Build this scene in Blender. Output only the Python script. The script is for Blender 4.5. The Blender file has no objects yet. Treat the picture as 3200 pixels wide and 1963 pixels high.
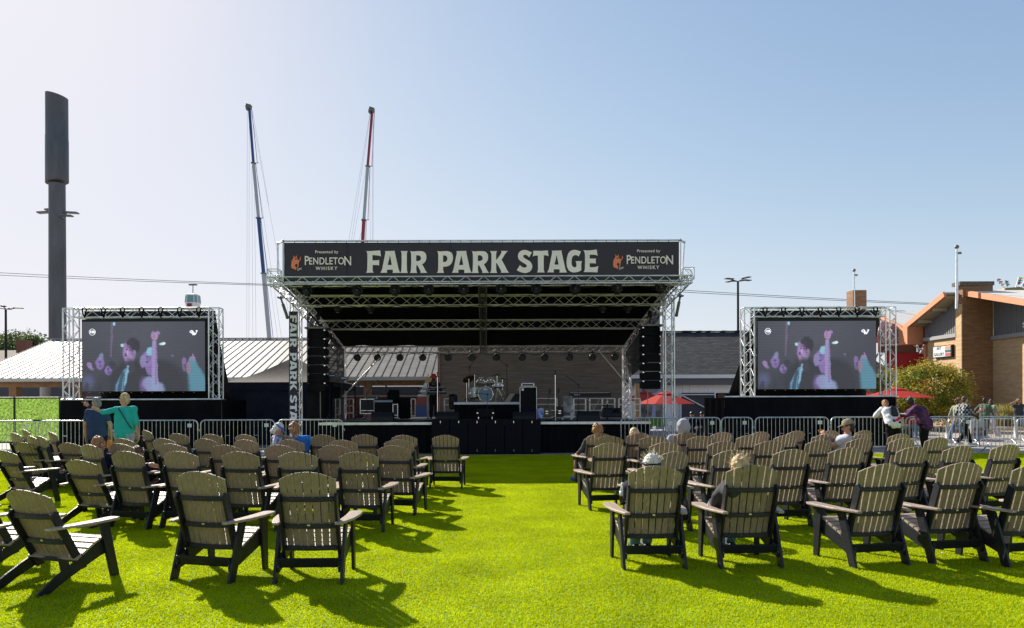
import bpy, bmesh, math, random
from mathutils import Vector, Matrix, Euler, noise
random.seed(7)
S = bpy.context.scene
COL = S.collection
R = math.radians
# ---------------------------------------------------------------- camera
F, VX, HY, CH, ROLL = 2133.0, 1535.0, 1256.0, 1.62, 0.0038
cd = bpy.data.cameras.new('camera'); cam = bpy.data.objects.new('camera', cd); COL.objects.link(cam)
cd.sensor_width = 36; cd.lens = F / 3200 * 36
cd.shift_x = (1600 - VX) / 3200; cd.shift_y = (HY - 981.5) / 3200
cd.clip_end = 3000
cam.location = (0, 0, CH); cam.rotation_euler = (R(90), ROLL, 0)
S.camera = cam
# ---------------------------------------------------------------- sky, sun, exposure
SAZ, SEL = 39.0, 34.5          # sun stands 39 deg left of straight ahead
W = bpy.data.worlds.new('World'); S.world = W; W.use_nodes = True
wn = W.node_tree; bg = wn.nodes['Background']
sky = wn.nodes.new('ShaderNodeTexSky'); sky.sky_type = 'NISHITA'; sky.sun_disc = False
sky.sun_elevation = R(SEL); sky.sun_rotation = R(-SAZ)
sky.air_density = 1.0; sky.dust_density = 0.45; sky.ozone_density = 2.4; sky.altitude = 50
bg.inputs[1].default_value = 0.1
# per-channel curve tints the sky and compresses the bright glow round the sun
sp = wn.nodes.new('ShaderNodeSeparateColor'); cm = wn.nodes.new('ShaderNodeCombineColor'); wn.links.new(sky.outputs[0], sp.inputs[0])
def mth(op, a, b):
    n = wn.nodes.new('ShaderNodeMath'); n.operation = op
    for i, x in enumerate((a, b)):
        if isinstance(x, (int, float)): n.inputs[i].default_value = x
        else: wn.links.new(x, n.inputs[i])
    return n.outputs[0]
for i, (k, cap) in enumerate(((1.32, 5.15), (1.21, 5.1), (1.17, 5.45))):
    x = mth('MULTIPLY', sp.outputs[i], k); q = mth('POWER', mth('DIVIDE', x, cap), 2.6); y = mth('DIVIDE', x, mth('POWER', mth('ADD', q, 1.0), 1 / 2.6)); wn.links.new(y, cm.inputs[i])
wn.links.new(cm.outputs[0], bg.inputs[0])
sd = bpy.data.lights.new('sun', 'SUN'); sd.energy = 5.0; sd.angle = R(0.5); sd.color = (1, .93, .82)
sun = bpy.data.objects.new('sun', sd); COL.objects.link(sun)
sdir = Vector((-math.sin(R(SAZ)) * math.cos(R(SEL)), math.cos(R(SAZ)) * math.cos(R(SEL)), math.sin(R(SEL))))
sun.rotation_euler = sdir.to_track_quat('Z', 'Y').to_euler(); sun.location = (-20, 20, 30)
S.view_settings.view_transform = 'Standard'; S.view_settings.look = 'None'
S.view_settings.exposure = 0.85; S.view_settings.gamma = 1
S.cycles.max_bounces = 8; S.cycles.transparent_max_bounces = 16

# ---------------------------------------------------------------- helpers
def P(px, py, Y):
    u, v = px - VX, HY - py
    a = u * math.cos(ROLL) + v * math.sin(ROLL); b = -u * math.sin(ROLL) + v * math.cos(ROLL)
    return Vector((a / F * Y, Y, CH + b / F * Y))
def G(px, py):
    p = P(px, py, 1.0); Y = CH / (CH - p.z)
    return Vector((p.x * Y, Y, 0))
def XY(px, Y, z=0):
    return Vector(((px - VX) / F * Y, Y, z))

def mat(name, col, rough=.6, metal=0., var=0., vscale=8., bump=0., bscale=60., stretch=(1, 1, 1), trans=0., col2=None, spec=.5, emit=None, coord='Object'):
    m = bpy.data.materials.new(name); m.use_nodes = True; nt = m.node_tree
    b = nt.nodes['Principled BSDF']; b.inputs['Base Color'].default_value = (*col, 1)
    b.inputs['Roughness'].default_value = rough; b.inputs['Metallic'].default_value = metal
    b.inputs['Specular IOR Level'].default_value = spec
    tc = nt.nodes.new('ShaderNodeTexCoord'); mp = nt.nodes.new('ShaderNodeMapping'); mp.inputs['Scale'].default_value = stretch
    nt.links.new(tc.outputs[coord], mp.inputs[0])
    if var or col2:
        n = nt.nodes.new('ShaderNodeTexNoise'); n.inputs['Scale'].default_value = vscale; n.inputs['Detail'].default_value = 5
        nt.links.new(mp.outputs[0], n.inputs[0])
        r = nt.nodes.new('ShaderNodeValToRGB'); r.color_ramp.elements[0].position = .32; r.color_ramp.elements[1].position = .68
        c2 = col2 or tuple(min(1, c * (1 + var)) for c in col)
        c1 = col if col2 else tuple(c * (1 - var) for c in col)
        r.color_ramp.elements[0].color = (*c1, 1); r.color_ramp.elements[1].color = (*c2, 1)
        nt.links.new(n.outputs[0], r.inputs[0]); nt.links.new(r.outputs[0], b.inputs['Base Color'])
    if bump:
        n2 = nt.nodes.new('ShaderNodeTexNoise'); n2.inputs['Scale'].default_value = bscale; n2.inputs['Detail'].default_value = 4
        nt.links.new(mp.outputs[0], n2.inputs[0])
        bp = nt.nodes.new('ShaderNodeBump'); bp.inputs['Strength'].default_value = bump; bp.inputs['Distance'].default_value = .01
        nt.links.new(n2.outputs[0], bp.inputs['Height']); nt.links.new(bp.outputs[0], b.inputs['Normal'])
    if trans:
        t = nt.nodes.new('ShaderNodeBsdfTranslucent'); mx = nt.nodes.new('ShaderNodeMixShader'); mx.inputs[0].default_value = trans
        out = nt.nodes['Material Output']
        src = b.inputs['Base Color'].links[0].from_socket if b.inputs['Base Color'].links else None
        if src: nt.links.new(src, t.inputs[0])
        else: t.inputs[0].default_value = (*col, 1)
        nt.links.new(b.outputs[0], mx.inputs[1]); nt.links.new(t.outputs[0], mx.inputs[2]); nt.links.new(mx.outputs[0], out.inputs[0])
    if emit:
        b.inputs['Emission Color'].default_value = (*emit[0], 1); b.inputs['Emission Strength'].default_value = emit[1]
    return m

def scrim(name, col, alpha, scale=90.):
    """woven shade cloth: part of the light passes straight through the open weave"""
    m = bpy.data.materials.new(name); m.use_nodes = True; nt = m.node_tree
    b = nt.nodes['Principled BSDF']; b.inputs['Base Color'].default_value = (*col, 1); b.inputs['Roughness'].default_value = .8
    tc = nt.nodes.new('ShaderNodeTexCoord'); mp = nt.nodes.new('ShaderNodeMapping'); mp.inputs['Scale'].default_value = (.25, .25, 7)
    n = nt.nodes.new('ShaderNodeTexNoise'); n.inputs['Scale'].default_value = 5; n.inputs['Detail'].default_value = 6
    nt.links.new(tc.outputs['Object'], mp.inputs[0]); nt.links.new(mp.outputs[0], n.inputs[0])
    mr = nt.nodes.new('ShaderNodeMapRange'); mr.inputs[1].default_value = .3; mr.inputs[2].default_value = .7
    mr.inputs[3].default_value = alpha - .1; mr.inputs[4].default_value = alpha + .1
    nt.links.new(n.outputs[0], mr.inputs[0])
    t = nt.nodes.new('ShaderNodeBsdfTransparent'); mx = nt.nodes.new('ShaderNodeMixShader')
    nt.links.new(mr.outputs[0], mx.inputs[0]); nt.links.new(t.outputs[0], mx.inputs[1]); nt.links.new(b.outputs[0], mx.inputs[2])
    nt.links.new(mx.outputs[0], nt.nodes['Material Output'].inputs[0])
    return m

def wloc(o):
    v = Vector((0, 0, 0))
    while o: v += Vector(o.location); o = o.parent
    return v

class MB:
    def __init__(s): s.v = []; s.f = []; s.sm = []; s.mi = []; s.cur = 0
    def add(s, vs, fs, smooth=False):
        k = len(s.v); s.v += [Vector(x) for x in vs]; s.f += [tuple(i + k for i in f) for f in fs]; s.sm += [smooth] * len(fs); s.mi += [s.cur] * len(fs); return s
    def box(s, c, d, rot=None):
        c = Vector(c); x, y, z = d[0] / 2, d[1] / 2, d[2] / 2
        vs = [Vector((a * x, b * y, e * z)) for a in (-1, 1) for b in (-1, 1) for e in (-1, 1)]
        if rot is not None:
            M = rot if isinstance(rot, Matrix) else Euler(rot).to_matrix()
            vs = [M @ v for v in vs]
        return s.add([v + c for v in vs], [(0, 1, 3, 2), (4, 6, 7, 5), (0, 4, 5, 1), (2, 3, 7, 6), (0, 2, 6, 4), (1, 5, 7, 3)])
    def bar(s, p, q, w, h, up=(0, 0, 1)):
        p, q = Vector(p), Vector(q); d = q - p; L = d.length
        if L < 1e-6: return s
        z = d / L; u = Vector(up); x = u.cross(z)
        if x.length < 1e-4: x = Vector((1, 0, 0)).cross(z)
        x.normalize(); y = z.cross(x)
        return s.box((p + q) / 2, (w, h, L), Matrix((x, y, z)).transposed())
    def tube(s, p, q, r, n=8, r2=None):
        p, q = Vector(p), Vector(q); d = q - p
        if d.length < 1e-6: return s
        z = d.normalized(); x = z.orthogonal().normalized(); y = z.cross(x); r2 = r if r2 is None else r2
        vs = []
        for c, rr in ((p, r), (q, r2)):
            for i in range(n):
                a = 2 * math.pi * i / n; vs.append(c + (x * math.cos(a) + y * math.sin(a)) * rr)
        s.add(vs, [(i, (i + 1) % n, n + (i + 1) % n, n + i) for i in range(n)], True)
        s.add(vs, [tuple(reversed(range(n))), tuple(range(n, 2 * n))]); return s
    def path(s, pts, r, n=8, closed=False):
        pts = [Vector(p) for p in pts]; m = len(pts); rings = []; x = None
        for i, p in enumerate(pts):
            a = pts[i - 1] if (i > 0 or closed) else p; b = pts[(i + 1) % m] if (i < m - 1 or closed) else p
            t = (b - a).normalized()
            if x is None: x = t.orthogonal().normalized()
            else:
                x = x - t * x.dot(t)
                x = x.normalized() if x.length > 1e-5 else t.orthogonal().normalized()
            y = t.cross(x); rr = r[i] if isinstance(r, (list, tuple)) else r
            rings.append([p + (x * math.cos(2 * math.pi * j / n) + y * math.sin(2 * math.pi * j / n)) * rr for j in range(n)])
        vs = [v for rg in rings for v in rg]; fs = []
        for i in range(m - 1 + (1 if closed else 0)):
            a, b = i * n, ((i + 1) % m) * n
            fs += [(a + j, a + (j + 1) % n, b + (j + 1) % n, b + j) for j in range(n)]
        s.add(vs, fs, True)
        if not closed: s.add(rings[0], [tuple(reversed(range(n)))]); s.add(rings[-1], [tuple(range(n))])
        return s
    def ell(s, c, r, nu=16, nv=10, rot=None):
        c = Vector(c); r = (r, r, r) if not isinstance(r, (tuple, list)) else r; vs = []; M = Euler(rot).to_matrix() if rot is not None else None
        for i in range(nv + 1):
            th = math.pi * i / nv
            for j in range(nu):
                ph = 2 * math.pi * j / nu
                v = Vector((r[0] * math.sin(th) * math.cos(ph), r[1] * math.sin(th) * math.sin(ph), r[2] * math.cos(th)))
                if M: v = M @ v
                vs.append(c + v)
        fs = []
        for i in range(nv):
            for j in range(nu):
                a, b = i * nu + j, i * nu + (j + 1) % nu
                if i == 0: fs.append((a, a + nu, b + nu))
                elif i == nv - 1: fs.append((a, a + nu, b))
                else: fs.append((a, a + nu, b + nu, b))
        return s.add(vs, fs, True)
    def cap(s, p, q, r1, r2, n=12):
        """closed tapered capsule"""
        p, q = Vector(p), Vector(q); d = q - p
        if d.length < 1e-5: return s.ell(p, r1)
        z = d.normalized(); x = z.orthogonal().normalized(); y = z.cross(x); rings = []
        for k in range(1, 5): a = math.pi / 2 * k / 4; rings.append((p - z * r1 * math.cos(a), r1 * math.sin(a)))
        for k in range(0, 4): a = math.pi / 2 * k / 4; rings.append((q + z * r2 * math.sin(a), r2 * math.cos(a)))
        vs = [p - z * r1]; 
        for c, rr in rings: vs += [c + (x * math.cos(2 * math.pi * j / n) + y * math.sin(2 * math.pi * j / n)) * rr for j in range(n)]
        vs.append(q + z * r2); fs = []; m = len(rings)
        for j in range(n): fs.append((0, 1 + (j + 1) % n, 1 + j))
        for i in range(m - 1):
            a, b = 1 + i * n, 1 + (i + 1) * n
            for j in range(n): fs.append((a + j, a + (j + 1) % n, b + (j + 1) % n, b + j))
        e = len(vs) - 1; a = 1 + (m - 1) * n
        for j in range(n): fs.append((a + j, a + (j + 1) % n, e))
        return s.add(vs, fs, True)
    def lathe(s, c, prof, n=24, axis='z', smooth=True):
        c = Vector(c); vs = []
        for (r, h) in prof:
            for j in range(n):
                a = 2 * math.pi * j / n; ca, sa = r * math.cos(a), r * math.sin(a)
                vs.append(c + (Vector((ca, sa, h)) if axis == 'z' else Vector((ca, h, sa)) if axis == 'y' else Vector((h, ca, sa))))
        m = len(prof); fs = [(i * n + j, i * n + (j + 1) % n, (i + 1) * n + (j + 1) % n, (i + 1) * n + j) for i in range(m - 1) for j in range(n)]
        s.add(vs, fs, smooth)
        if prof[0][0] > 1e-4: s.add(vs[:n], [tuple(reversed(range(n)))])
        if prof[-1][0] > 1e-4: s.add(vs[-n:], [tuple(range(n))])
        return s
    def prism(s, pts, a, b, axis='y'):
        """polygon (two coordinates) extruded from a to b along axis"""
        f = {'y': lambda u, w, t: (u, t, w), 'z': lambda u, w, t: (u, w, t), 'x': lambda u, w, t: (t, u, w)}[axis]
        n = len(pts); vs = [f(u, w, a) for u, w in pts] + [f(u, w, b) for u, w in pts]
        return s.add(vs, [tuple(range(n)), tuple(reversed(range(n, 2 * n)))] + [(i, n + i, n + (i + 1) % n, (i + 1) % n) for i in range(n)])
    def sheet(s, rows, smooth=True):
        m, n = len(rows), len(rows[0])
        return s.add([v for r in rows for v in r], [(i * n + j, i * n + j + 1, (i + 1) * n + j + 1, (i + 1) * n + j) for i in range(m - 1) for j in range(n - 1)], smooth)
    def build(s, name, m, parent=None, bevel=0, solid=0, keep=False):
        me = bpy.data.meshes.new(name); o = wloc(parent) if (parent and not keep) else Vector((0, 0, 0))
        me.from_pydata([v - o for v in s.v], [], s.f); me.validate()
        if len(me.polygons) == len(s.sm): me.polygons.foreach_set('use_smooth', s.sm); me.polygons.foreach_set('material_index', s.mi)
        bm = bmesh.new(); bm.from_mesh(me)
        if not solid: bmesh.ops.recalc_face_normals(bm, faces=bm.faces)
        if bevel:
            bmesh.ops.remove_doubles(bm, verts=bm.verts, dist=1e-5)
            es = [e for e in bm.edges if len(e.link_faces) == 2 and e.calc_face_angle(0) > .6]
            bmesh.ops.bevel(bm, geom=es, offset=bevel, segments=2, affect='EDGES', profile=.5)
        bm.to_mesh(me); bm.free()
        for q in (m if isinstance(m, (list, tuple)) else [m]):
            if q: me.materials.append(q)
        ob = bpy.data.objects.new(name, me); COL.objects.link(ob); ob.parent = parent
        if solid:
            md = ob.modifiers.new('solid', 'SOLIDIFY'); md.thickness = solid
        return ob

def tag(o, label=None, cat=None, group=None, kind=None):
    if label: o['label'] = label
    if cat: o['category'] = cat
    if group: o['group'] = group
    if kind: o['kind'] = kind
    return o
def thing(name, label, cat, loc=(0, 0, 0), rz=0, group=None):
    o = bpy.data.objects.new(name, None); COL.objects.link(o); o.location = loc; o.rotation_euler = (0, 0, rz)
    o.empty_display_size = .2
    return tag(o, label, cat, group)
def children(o): return [c for c in bpy.data.objects if c.parent == o]
def copytree(o, kids=None):
    def rec(a, par):
        c = a.copy(); COL.objects.link(c); c.parent = par
        for k in KIDS.get(a.name, []): rec(k, c)
        return c
    KIDS = {}
    for x in bpy.data.objects:
        if x.parent: KIDS.setdefault(x.parent.name, []).append(x)
    return rec(o, None)

def remesh(mb, name, m, parent, voxel=.01, smooth=2, disp=0., dscale=12., keep=False):
    """fuse the shapes of a builder into one continuous surface"""
    o = mb.build('tmp', None, None)
    md = o.modifiers.new('r', 'REMESH'); md.mode = 'VOXEL'; md.voxel_size = voxel
    if smooth:
        s = o.modifiers.new('s', 'SMOOTH'); s.iterations = smooth; s.factor = .5
    dg = bpy.context.evaluated_depsgraph_get(); me = bpy.data.meshes.new_from_object(o.evaluated_get(dg))
    old = o.data; bpy.data.objects.remove(o); bpy.data.meshes.remove(old)
    off = wloc(parent) if (parent and not keep) else Vector((0, 0, 0))
    if disp:
        ns = [v.normal.copy() for v in me.vertices]
        for v, nn in zip(me.vertices, ns):
            v.co += nn * disp * noise.noise(v.co * dscale)
    for v in me.vertices: v.co -= off
    for p in me.polygons: p.use_smooth = True
    me.materials.clear(); me.materials.append(m); me.name = name
    ob = bpy.data.objects.new(name, me); COL.objects.link(ob); ob.parent = parent
    return ob

def text(s, name, size, m, origin, parent, xs=1., right=(1, 0, 0), up=(0, 0, 1), align='CENTER', depth=.004, bold=0., sp=1.):
    c = bpy.data.curves.new('t', 'FONT'); c.body = s; c.size = size; c.align_x = align; c.align_y = 'CENTER'; c.extrude = depth; c.offset = bold; c.space_character = sp
    o = bpy.data.objects.new('t', c); COL.objects.link(o)
    dg = bpy.context.evaluated_depsgraph_get(); me = bpy.data.meshes.new_from_object(o.evaluated_get(dg))
    bpy.data.objects.remove(o)
    r, u = Vector(right).normalized(), Vector(up).normalized(); n = r.cross(u); off = wloc(parent); og = Vector(origin)
    for v in me.vertices: v.co = og + r * v.co.x * xs + u * v.co.y + n * v.co.z - off
    me.materials.clear(); me.materials.append(m)
    ob = bpy.data.objects.new(name, me); COL.objects.link(ob); ob.parent = parent
    return ob

def fill(loops, fn, name, m, parent, depth=.003):
    """flat letter or emblem from outlines with holes; fn maps (u,v) to a world point"""
    c = bpy.data.curves.new('c', 'CURVE'); c.dimensions = '2D'; c.fill_mode = 'BOTH'; c.extrude = depth
    for L in loops:
        sp = c.splines.new('POLY'); sp.points.add(len(L) - 1)
        for i, (a, b) in enumerate(L): sp.points[i].co = (a, b, 0, 1)
        sp.use_cyclic_u = True
    o = bpy.data.objects.new('c', c); COL.objects.link(o)
    dg = bpy.context.evaluated_depsgraph_get(); me = bpy.data.meshes.new_from_object(o.evaluated_get(dg))
    bpy.data.objects.remove(o); off = wloc(parent)
    for v in me.vertices: v.co = fn(v.co.x, v.co.y, v.co.z) - off
    me.materials.clear(); me.materials.append(m)
    ob = bpy.data.objects.new(name, me); COL.objects.link(ob); ob.parent = parent
    return ob

def truss(mb, p, q, w, rc=.024, rd=.011, step=None, n=6, h=None, up=(0, 0, 1)):
    p, q = Vector(p), Vector(q); d = (q - p); L = d.length; z = d / L; u = Vector(up)
    x = u.cross(z)
    if x.length < 1e-3: x = Vector((1, 0, 0))
    x.normalize(); y = z.cross(x); h = h or w; st = step or w; k = max(1, round(L / st))
    cs = [(x * w / 2 + y * h / 2), (-x * w / 2 + y * h / 2), (-x * w / 2 - y * h / 2), (x * w / 2 - y * h / 2)]
    for c in cs: mb.tube(p + c, q + c, rc, n)
    for i in range(4):
        a, b = cs[i], cs[(i + 1) % 4]
        for j in range(k):
            t0, t1 = p + d * j / k, p + d * (j + 1) / k
            if (j + i) % 2: mb.tube(t0 + a, t1 + b, rd, 4)
            else: mb.tube(t0 + b, t1 + a, rd, 4)
        mb.tube(p + a, p + b, rd * 1.3, 4); mb.tube(q + a, q + b, rd * 1.3, 4)
    return mb

# ---------------------------------------------------------------- materials
M = {}
def perobj(m, amt):
    """every copy weathers a little differently"""
    nt = m.node_tree; b = nt.nodes['Principled BSDF']; src = b.inputs['Base Color'].links[0].from_socket
    oi = nt.nodes.new('ShaderNodeObjectInfo'); mr = nt.nodes.new('ShaderNodeMapRange'); mr.inputs[3].default_value = 1 - amt; mr.inputs[4].default_value = 1 + amt; nt.links.new(oi.outputs['Random'], mr.inputs[0])
    mx = nt.nodes.new('ShaderNodeVectorMath'); mx.operation = 'SCALE'; nt.links.new(src, mx.inputs[0]); nt.links.new(mr.outputs[0], mx.inputs['Scale']); nt.links.new(mx.outputs[0], b.inputs['Base Color'])
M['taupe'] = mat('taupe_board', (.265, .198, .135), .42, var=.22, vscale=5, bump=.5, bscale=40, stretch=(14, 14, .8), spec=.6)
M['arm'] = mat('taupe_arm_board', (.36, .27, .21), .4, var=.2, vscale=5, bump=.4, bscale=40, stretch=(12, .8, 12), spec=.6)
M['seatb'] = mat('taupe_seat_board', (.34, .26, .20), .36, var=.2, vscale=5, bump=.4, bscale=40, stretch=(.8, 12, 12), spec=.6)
M['frame'] = mat('black_board', (.011, .012, .017), .42, var=.3, vscale=30, bump=.35, bscale=150, spec=.35)
M['screw'] = mat('screw', (.6, .58, .5), .3, 1)
M['alu'] = mat('aluminium', (.74, .74, .74), .38, .75, var=.18, vscale=3)
M['galv'] = mat('galvanised', (.55, .57, .6), .36, .85, var=.2, vscale=6)
M['blackfab'] = mat('black_fabric', (.005, .005, .007), .75, spec=.08, var=.4, vscale=2, bump=.7, bscale=3)
M['blackplas'] = mat('black_plastic', (.007, .007, .009), .5, spec=.3, var=.2, vscale=10)
M['grille'] = mat('speaker_grille', (.005, .005, .008), .6, spec=.12, bump=.6, bscale=300)
M['navy'] = mat('navy_fabric', (.014, .016, .03), .8, spec=.1, var=.3, vscale=2, bump=.8, bscale=4)
M['chrome'] = mat('chrome', (.75, .75, .74), .12, 1)
M['white'] = mat('white_paint', (.75, .75, .74), .5, var=.05)
M['cream'] = mat('cream_print', (.95, .86, .77), .7, var=.05, vscale=2)
M['paleprint'] = mat('pale_print', (.6, .62, .66), .7)
M['orange_print'] = mat('orange_print', (.9, .25, .12), .7)

for k_ in ('taupe', 'arm', 'seatb'): perobj(M[k_], .14)
# ---------------------------------------------------------------- ground
def plane(name, x0, y0, x1, y1, z, m):
    mb = MB(); mb.add([(x0, y0, z), (x1, y0, z), (x1, y1, z), (x0, y1, z)], [(0, 1, 2, 3)])
    return tag(mb.build(name, m), kind='structure')
M['asphalt'] = mat('asphalt', (.30, .27, .24), .85, var=.22, vscale=1.2, bump=.5, bscale=120, coord='Object')
M['turf'] = mat('turf_base', (.16, .26, .004), .9, var=.2, vscale=3)
M['kerb'] = mat('kerb_concrete', (.5, .46, .4), .8, var=.1, vscale=4)
plane('ground', -900, -60, 900, 1600, -.012, mat('far_ground', (.26, .24, .21), .9, var=.2, vscale=.3))
plane('road', -60, 20.72, 70, 36.2, -.006, M['asphalt'])
plane('turf_base', -30, -8, 34, 20.72, 0, M['turf'])
TURF_H = .014
def blades():
    """one square metre of artificial turf, instanced over the lawn"""
    rnd = random.Random(3); mb = MB(); N = 9500
    for i in range(N):
        x, y = rnd.random() - .5, rnd.random() - .5; a = rnd.random() * 6.283; l = rnd.uniform(.4, 1.) * .014
        ln = rnd.random() * 6.283; h = TURF_H * rnd.uniform(.7, 1.25); w = .0040
        dx, dy = math.cos(a) * w, math.sin(a) * w; ex, ey = math.cos(ln) * l, math.sin(ln) * l
        mb.add([(x - dx, y - dy, 0), (x + dx, y + dy, 0), (x + ex * .4 + dx * .8, y + ey * .4 + dy * .8, h * .6), (x + ex * .4 - dx * .8, y + ey * .4 - dy * .8, h * .6), (x + ex, y + ey, h)],
               [(0, 1, 2, 3), (3, 2, 4)])
    me = bpy.data.meshes.new('turf_blades'); me.from_pydata(mb.v, [], mb.f)
    m = bpy.data.materials.new('turf_blade'); m.use_nodes = True; nt = m.node_tree; b = nt.nodes['Principled BSDF']
    geo = nt.nodes.new('ShaderNodeNewGeometry'); n1 = nt.nodes.new('ShaderNodeTexNoise'); n1.inputs['Scale'].default_value = 55; n1.inputs['Detail'].default_value = 3
    n2 = nt.nodes.new('ShaderNodeTexNoise'); n2.inputs['Scale'].default_value = 1.3; n2.inputs['Detail'].default_value = 5
    nt.links.new(geo.outputs['Position'], n1.inputs[0]); nt.links.new(geo.outputs['Position'], n2.inputs[0])
    ad = nt.nodes.new('ShaderNodeMath'); ad.operation = 'ADD'; nt.links.new(n1.outputs[0], ad.inputs[0]); nt.links.new(n2.outputs[0], ad.inputs[1])
    r = nt.nodes.new('ShaderNodeValToRGB'); e = r.color_ramp.elements
    e[0].position = .36; e[0].color = (.33, .40, .001, 1); e[1].position = .64; e[1].color = (.60, .68, .003, 1)
    hf = nt.nodes.new('ShaderNodeMath'); hf.operation = 'MULTIPLY'; hf.inputs[1].default_value = .5
    nt.links.new(ad.outputs[0], hf.inputs[0]); nt.links.new(hf.outputs[0], r.inputs[0]); nt.links.new(r.outputs[0], b.inputs['Base Color'])
    b.inputs['Roughness'].default_value = .5; b.inputs['Specular IOR Level'].default_value = .1
    t = nt.nodes.new('ShaderNodeBsdfTranslucent'); mx = nt.nodes.new('ShaderNodeMixShader'); mx.inputs[0].default_value = .5
    nt.links.new(r.outputs[0], t.inputs[0]); nt.links.new(b.outputs[0], mx.inputs[1]); nt.links.new(t.outputs[0], mx.inputs[2])
    nt.links.new(mx.outputs[0], nt.nodes['Material Output'].inputs[0]); me.materials.append(m)
    o = bpy.data.objects.new('grass', me); COL.objects.link(o)
    ng = bpy.data.node_groups.new('lawn', 'GeometryNodeTree')
    ng.interface.new_socket('Geometry', in_out='INPUT', socket_type='NodeSocketGeometry')
    ng.interface.new_socket('Geometry', in_out='OUTPUT', socket_type='NodeSocketGeometry')
    gi = ng.nodes.new('NodeGroupInput'); go = ng.nodes.new('NodeGroupOutput'); N_ = ng.nodes.new; Lk = ng.links.new
    gr = N_('GeometryNodeMeshGrid'); nx, ny = 46, 18
    gr.inputs['Size X'].default_value = nx - 1; gr.inputs['Size Y'].default_value = ny - 1
    gr.inputs['Vertices X'].default_value = nx; gr.inputs['Vertices Y'].default_value = ny
    tf = N_('GeometryNodeTransform'); tf.inputs['Translation'].default_value = (3.5, 20.22 - (ny - 1) / 2, 0); Lk(gr.outputs[0], tf.inputs[0])
    gt = N_('GeometryNodeGeometryToInstance'); Lk(gi.outputs[0], gt.inputs[0])
    ri = N_('FunctionNodeRandomValue'); ri.data_type = 'INT'
    ri.inputs[4].default_value = 0; ri.inputs[5].default_value = 3
    mu = N_('ShaderNodeMath'); mu.operation = 'MULTIPLY'; mu.inputs[1].default_value = math.pi / 2; Lk(ri.outputs[2], mu.inputs[0])
    cx = N_('ShaderNodeCombineXYZ'); Lk(mu.outputs[0], cx.inputs[2])
    ip = N_('GeometryNodeInstanceOnPoints'); Lk(tf.outputs[0], ip.inputs['Points']); Lk(gt.outputs[0], ip.inputs['Instance']); Lk(cx.outputs[0], ip.inputs['Rotation'])
    Lk(ip.outputs[0], go.inputs[0])
    md = o.modifiers.new('lawn', 'NODES'); md.node_group = ng
    tag(o, 'bright yellow green artificial turf covering the lawn under the chairs', 'artificial grass', kind='stuff')
blades()

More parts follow.
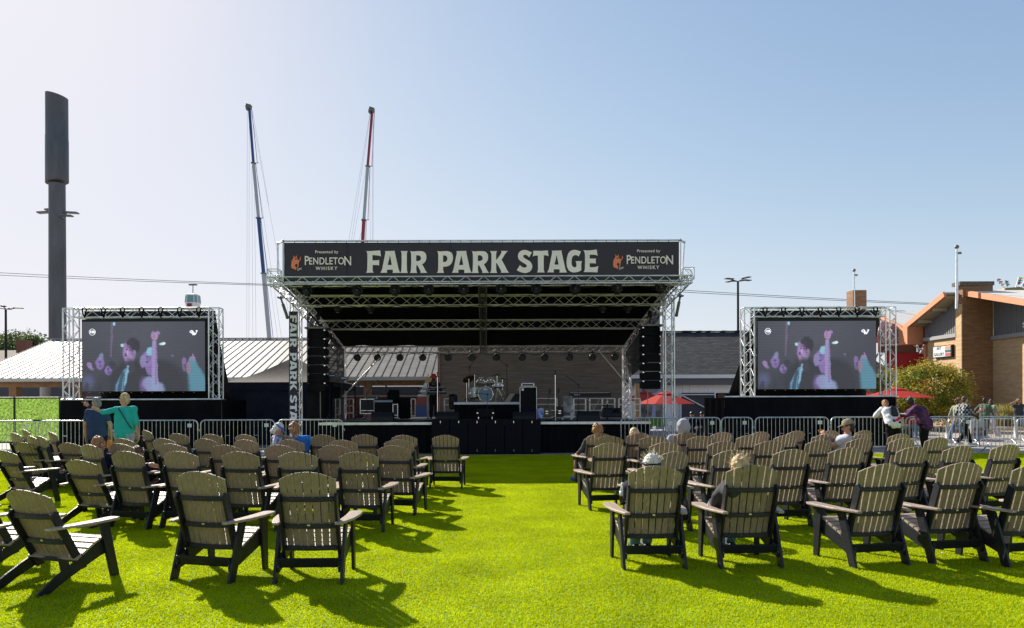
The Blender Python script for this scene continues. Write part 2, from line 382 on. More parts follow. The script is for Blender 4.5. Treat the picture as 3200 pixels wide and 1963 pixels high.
# ---------------------------------------------------------------- chairs
def arc_top(x, h, drop, hw): return h - drop * (x / hw) ** 2
def make_chair(kind):
    """slatted garden chair: y forward, origin on the ground below the top of the back"""
    t = thing('garden_chair', 'chair', 'chair')
    B = kind == 'B'
    H, zb, yb = (1.01, .285, .19) if B else (.885, .20, .33)
    yt = -.02 if B else -.02; zpt = H - .215; zpb = .20 if B else .14
    def by(z): return yb + (yt - yb) * (z - zb) / (H - zb)      # y of the back plane
    hwT, hwB, n, gap, th = .262, .225, 7, .0108, .019
    mb = MB()
    for i in range(n):
        def X(k, z): hw = hwB + (hwT - hwB) * min(1, (z - zb) / (H - zb)); return -hw + 2 * hw * k / n
        zs0, K = zb, 7; rows_f, rows_b = [], []
        def curve(x): return -.042 * (1 - (x / .25) ** 2)        # the back bows to the rear in the middle
        pts = []
        for k in range(K + 1):
            u = k / K
            row = []
            for e, sg in ((i, 1), (i + 1, -1)):
                xt = X(e, H) + sg * gap / 2; xb = X(e, zb) + sg * gap / 2
                ztop = arc_top(xt, H, .078, hwT)
                z = zb + (ztop - zb) * u; x = xb + (xt - xb) * (z - zb) / (H - zb)
                row.append((x, z))
            pts.append(row)
        vs, fs = [], []
        for row in pts:
            for (x, z) in row:
                y = by(z) + curve((X(i, z) + X(i + 1, z)) / 2) * 1.0 + (curve(x) - curve((X(i, z) + X(i + 1, z)) / 2)) * .8
                vs.append((x, y, z)); vs.append((x, y + th, z))
        m = len(pts)
        for k in range(m - 1):
            a, b = 4 * k, 4 * k + 4
            fs += [(a, a + 2, b + 2, b), (a + 1, b + 1, b + 3, a + 3), (a, b, b + 1, a + 1), (a + 2, a + 3, b + 3, b + 2)]
        fs += [(0, 1, 3, 2), (4 * m - 4, 4 * m - 2, 4 * m - 1, 4 * m - 3)]
        mb.add(vs, fs)
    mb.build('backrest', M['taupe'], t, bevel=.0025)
    # curved rails, posts
    rails = (zpt - .035, zpt - .285, zb + .015) if B else (zpt - .03, zpt - .27, zb + .03)
    for r_ in rails:
        mb = MB(); k = 10; hw = .245; vs = []; hh = .021
        for j in range(k + 1):
            x = -hw + 2 * hw * j / k; y0 = by(r_) - .042 * (1 - (x / .25) ** 2) - .001; 
            for (dy, dz) in ((0, -hh), (0, hh), (-.034, hh), (-.034, -hh)): vs.append((x, y0 + dy, r_ + dz))
        fs = [(4 * j + a, 4 * j + (a + 1) % 4, 4 * j + 4 + (a + 1) % 4, 4 * j + 4 + a) for j in range(k) for a in range(4)] + [(0, 3, 2, 1), (4 * k, 4 * k + 1, 4 * k + 2, 4 * k + 3)]
        mb.add(vs, fs); mb.cur = 1; sc = mb
        for j in range(n):
            x = (-hwB + (j + .5) * 2 * hwB / n) * 1.03; sc.lathe((x, by(r_) - .042 * (1 - (x / .25) ** 2) - .0365, r_), [(.0001, 0), (.0045, 0), (.0045, .003)], 6, 'y')
        if r_ == rails[1]: sc.box((0, by(r_) - .079, r_ + .012), (.032, .004, .018))
        mb.build('back_rail', [M['frame'], M['screw']], t, bevel=.003)
    for sx in (-1, 1):
        mb = MB(); x = sx * .249
        y0, y1 = by(zpb), by(zpt)
        mb.prism([(y0 - .055, zpb - .01), (y0 + .02, zpb + .005), (y1 + .018, zpt - .03), (y1 + .004, zpt + .015), (y1 - .03, zpt + .02), (y1 - .06, zpt - .03)], x - .0125, x + .0125, 'x')
        mb.build('back_post', M['frame'], t, bevel=.004)
    # stringers
    for sx in (-1, 1):
        mb = MB(); x = sx * .272
        if B: pts = [(.60, .385), (.585, .27), (.50, .245), (.12, .115), (.04, .10), (.03, .20), (.16, .26), (.30, .315), (.42, .365), (.52, .392)]
        else: pts = [(.62, .36), (.60, .24), (.50, .22), (.32, .15), (.12, .07), (-.02, 0), (-.13, 0), (-.12, .03), (.02, .12), (.18, .20), (.33, .265), (.45, .33), (.55, .365)]
        mb.prism(pts, x - .0125, x + .0125, 'x'); mb.build('seat_side', M['frame'], t, bevel=.004)
    # seat slats
    mb = MB(); prof = [(.605, .372), (.575, .399), (.51, .405), (.445, .39), (.38, .36), (.315, .332), (.25, .305)] if B else [(.625, .345), (.595, .375), (.53, .380), (.465, .358), (.40, .324), (.335, .285), (.27, .25)]
    for j, (y, z) in enumerate(prof):
        y2, z2 = prof[min(j + 1, 6)] if j < 6 else prof[5]; y1, z1 = prof[max(j - 1, 0)]
        a = math.atan2(z1 - z2, y1 - y2) if j < 6 else math.atan2(prof[5][1] - z, prof[5][0] - y)
        if j == 0: a = R(58) 
        mb.box((0, y, z), (.57 if B else .57, .058, .02), (a, 0, 0))
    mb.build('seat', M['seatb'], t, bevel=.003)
    # legs
    for sx in (-1, 1):
        x = sx * .298
        mb = MB()
        if B: mb.prism([(.475, .535), (.60, .535), (.60, .40), (.605, 0), (.535, 0)], x - .0135, x + .0135, 'x')
        else: mb.prism([(.47, .535), (.57, .535), (.69, 0), (.60, 0)], x - .0135, x + .0135, 'x')
        mb.build('leg', M['frame'], t, bevel=.004)
        if B:
            mb = MB(); mb.prism([(.15, .525), (.25, .525), (.075, 0), (-.02, 0)], x - .0135, x + .0135, 'x'); mb.build('leg', M['frame'], t, bevel=.004)
        # arm
        mb = MB(); z = .536; s = sx
        o = [(.245, -.03), (.30, -.035), (.33, .06), (.372, .22), (.392, .42), (.388, .58), (.365, .645), (.28, .65), (.252, .60), (.262, .40), (.258, .15)]
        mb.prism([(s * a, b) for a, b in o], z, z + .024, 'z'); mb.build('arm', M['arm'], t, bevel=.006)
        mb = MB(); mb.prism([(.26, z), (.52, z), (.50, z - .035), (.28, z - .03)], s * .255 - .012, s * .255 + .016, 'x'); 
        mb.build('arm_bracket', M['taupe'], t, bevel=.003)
    if B:
        mb = MB(); mb.box((0, .055, .185), (.568, .022, .088), (.33, 0, 0)); mb.cur = 1; sc = mb
        for sx in (-1, 1):
            for dz in (-.03, .03): sc.lathe((sx * .27, .055 - .0125 + dz * .33, .185 + dz), [(.0001, -.003), (.006, -.003), (.006, .002)], 8, 'y')
        mb.build('stretcher', [M['frame'], M['screw']], t, bevel=.003)
    else:
        mb = MB(); mb.box((0, .30, .235), (.54, .02, .07)); mb.build('stretcher', M['frame'], t, bevel=.004)
    return t
chairB = make_chair('B'); chairA = make_chair('A')

# (left shoulder, right shoulder, top of the back, kind)
LEFT = [(0, 160, 1528, 'A'), (545, 703, 1471, 'B'), (867, 1053, 1473, 'B'),
        (197, 300, 1435.6, 'A'), (-45, 79, 1406.5, 'A'), (344, 449, 1408.6, 'B'), (507, 620, 1409, 'B'), (689, 811, 1410, 'B'), (866, 993, 1411, 'B'), (1055, 1185, 1411, 'B'),
        (177, 253, 1383, 'A'), (45, 115, 1382, 'A'), (248, 318, 1388, 'B'), (334, 419, 1385, 'B'), (492, 584, 1385.5, 'B'), (654, 755, 1389, 'B'), (823, 926, 1389, 'B'), (992, 1098, 1390, 'B'), (1175, 1285, 1391, 'B'),
        (83, 117, 1361, 'B'), (113, 147, 1362, 'B'), (351, 419, 1369, 'B'), (474, 550, 1369, 'B'), (603, 681, 1370, 'B'), (727, 807, 1372.6, 'B'), (864, 951, 1373, 'B'), (1025, 1118, 1374, 'B'), (1197, 1296, 1373, 'B'),
        (31, 67, 1352, 'B'), (150, 176, 1349, 'B'), (67, 92, 1342, 'B'), (326, 352, 1336, 'B'), (400, 430, 1343, 'B'), (443, 475, 1344, 'B'),
        (524, 589, 1354, 'B'), (627, 696, 1356, 'B'), (732, 800, 1357, 'B'), (853, 922, 1357.5, 'B'), (968, 1050, 1358, 'B'), (1095, 1180, 1357, 'B'), (1220, 1305, 1359, 'B'), (1348, 1436, 1359, 'B')]
RIGHT = [(1961.6, 2132, 1453), (2267, 2434, 1451), (2683.5, 2831, 1448), (2931, 3075, 1443), (3164, 3306, 1446),
         (2048, 2156, 1410), (2227.5, 2348, 1405), (2414, 2532, 1402.5), (2588.5, 2703.6, 1398), (2801, 2902.6, 1395), (2946.5, 3047, 1392), (3096, 3190, 1388),
         (1853, 1959, 1383), (2028, 2132, 1381), (2211, 2311, 1377.7), (2357, 2455, 1376.6), (2517, 2603, 1373.7), (2643, 2728.4, 1369.7), (2778.4, 2860.6, 1368.6), (2890, 2966, 1365.7),
         (1856, 1951, 1361.5), (1996, 2089, 1361.5), (2146, 2236, 1361.5), (2300, 2384, 1358.5), (2417.6, 2497, 1358), (2536, 2615, 1356), (2656, 2727, 1355), (2775, 2847, 1354.7),
         (1833, 1915, 1354), (1958, 2035, 1352), (2104, 2182, 1351), (2219, 2292, 1350), (2342, 2408, 1348.5), (2457, 2518, 1345.6), (2561, 2624, 1345), (2670.7, 2727, 1344.5)]
CH_ = {}                                  # seat lookup for the people: rounded (left, right) -> (x, y, yaw)
def solve(xl, xr, yt, kind):
    h = 1.01 if kind == 'B' else .885
    p = P((xl + xr) / 2, yt, 1.0); Y = (CH - h) / (CH - p.z); X = p.x * Y
    t = X / Y; r = (xr - xl) / (F * .527 / Y); Rr = math.hypot(1, t); ph = math.atan(t)
    q = math.acos(min(1, max(-1, r / Rr)))
    psi = (q - ph) if t > 0 else (-q - ph)
    return X, Y, max(-.75, min(.5, psi))
ORD = ['first', 'second', 'third', 'fourth', 'fifth', 'sixth', 'seventh', 'eighth', 'ninth', 'tenth', 'eleventh', 'twelfth', 'thirteenth', 'fourteenth', 'fifteenth', 'sixteenth']
used = set()
def put_rows(rows, side):
    for ri, row in enumerate(rows):
        row = sorted(row, key=lambda c: c[0], reverse=(side == 'left'))
        for k, c in enumerate(row):
            kind = c[3] if len(c) > 3 else 'B'; X, Y, psi = solve(*c[:3], kind)
            psi = {0: R(-17), -45: R(-24), 345: psi}.get(c[0], psi)
            src = chairA if kind == 'A' else chairB
            if kind in used: o = copytree(src)
            else: o = src; used.add(kind)
            o.location = (X, Y, 0); o.rotation_euler = (0, 0, psi)
            rw = 'nearest row' if ri == 0 else 'row nearest the stage' if ri == len(rows) - 1 else ORD[ri] + ' row back'
            who = OCC.get((side, round(c[0])), '')
            extra = 'low reclined ' if kind == 'A' else '' if who else 'brown slatted '
            tag(o, f'{extra}garden chair{who}, {ORD[k]} from aisle, {rw}, {side} side', 'chair', f'garden chairs on the lawn {side} of the aisle')
            CH_[(side, round(c[0]))] = (X, Y, psi)
OCC = {('right', 1962): ' with a cola bottle', ('right', 2267): ' with a slumped blond', ('right', 1833): ' with a curly head', ('right', 1958): ' with a long haired blond',
       ('right', 2104): ' with a hooded person', ('right', 2656): ' with a capped man', ('left', 732): ' with a visored woman', ('left', 853): ' with a blue shirted man', ('left', 248): ' with a brown head'}
Lr = [LEFT[0:3], LEFT[3:10], LEFT[10:19], LEFT[19:28], LEFT[28:]]
Rr_ = [RIGHT[0:5], RIGHT[5:12], RIGHT[12:20], RIGHT[20:28], RIGHT[28:]]
put_rows(Lr, 'left'); put_rows(Rr_, 'right')
o = copytree(chairA); o.location = (-5.05, 6.5, 0); o.rotation_euler = (0, 0, R(-14))
tag(o, 'low reclined garden chair cut off by the left edge, only its arm and seat showing', 'chair', 'garden chairs on the lawn left of the aisle')

for k, (px, py) in enumerate(((2945, 1735), (592, 1824), (1001, 1777), (2640, 1560))):
    g_ = G(px, py); tag(MB().ell(g_ + Vector((0, 0, .022)), (.016, .011, .006), 8, 6).build('litter_scrap', M['white']), ('small white scrap of litter on the turf ' + ('behind a chair in the right front row', 'beside the leg of a left front chair', 'between two left front chairs', 'among the right block of chairs')[k]), 'litter')
# ---------------------------------------------------------------- the stage
XL, XR = -6.54, 5.92
stage = thing('stage', 'large outdoor concert stage with aluminium truss roof and black canopy', 'stage', (-.3, 21.5, 0))
M['deck'] = mat('stage_deck', (.025, .025, .03), .6, spec=.25, var=.3, vscale=3)
M['canopy'] = mat('black_canopy', (.0035, .0035, .004), .9, spec=.04, var=.3, vscale=1.5, bump=.4, bscale=2)
dl, dr = P(995, 1320, 21.5).x, P(2034, 1318, 21.5).x
mb = MB(); mb.box(((dl + dr) / 2, 25.5, .955), (dr - dl, 7.9, .05)); mb.build('deck', M['deck'], stage)
mb = MB(); mb.box(((dl + dr) / 2, 21.52, .945), (dr - dl, .05, .085))
for px in (1112, 1228, 1805, 1920): mb.box((XY(px, 21.5).x, 21.49, .93), (.09, .04, .035))
mb.build('deck_edge', M['alu'], stage, bevel=.006)
def drape(mb, p, q, z0, z1, amp=.03, per=.22, n=None, top=0.):
    p, q = Vector(p), Vector(q); d = q - p; L = d.length; n = n or int(L / .05); nn = Vector((d.y, -d.x, 0)).normalized(); rows = []
    for k, z in enumerate((z0, (z0 + z1) / 2, z1)):
        rows.append([p + d * i / n + nn * amp * (1 - .6 * k / 2) * (math.sin(i * L / n / per * 6.283) + .6 * noise.noise(Vector((i * .13, k, p.x)))) + Vector((0, 0, z)) for i in range(n + 1)])
    return mb.sheet(rows)
mb = MB(); drape(mb, (dl, 21.6, 0), (dr, 21.6, 0), .01, .92); drape(mb, (dl, 29, 0), (dl, 21.6, 0), .01, .92); drape(mb, (dr, 21.6, 0), (dr, 29, 0), .01, .92)
mb.build('skirt', M['blackfab'], stage)
# beams (front, leg line, middle, rear): (Y, centre z)
ZB = {'f': (21.0, (P(1500, 868, 21).z + P(1500, 889, 21).z) / 2), 'l': (23.2, P(1500, 939, 23.2).z), 'm': (26.1, P(1500, 1014.5, 26.1).z), 'r': (29.5, P(1500, 1092, 29.5).z)}
def beam(Y, z, x0, x1, h, w=.3, name='roof_beam', step=None, m=None):
    mb = MB(); truss(mb, (x0, Y, z), (x1, Y, z), w, .025, .012, step or h * 1.25, h=h, up=(0, 0, 1)); 
    for j in (.27, .62): mb.box((x0 + (x1 - x0) * j, Y, z), (.03, w + .06, h + .06)) if False else None
    return mb.build(name, m or M['alu'], stage)
beam(*ZB['f'], XL - .3, XR + .22, .22, .42)
beam(*ZB['l'], XL, XR, .34); beam(*ZB['m'], XL, XR, .33); beam(*ZB['r'], XL, XR, .26)
for x in (XL, XR):                              # side beams that follow the roof slope
    pts = [Vector((x, ZB[k][0], ZB[k][1])) for k in 'flmr']; mb = MB()
    for a, b in zip(pts, pts[1:]): truss(mb, a, b, .3, .024, .012, .34, h=.32)
    mb.build('side_beam', M['alu'], stage)
    mb = MB(); s = -1 if x < 0 else 1
    truss(mb, (x + s * .12, 21.0, ZB['f'][1] + .02), (x + s * .12, 21.0, ZB['f'][1] + .36), .34, .02, .012, .34); mb.build('corner_cage', M['alu'], stage)
mb = MB(); xc = -.25
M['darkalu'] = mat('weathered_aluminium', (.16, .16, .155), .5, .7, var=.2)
pts = [Vector((xc, 21.1, ZB['f'][1] - .1)), Vector((xc - .02, 23.2, ZB['l'][1] - .17)), Vector((xc - .04, 26.1, ZB['m'][1] - .17)), Vector((xc - .08, 29.45, ZB['r'][1] - .12))]
for a, b in zip(pts, pts[1:]): truss(mb, a, b, .24, .02, .01, .2, h=.12)
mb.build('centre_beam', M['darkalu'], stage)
for x, Y, zt in ((XL - .08, 23.2, ZB['l'][1] + .1), (XR + .12, 23.2, ZB['l'][1] + .1), (XL + .1, 29.4, ZB['r'][1]), (XR - .08, 29.4, ZB['r'][1])):
    mb = MB(); truss(mb, (x, Y, .12), (x, Y, zt), .3, .026, .012, .3); mb.box((x, Y, .06), (.6, .6, .11)); mb.build('truss_leg', M['alu'], stage)
# canopy skins above the beams
mb = MB()
for xa, xb in ((XL - .1, XR + .1),):
    rows = []
    for Y, z in ((20.95, ZB['f'][1] + .17), (23.2, ZB['l'][1] + .22), (26.1, ZB['m'][1] + .21), (29.6, ZB['r'][1] + .18)):
        rows.append([Vector((xa + (xb - xa) * i / 24, Y, z + .03 * math.sin(i * 1.7 + Y))) for i in range(25)])
    mb.sheet(rows)
mb.build('canopy', M['canopy'], stage, solid=.012)
mb = MB(); mb.sheet([[Vector((XL + .1, 29.62, .95)), Vector((XR - .1, 29.62, .95))], [Vector((XL + .1, 29.62, ZB['r'][1] + .17)), Vector((XR - .1, 29.62, ZB['r'][1] + .17))]])
mb.build('back_scrim', scrim('back_scrim_cloth', (.018, .015, .012), .50), stage)
M['sidemesh'] = scrim('side_mesh_cloth', (.012, .012, .013), .93)
mb = MB(); mb.sheet([[Vector((XL + .2, 23.5, .3)), Vector((XL + .25, 29.3, .9))], [Vector((XL + .2, 23.5, ZB['l'][1] - .2)), Vector((XL + .25, 29.3, ZB['r'][1]))]])
mb.build('side_mesh', M['sidemesh'], stage)
mb = MB(); mb.add([(XR - .1, 23.5, 3.3), (XR - .15, 29.3, 2.5), (XR - .15, 29.3, ZB['r'][1]), (XR - .1, 23.5, ZB['l'][1] - .15)], [(0, 1, 2, 3)])
mb.build('side_mesh', M['sidemesh'], stage)
for a, b, Y0, Y1 in (((1205, 1100), (1070, 1240), 29.2, 28.6), ((1875, 1100), (1966, 1208), 29.2, 28.8), ((988, 952), (937, 1002), 23.5, 23.3), ((2036, 953), (2075, 990), 23.5, 23.3)):
    mb = MB(); mb.tube(P(*a, Y0), P(*b, Y1), .03, 10); mb.build('brace', M['alu'], stage)
for a, b in (((877, 930), (898, 992)), ((2126, 925), (2114, 985))):
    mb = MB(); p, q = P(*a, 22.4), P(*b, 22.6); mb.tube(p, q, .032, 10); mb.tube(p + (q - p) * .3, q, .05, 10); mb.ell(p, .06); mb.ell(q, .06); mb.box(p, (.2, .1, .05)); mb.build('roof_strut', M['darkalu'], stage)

# banner frame and banner
bf = thing('banner_frame', 'thin aluminium pipe frame standing along the stage roof edge', 'frame', P(1505, 880, 20.85))
tl, tr, bl, br = P(884, 753, 20.85), P(2127, 750, 20.85), P(884, 882, 20.85), P(2127, 877, 20.85)
for a, b in ((tl, tr), (bl, br), (tl, bl), (tr, br), (P(867, 760, 21.15), P(867, 862, 21.15)), (P(2139, 756, 21.15), P(2133, 862, 21.15)), (P(867, 761, 21.15), tl), (P(2139, 757, 21.15), tr)):
    mb = MB(); mb.tube(a + Vector((0, .03, 0)), b + Vector((0, .03, 0)), .028, 10)
    for q in (a, b): mb.ell(q + Vector((0, .03, 0)), .045)
    mb.build('pipe', M['alu'], bf)
BY = 20.8
def banner_mat():
    m = mat('black_banner', (.032, .029, .038), .6, spec=.3, bump=.5, bscale=1.2, stretch=(1, 1, .6), trans=.12)
    return m
M['banner'] = banner_mat()
bn = thing('stage_banner', 'long black banner lettered FAIR PARK STAGE above the stage', 'banner', P(1505, 816, BY))
rows = []
for j in range(9):
    rows.append([P(888 + (2122 - 888) * i / 80, (757 + (876 - 757) * j / 8) + (1505 - (888 + 1234 * i / 80)) * .0028 * (1 if True else 0), BY) * 1 + Vector((0, .012 * noise.noise(Vector((i * .23, j * .4, 2))), 0)) for i in range(81)])
MB().sheet(rows).build('cloth', M['banner'], bn)
for px in (1082, 1402, 1647, 1830):
    MB().bar(P(px, 758, 20.86), P(px, 876, 20.86), .05, .02).build('upright', M['alu'], bf)
mb = MB()
for i in range(39):
    px = 888 + (2122 - 888) * i / 38
    for (ya, yb) in ((752, 759), (872.5, 881)): mb.tube(P(px, ya + (1505 - px) * .0028, 20.79), P(px, yb + (1505 - px) * .0028, 20.79), .008, 5)
mb.build('ties', M['blackplas'], bn)['kind'] = 'stuff'
LT = {
 'F': [[(48,110),(56,114),(100,113),(150,110),(188,107),(191,130),(196,168),(180,162),(165,158),(140,155),(110,154),(110,207),(150,206),(165,205),(177,200),(177,258),(165,254),(140,253),(112,254),(112,300),(115,318),(122,330),(48,330),(55,315),(58,300),(60,220),(60,150),(56,125)]],
 'A': [[(235,114),(335,112),(333,120),(335,130),(350,200),(370,290),(378,312),(388,331),(312,332),(315,316),(314,302),(300,299),(270,299),(255,302),(254,316),(257,330),(190,330),(200,312),(207,295),(222,220),(238,140),(239,125)], [(285,155),(295,205),(304,252),(283,254),(262,252),(274,205)]],
 'I': [[(393,113),(428,114),(462,113),(456,125),(454,140),(453,220),(455,305),(458,318),(463,332),(388,332),(396,318),(399,300),(402,220),(401,140),(399,125)]],
 'R': [[(487,114),(520,118),(550,115),(580,114),(605,116),(625,122),(640,136),(648,156),(649,185),(643,210),(628,230),(607,246),(622,272),(640,308),(658,331),(590,332),(592,320),(588,308),(574,280),(560,257),(548,256),(547,290),(549,312),(556,332),(485,332),(492,316),(495,300),(498,220),(497,150),(494,128)], [(547,156),(562,155),(578,158),(590,168),(595,180),(594,195),(586,206),(570,213),(547,214)]],
 'P': [[(757,114),(790,118),(820,115),(850,114),(875,117),(895,126),(908,142),(914,165),(914,195),(906,225),(892,247),(872,261),(850,268),(817,270),(816,300),(819,316),(825,331),(755,332),(763,316),(766,300),(768,220),(767,150),(764,128)], [(815,158),(830,156),(845,161),(855,172),(859,190),(856,206),(847,217),(835,222),(815,223)]],
 'K': [[(1283,114),(1355,114),(1348,127),(1345,142),(1345,205),(1375,168),(1398,133),(1399,122),(1394,112),(1462,112),(1447,127),(1430,150),(1400,200),(1425,246),(1452,300),(1473,330),(1392,330),(1396,320),(1393,307),(1370,265),(1352,233),(1345,236),(1345,290),(1348,314),(1356,332),(1285,332),(1293,316),(1296,300),(1299,220),(1298,145),(1293,127)]],
 'S': [[(1703,125),(1690,148),(1674,178),(1662,163),(1648,153),(1632,150),(1620,154),(1615,163),(1619,175),(1632,187),(1655,200),(1680,214),(1696,232),(1705,254),(1706,276),(1698,300),(1683,318),(1660,329),(1635,333),(1605,329),(1575,318),(1550,303),(1566,282),(1583,253),(1592,264),(1608,275),(1628,280),(1645,275),(1652,264),(1648,252),(1632,240),(1605,224),(1582,208),(1568,190),(1562,166),(1566,142),(1578,122),(1600,108),(1625,103),(1650,105),(1670,113),(1686,120)]],
 'T': [[(1717,110),(1790,112),(1862,108),(1864,135),(1869,165),(1850,157),(1822,155),(1820,220),(1821,300),(1824,314),(1830,327),(1753,327),(1760,314),(1763,300),(1763,220),(1762,158),(1735,158),(1711,167),(1715,140)]],
 'G': [[(2192,118),(2180,145),(2170,168),(2155,157),(2138,153),(2120,158),(2107,172),(2100,195),(2098,228),(2102,254),(2112,271),(2128,277),(2145,272),(2148,250),(2146,233),(2138,215),(2202,213),(2197,228),(2195,250),(2195,304),(2178,316),(2155,324),(2120,328),(2090,321),(2068,303),(2053,272),(2048,230),(2051,185),(2061,146),(2078,120),(2100,106),(2125,101),(2150,104),(2173,112)]],
 'E': [[(2218,105),(2260,108),(2310,104),(2350,98),(2353,130),(2360,160),(2335,152),(2310,150),(2280,150),(2278,188),(2310,189),(2325,189),(2340,184),(2340,240),(2325,235),(2280,235),(2280,275),(2310,276),(2335,273),(2366,264),(2360,295),(2357,326),(2300,324),(2218,323),(2227,310),(2231,295),(2233,220),(2232,150),(2228,125)]]}
WORD = [('F', 0, 0), ('A', 0, 0), ('I', 0, 0), ('R', 0, 0), ('P', 0, 0), ('A', 713, 0), ('R', 616, 0), ('K', 0, 0), ('S', 0, 0), ('T', 0, 0), ('A', 1665, -4), ('G', 0, 0), ('E', 0, 0)]
for ch, dx, dy in WORD:
    fill([[(u + dx, v + dy) for u, v in L] for L in LT[ch]], lambda u, v, w: P(1130 + u / 3.2, 750 + v / 3.2, BY) + Vector((0, -.03 + w, 0)), 'letter', M['cream'], bn)
HORSE = [(290,460),(305,462),(318,490),(345,500),(358,460),(372,460),(374,490),(362,505),(385,512),(385,540),(350,522),(330,530),(318,560),(350,550),(400,555),(430,570),(445,560),(448,510),(458,480),(470,510),(470,545),(455,575),(438,582),(432,600),(425,625),(418,650),(417,690),(405,740),(380,755),(362,755),(385,725),(395,690),(378,662),(355,650),(335,680),(322,700),(345,720),(360,760),(357,800),(320,800),(322,775),(300,780),(250,760),(238,720),(240,650),(250,600),(240,585),(265,575),(275,540),(300,500),(288,480)]
for ox, oy in ((0, 0), (1004.5, -3)):
    f = lambda u, v, w: P(880 + u / 7.7 + ox, 740 + v / 7.7 + oy, BY) + Vector((0, -.03 + w, 0))
    fill([HORSE], f, 'emblem', M['orange_print'], bn)
    mb = MB(); mb.path([f(380 + 12 * k, 780 - 3 * k + 9 * (k % 2), 0) for k in range(10)], .008, 5); mb.path([f(385 + 12 * k, 812 - 4 * k + 8 * (k % 2), 0) for k in range(9)], .008, 5); mb.build('scribble', M['cream'], bn)
    for s, px, py, sz, xs, bo in (('Presented by', 1088, 373, .12, 1.05, .001), ('ENDLETO', 1086, 598, .30, .78, .003), ('P', 610, 590, .39, .74, .004), ('N', 1596, 597, .39, .82, .004), ('WHISKY', 1085, 770, .145, .98, .002)):
        o = text(s, 'print', sz, M['cream'], f(px, py, 0), bn, xs=xs, bold=bo, sp=1.35 if s == 'WHISKY' else 1.06)
# vertical banner on the left leg
vb = thing('leg_banner', 'narrow black banner reading FAIR PARK STAGE down the left leg', 'banner', P(917, 1370, 23.0))
rows = [[P(903 + 28 * i / 6, 973 + 400 * j / 30, 22.98) + Vector((0, .02 * noise.noise(Vector((i * .5, j * .5, 5))), 0)) for i in range(7)] for j in range(31)]
MB().sheet(rows).build('cloth', M['banner'], vb)
M['pale_letter'] = mat('pale_letter', (.80, .80, .86), .7)
for ch, dx, dy in WORD:   # text runs downwards, letter tops to the right
    fill([[(u + dx, v + dy) for u, v in L] for L in LT[ch]], lambda u, v, w: P(927.5 - (v - 110) / 220 * 21, 984 + (u - 48) / 2318 * 385, 22.93) + Vector((0, w, 0)), 'letter', M['pale_letter'], vb)

# loudspeakers
def line_array(px0, px1, y0, y1, label):
    a, b = P(px0, y0, 23.9), P(px1, y1, 23.9); cx = (a.x + b.x) / 2; w = b.x - a.x; n = 7; h = (a.z - b.z) / n
    t = thing('line_array_speaker', label, 'loudspeaker', (cx, 23.9, b.z), 0, 'hanging line array loudspeakers')
    for i in range(n):
        z = b.z + h * (i + .5); tilt = -.03 * (n - i) if i < 3 else 0
        mb = MB(); mb.prism([(23.65, z - h * .47), (24.2, z - h * .36), (24.2, z + h * .36), (23.65, z + h * .47)], cx - w / 2, cx + w / 2, 'x')
        c = mb.build('cabinet', M['grille'], t, bevel=.012)
        mb = MB()
        for s in (-1, 1): mb.box((cx + s * (w / 2 - .02), 23.645, z + h * .40), (.05, .02, .035))
        mb.build('bracket', M['chrome'], c)
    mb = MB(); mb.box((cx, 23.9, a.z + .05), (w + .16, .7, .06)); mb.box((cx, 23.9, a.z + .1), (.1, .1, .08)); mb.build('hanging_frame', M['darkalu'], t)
    mb = MB(); mb.tube((cx, 23.9, a.z + .1), (cx, 23.9, a.z + .62), .015, 6); mb.lathe((cx, 23.9, a.z + .35), [(.05, 0), (.07, .05), (.07, .2), (.03, .26)], 12); mb.build('chain_hoist', M['blackplas'], t)
line_array(967, 1022, 1032, 1223, 'tall black line array of speakers hanging at stage left edge')
line_array(2003, 2059, 1024, 1217, 'tall black line array of speakers hanging at stage right edge')
for px, lab in ((1001, 'pale chain hanging under the left line array'), (2024, 'pale chain hanging under the right line array')):
    mb = MB(); a = P(px, 1226, 24.0); 
    for k in range(26): mb.path([Vector((a.x + (.016 * math.cos(q) if k % 2 else 0), 24 + (0 if k % 2 else .016 * math.cos(q)), a.z - .035 * k + .026 * math.sin(q))) for q in (0, 1.05, 2.1, 3.14, 4.2, 5.24)], .008, 5, True)
    tag(mb.build('hoist_chain', M['screw'], None), lab, 'chain', 'chains under the line arrays')
def flat_box(name, lab, cat, px0, py0, px1, py1, Y, dep, m, parts=(), group=None, bevel=.012, label=True):
    a, b = P(px0, py0, Y), P(px1, py1, Y)
    t = thing(name, lab, cat, ((a.x + b.x) / 2, Y, b.z), 0, group)
    mb = MB(); mb.box(((a.x + b.x) / 2, Y + dep / 2, (a.z + b.z) / 2), (b.x - a.x, dep, a.z - b.z)); mb.build('cabinet', m, t, bevel=bevel)
    return t, a, b
subl = 'outermost left|second from the left|third from the left|third from the right|second from the right|outermost right'.split('|')
for i in range(6):
    x0 = 1348.5 + 57.2 * i
    t, a, b = flat_box('subwoofer', f'tall black subwoofer cabinet in the row before the stage, {subl[i]}', 'subwoofer', x0, 1311, x0 + 56, 1418, 21.1, .36, M['grille'], group='subwoofers lined up before the stage')
    mb = MB(); mb.box((a.x * .5 + b.x * .5, 21.09, a.z - .08), (.025, .03, .07)); mb.box((a.x * .5 + b.x * .5, 21.09, b.z + .10), (.025, .03, .07)); mb.build('badge', M['chrome'], t, bevel=.003)
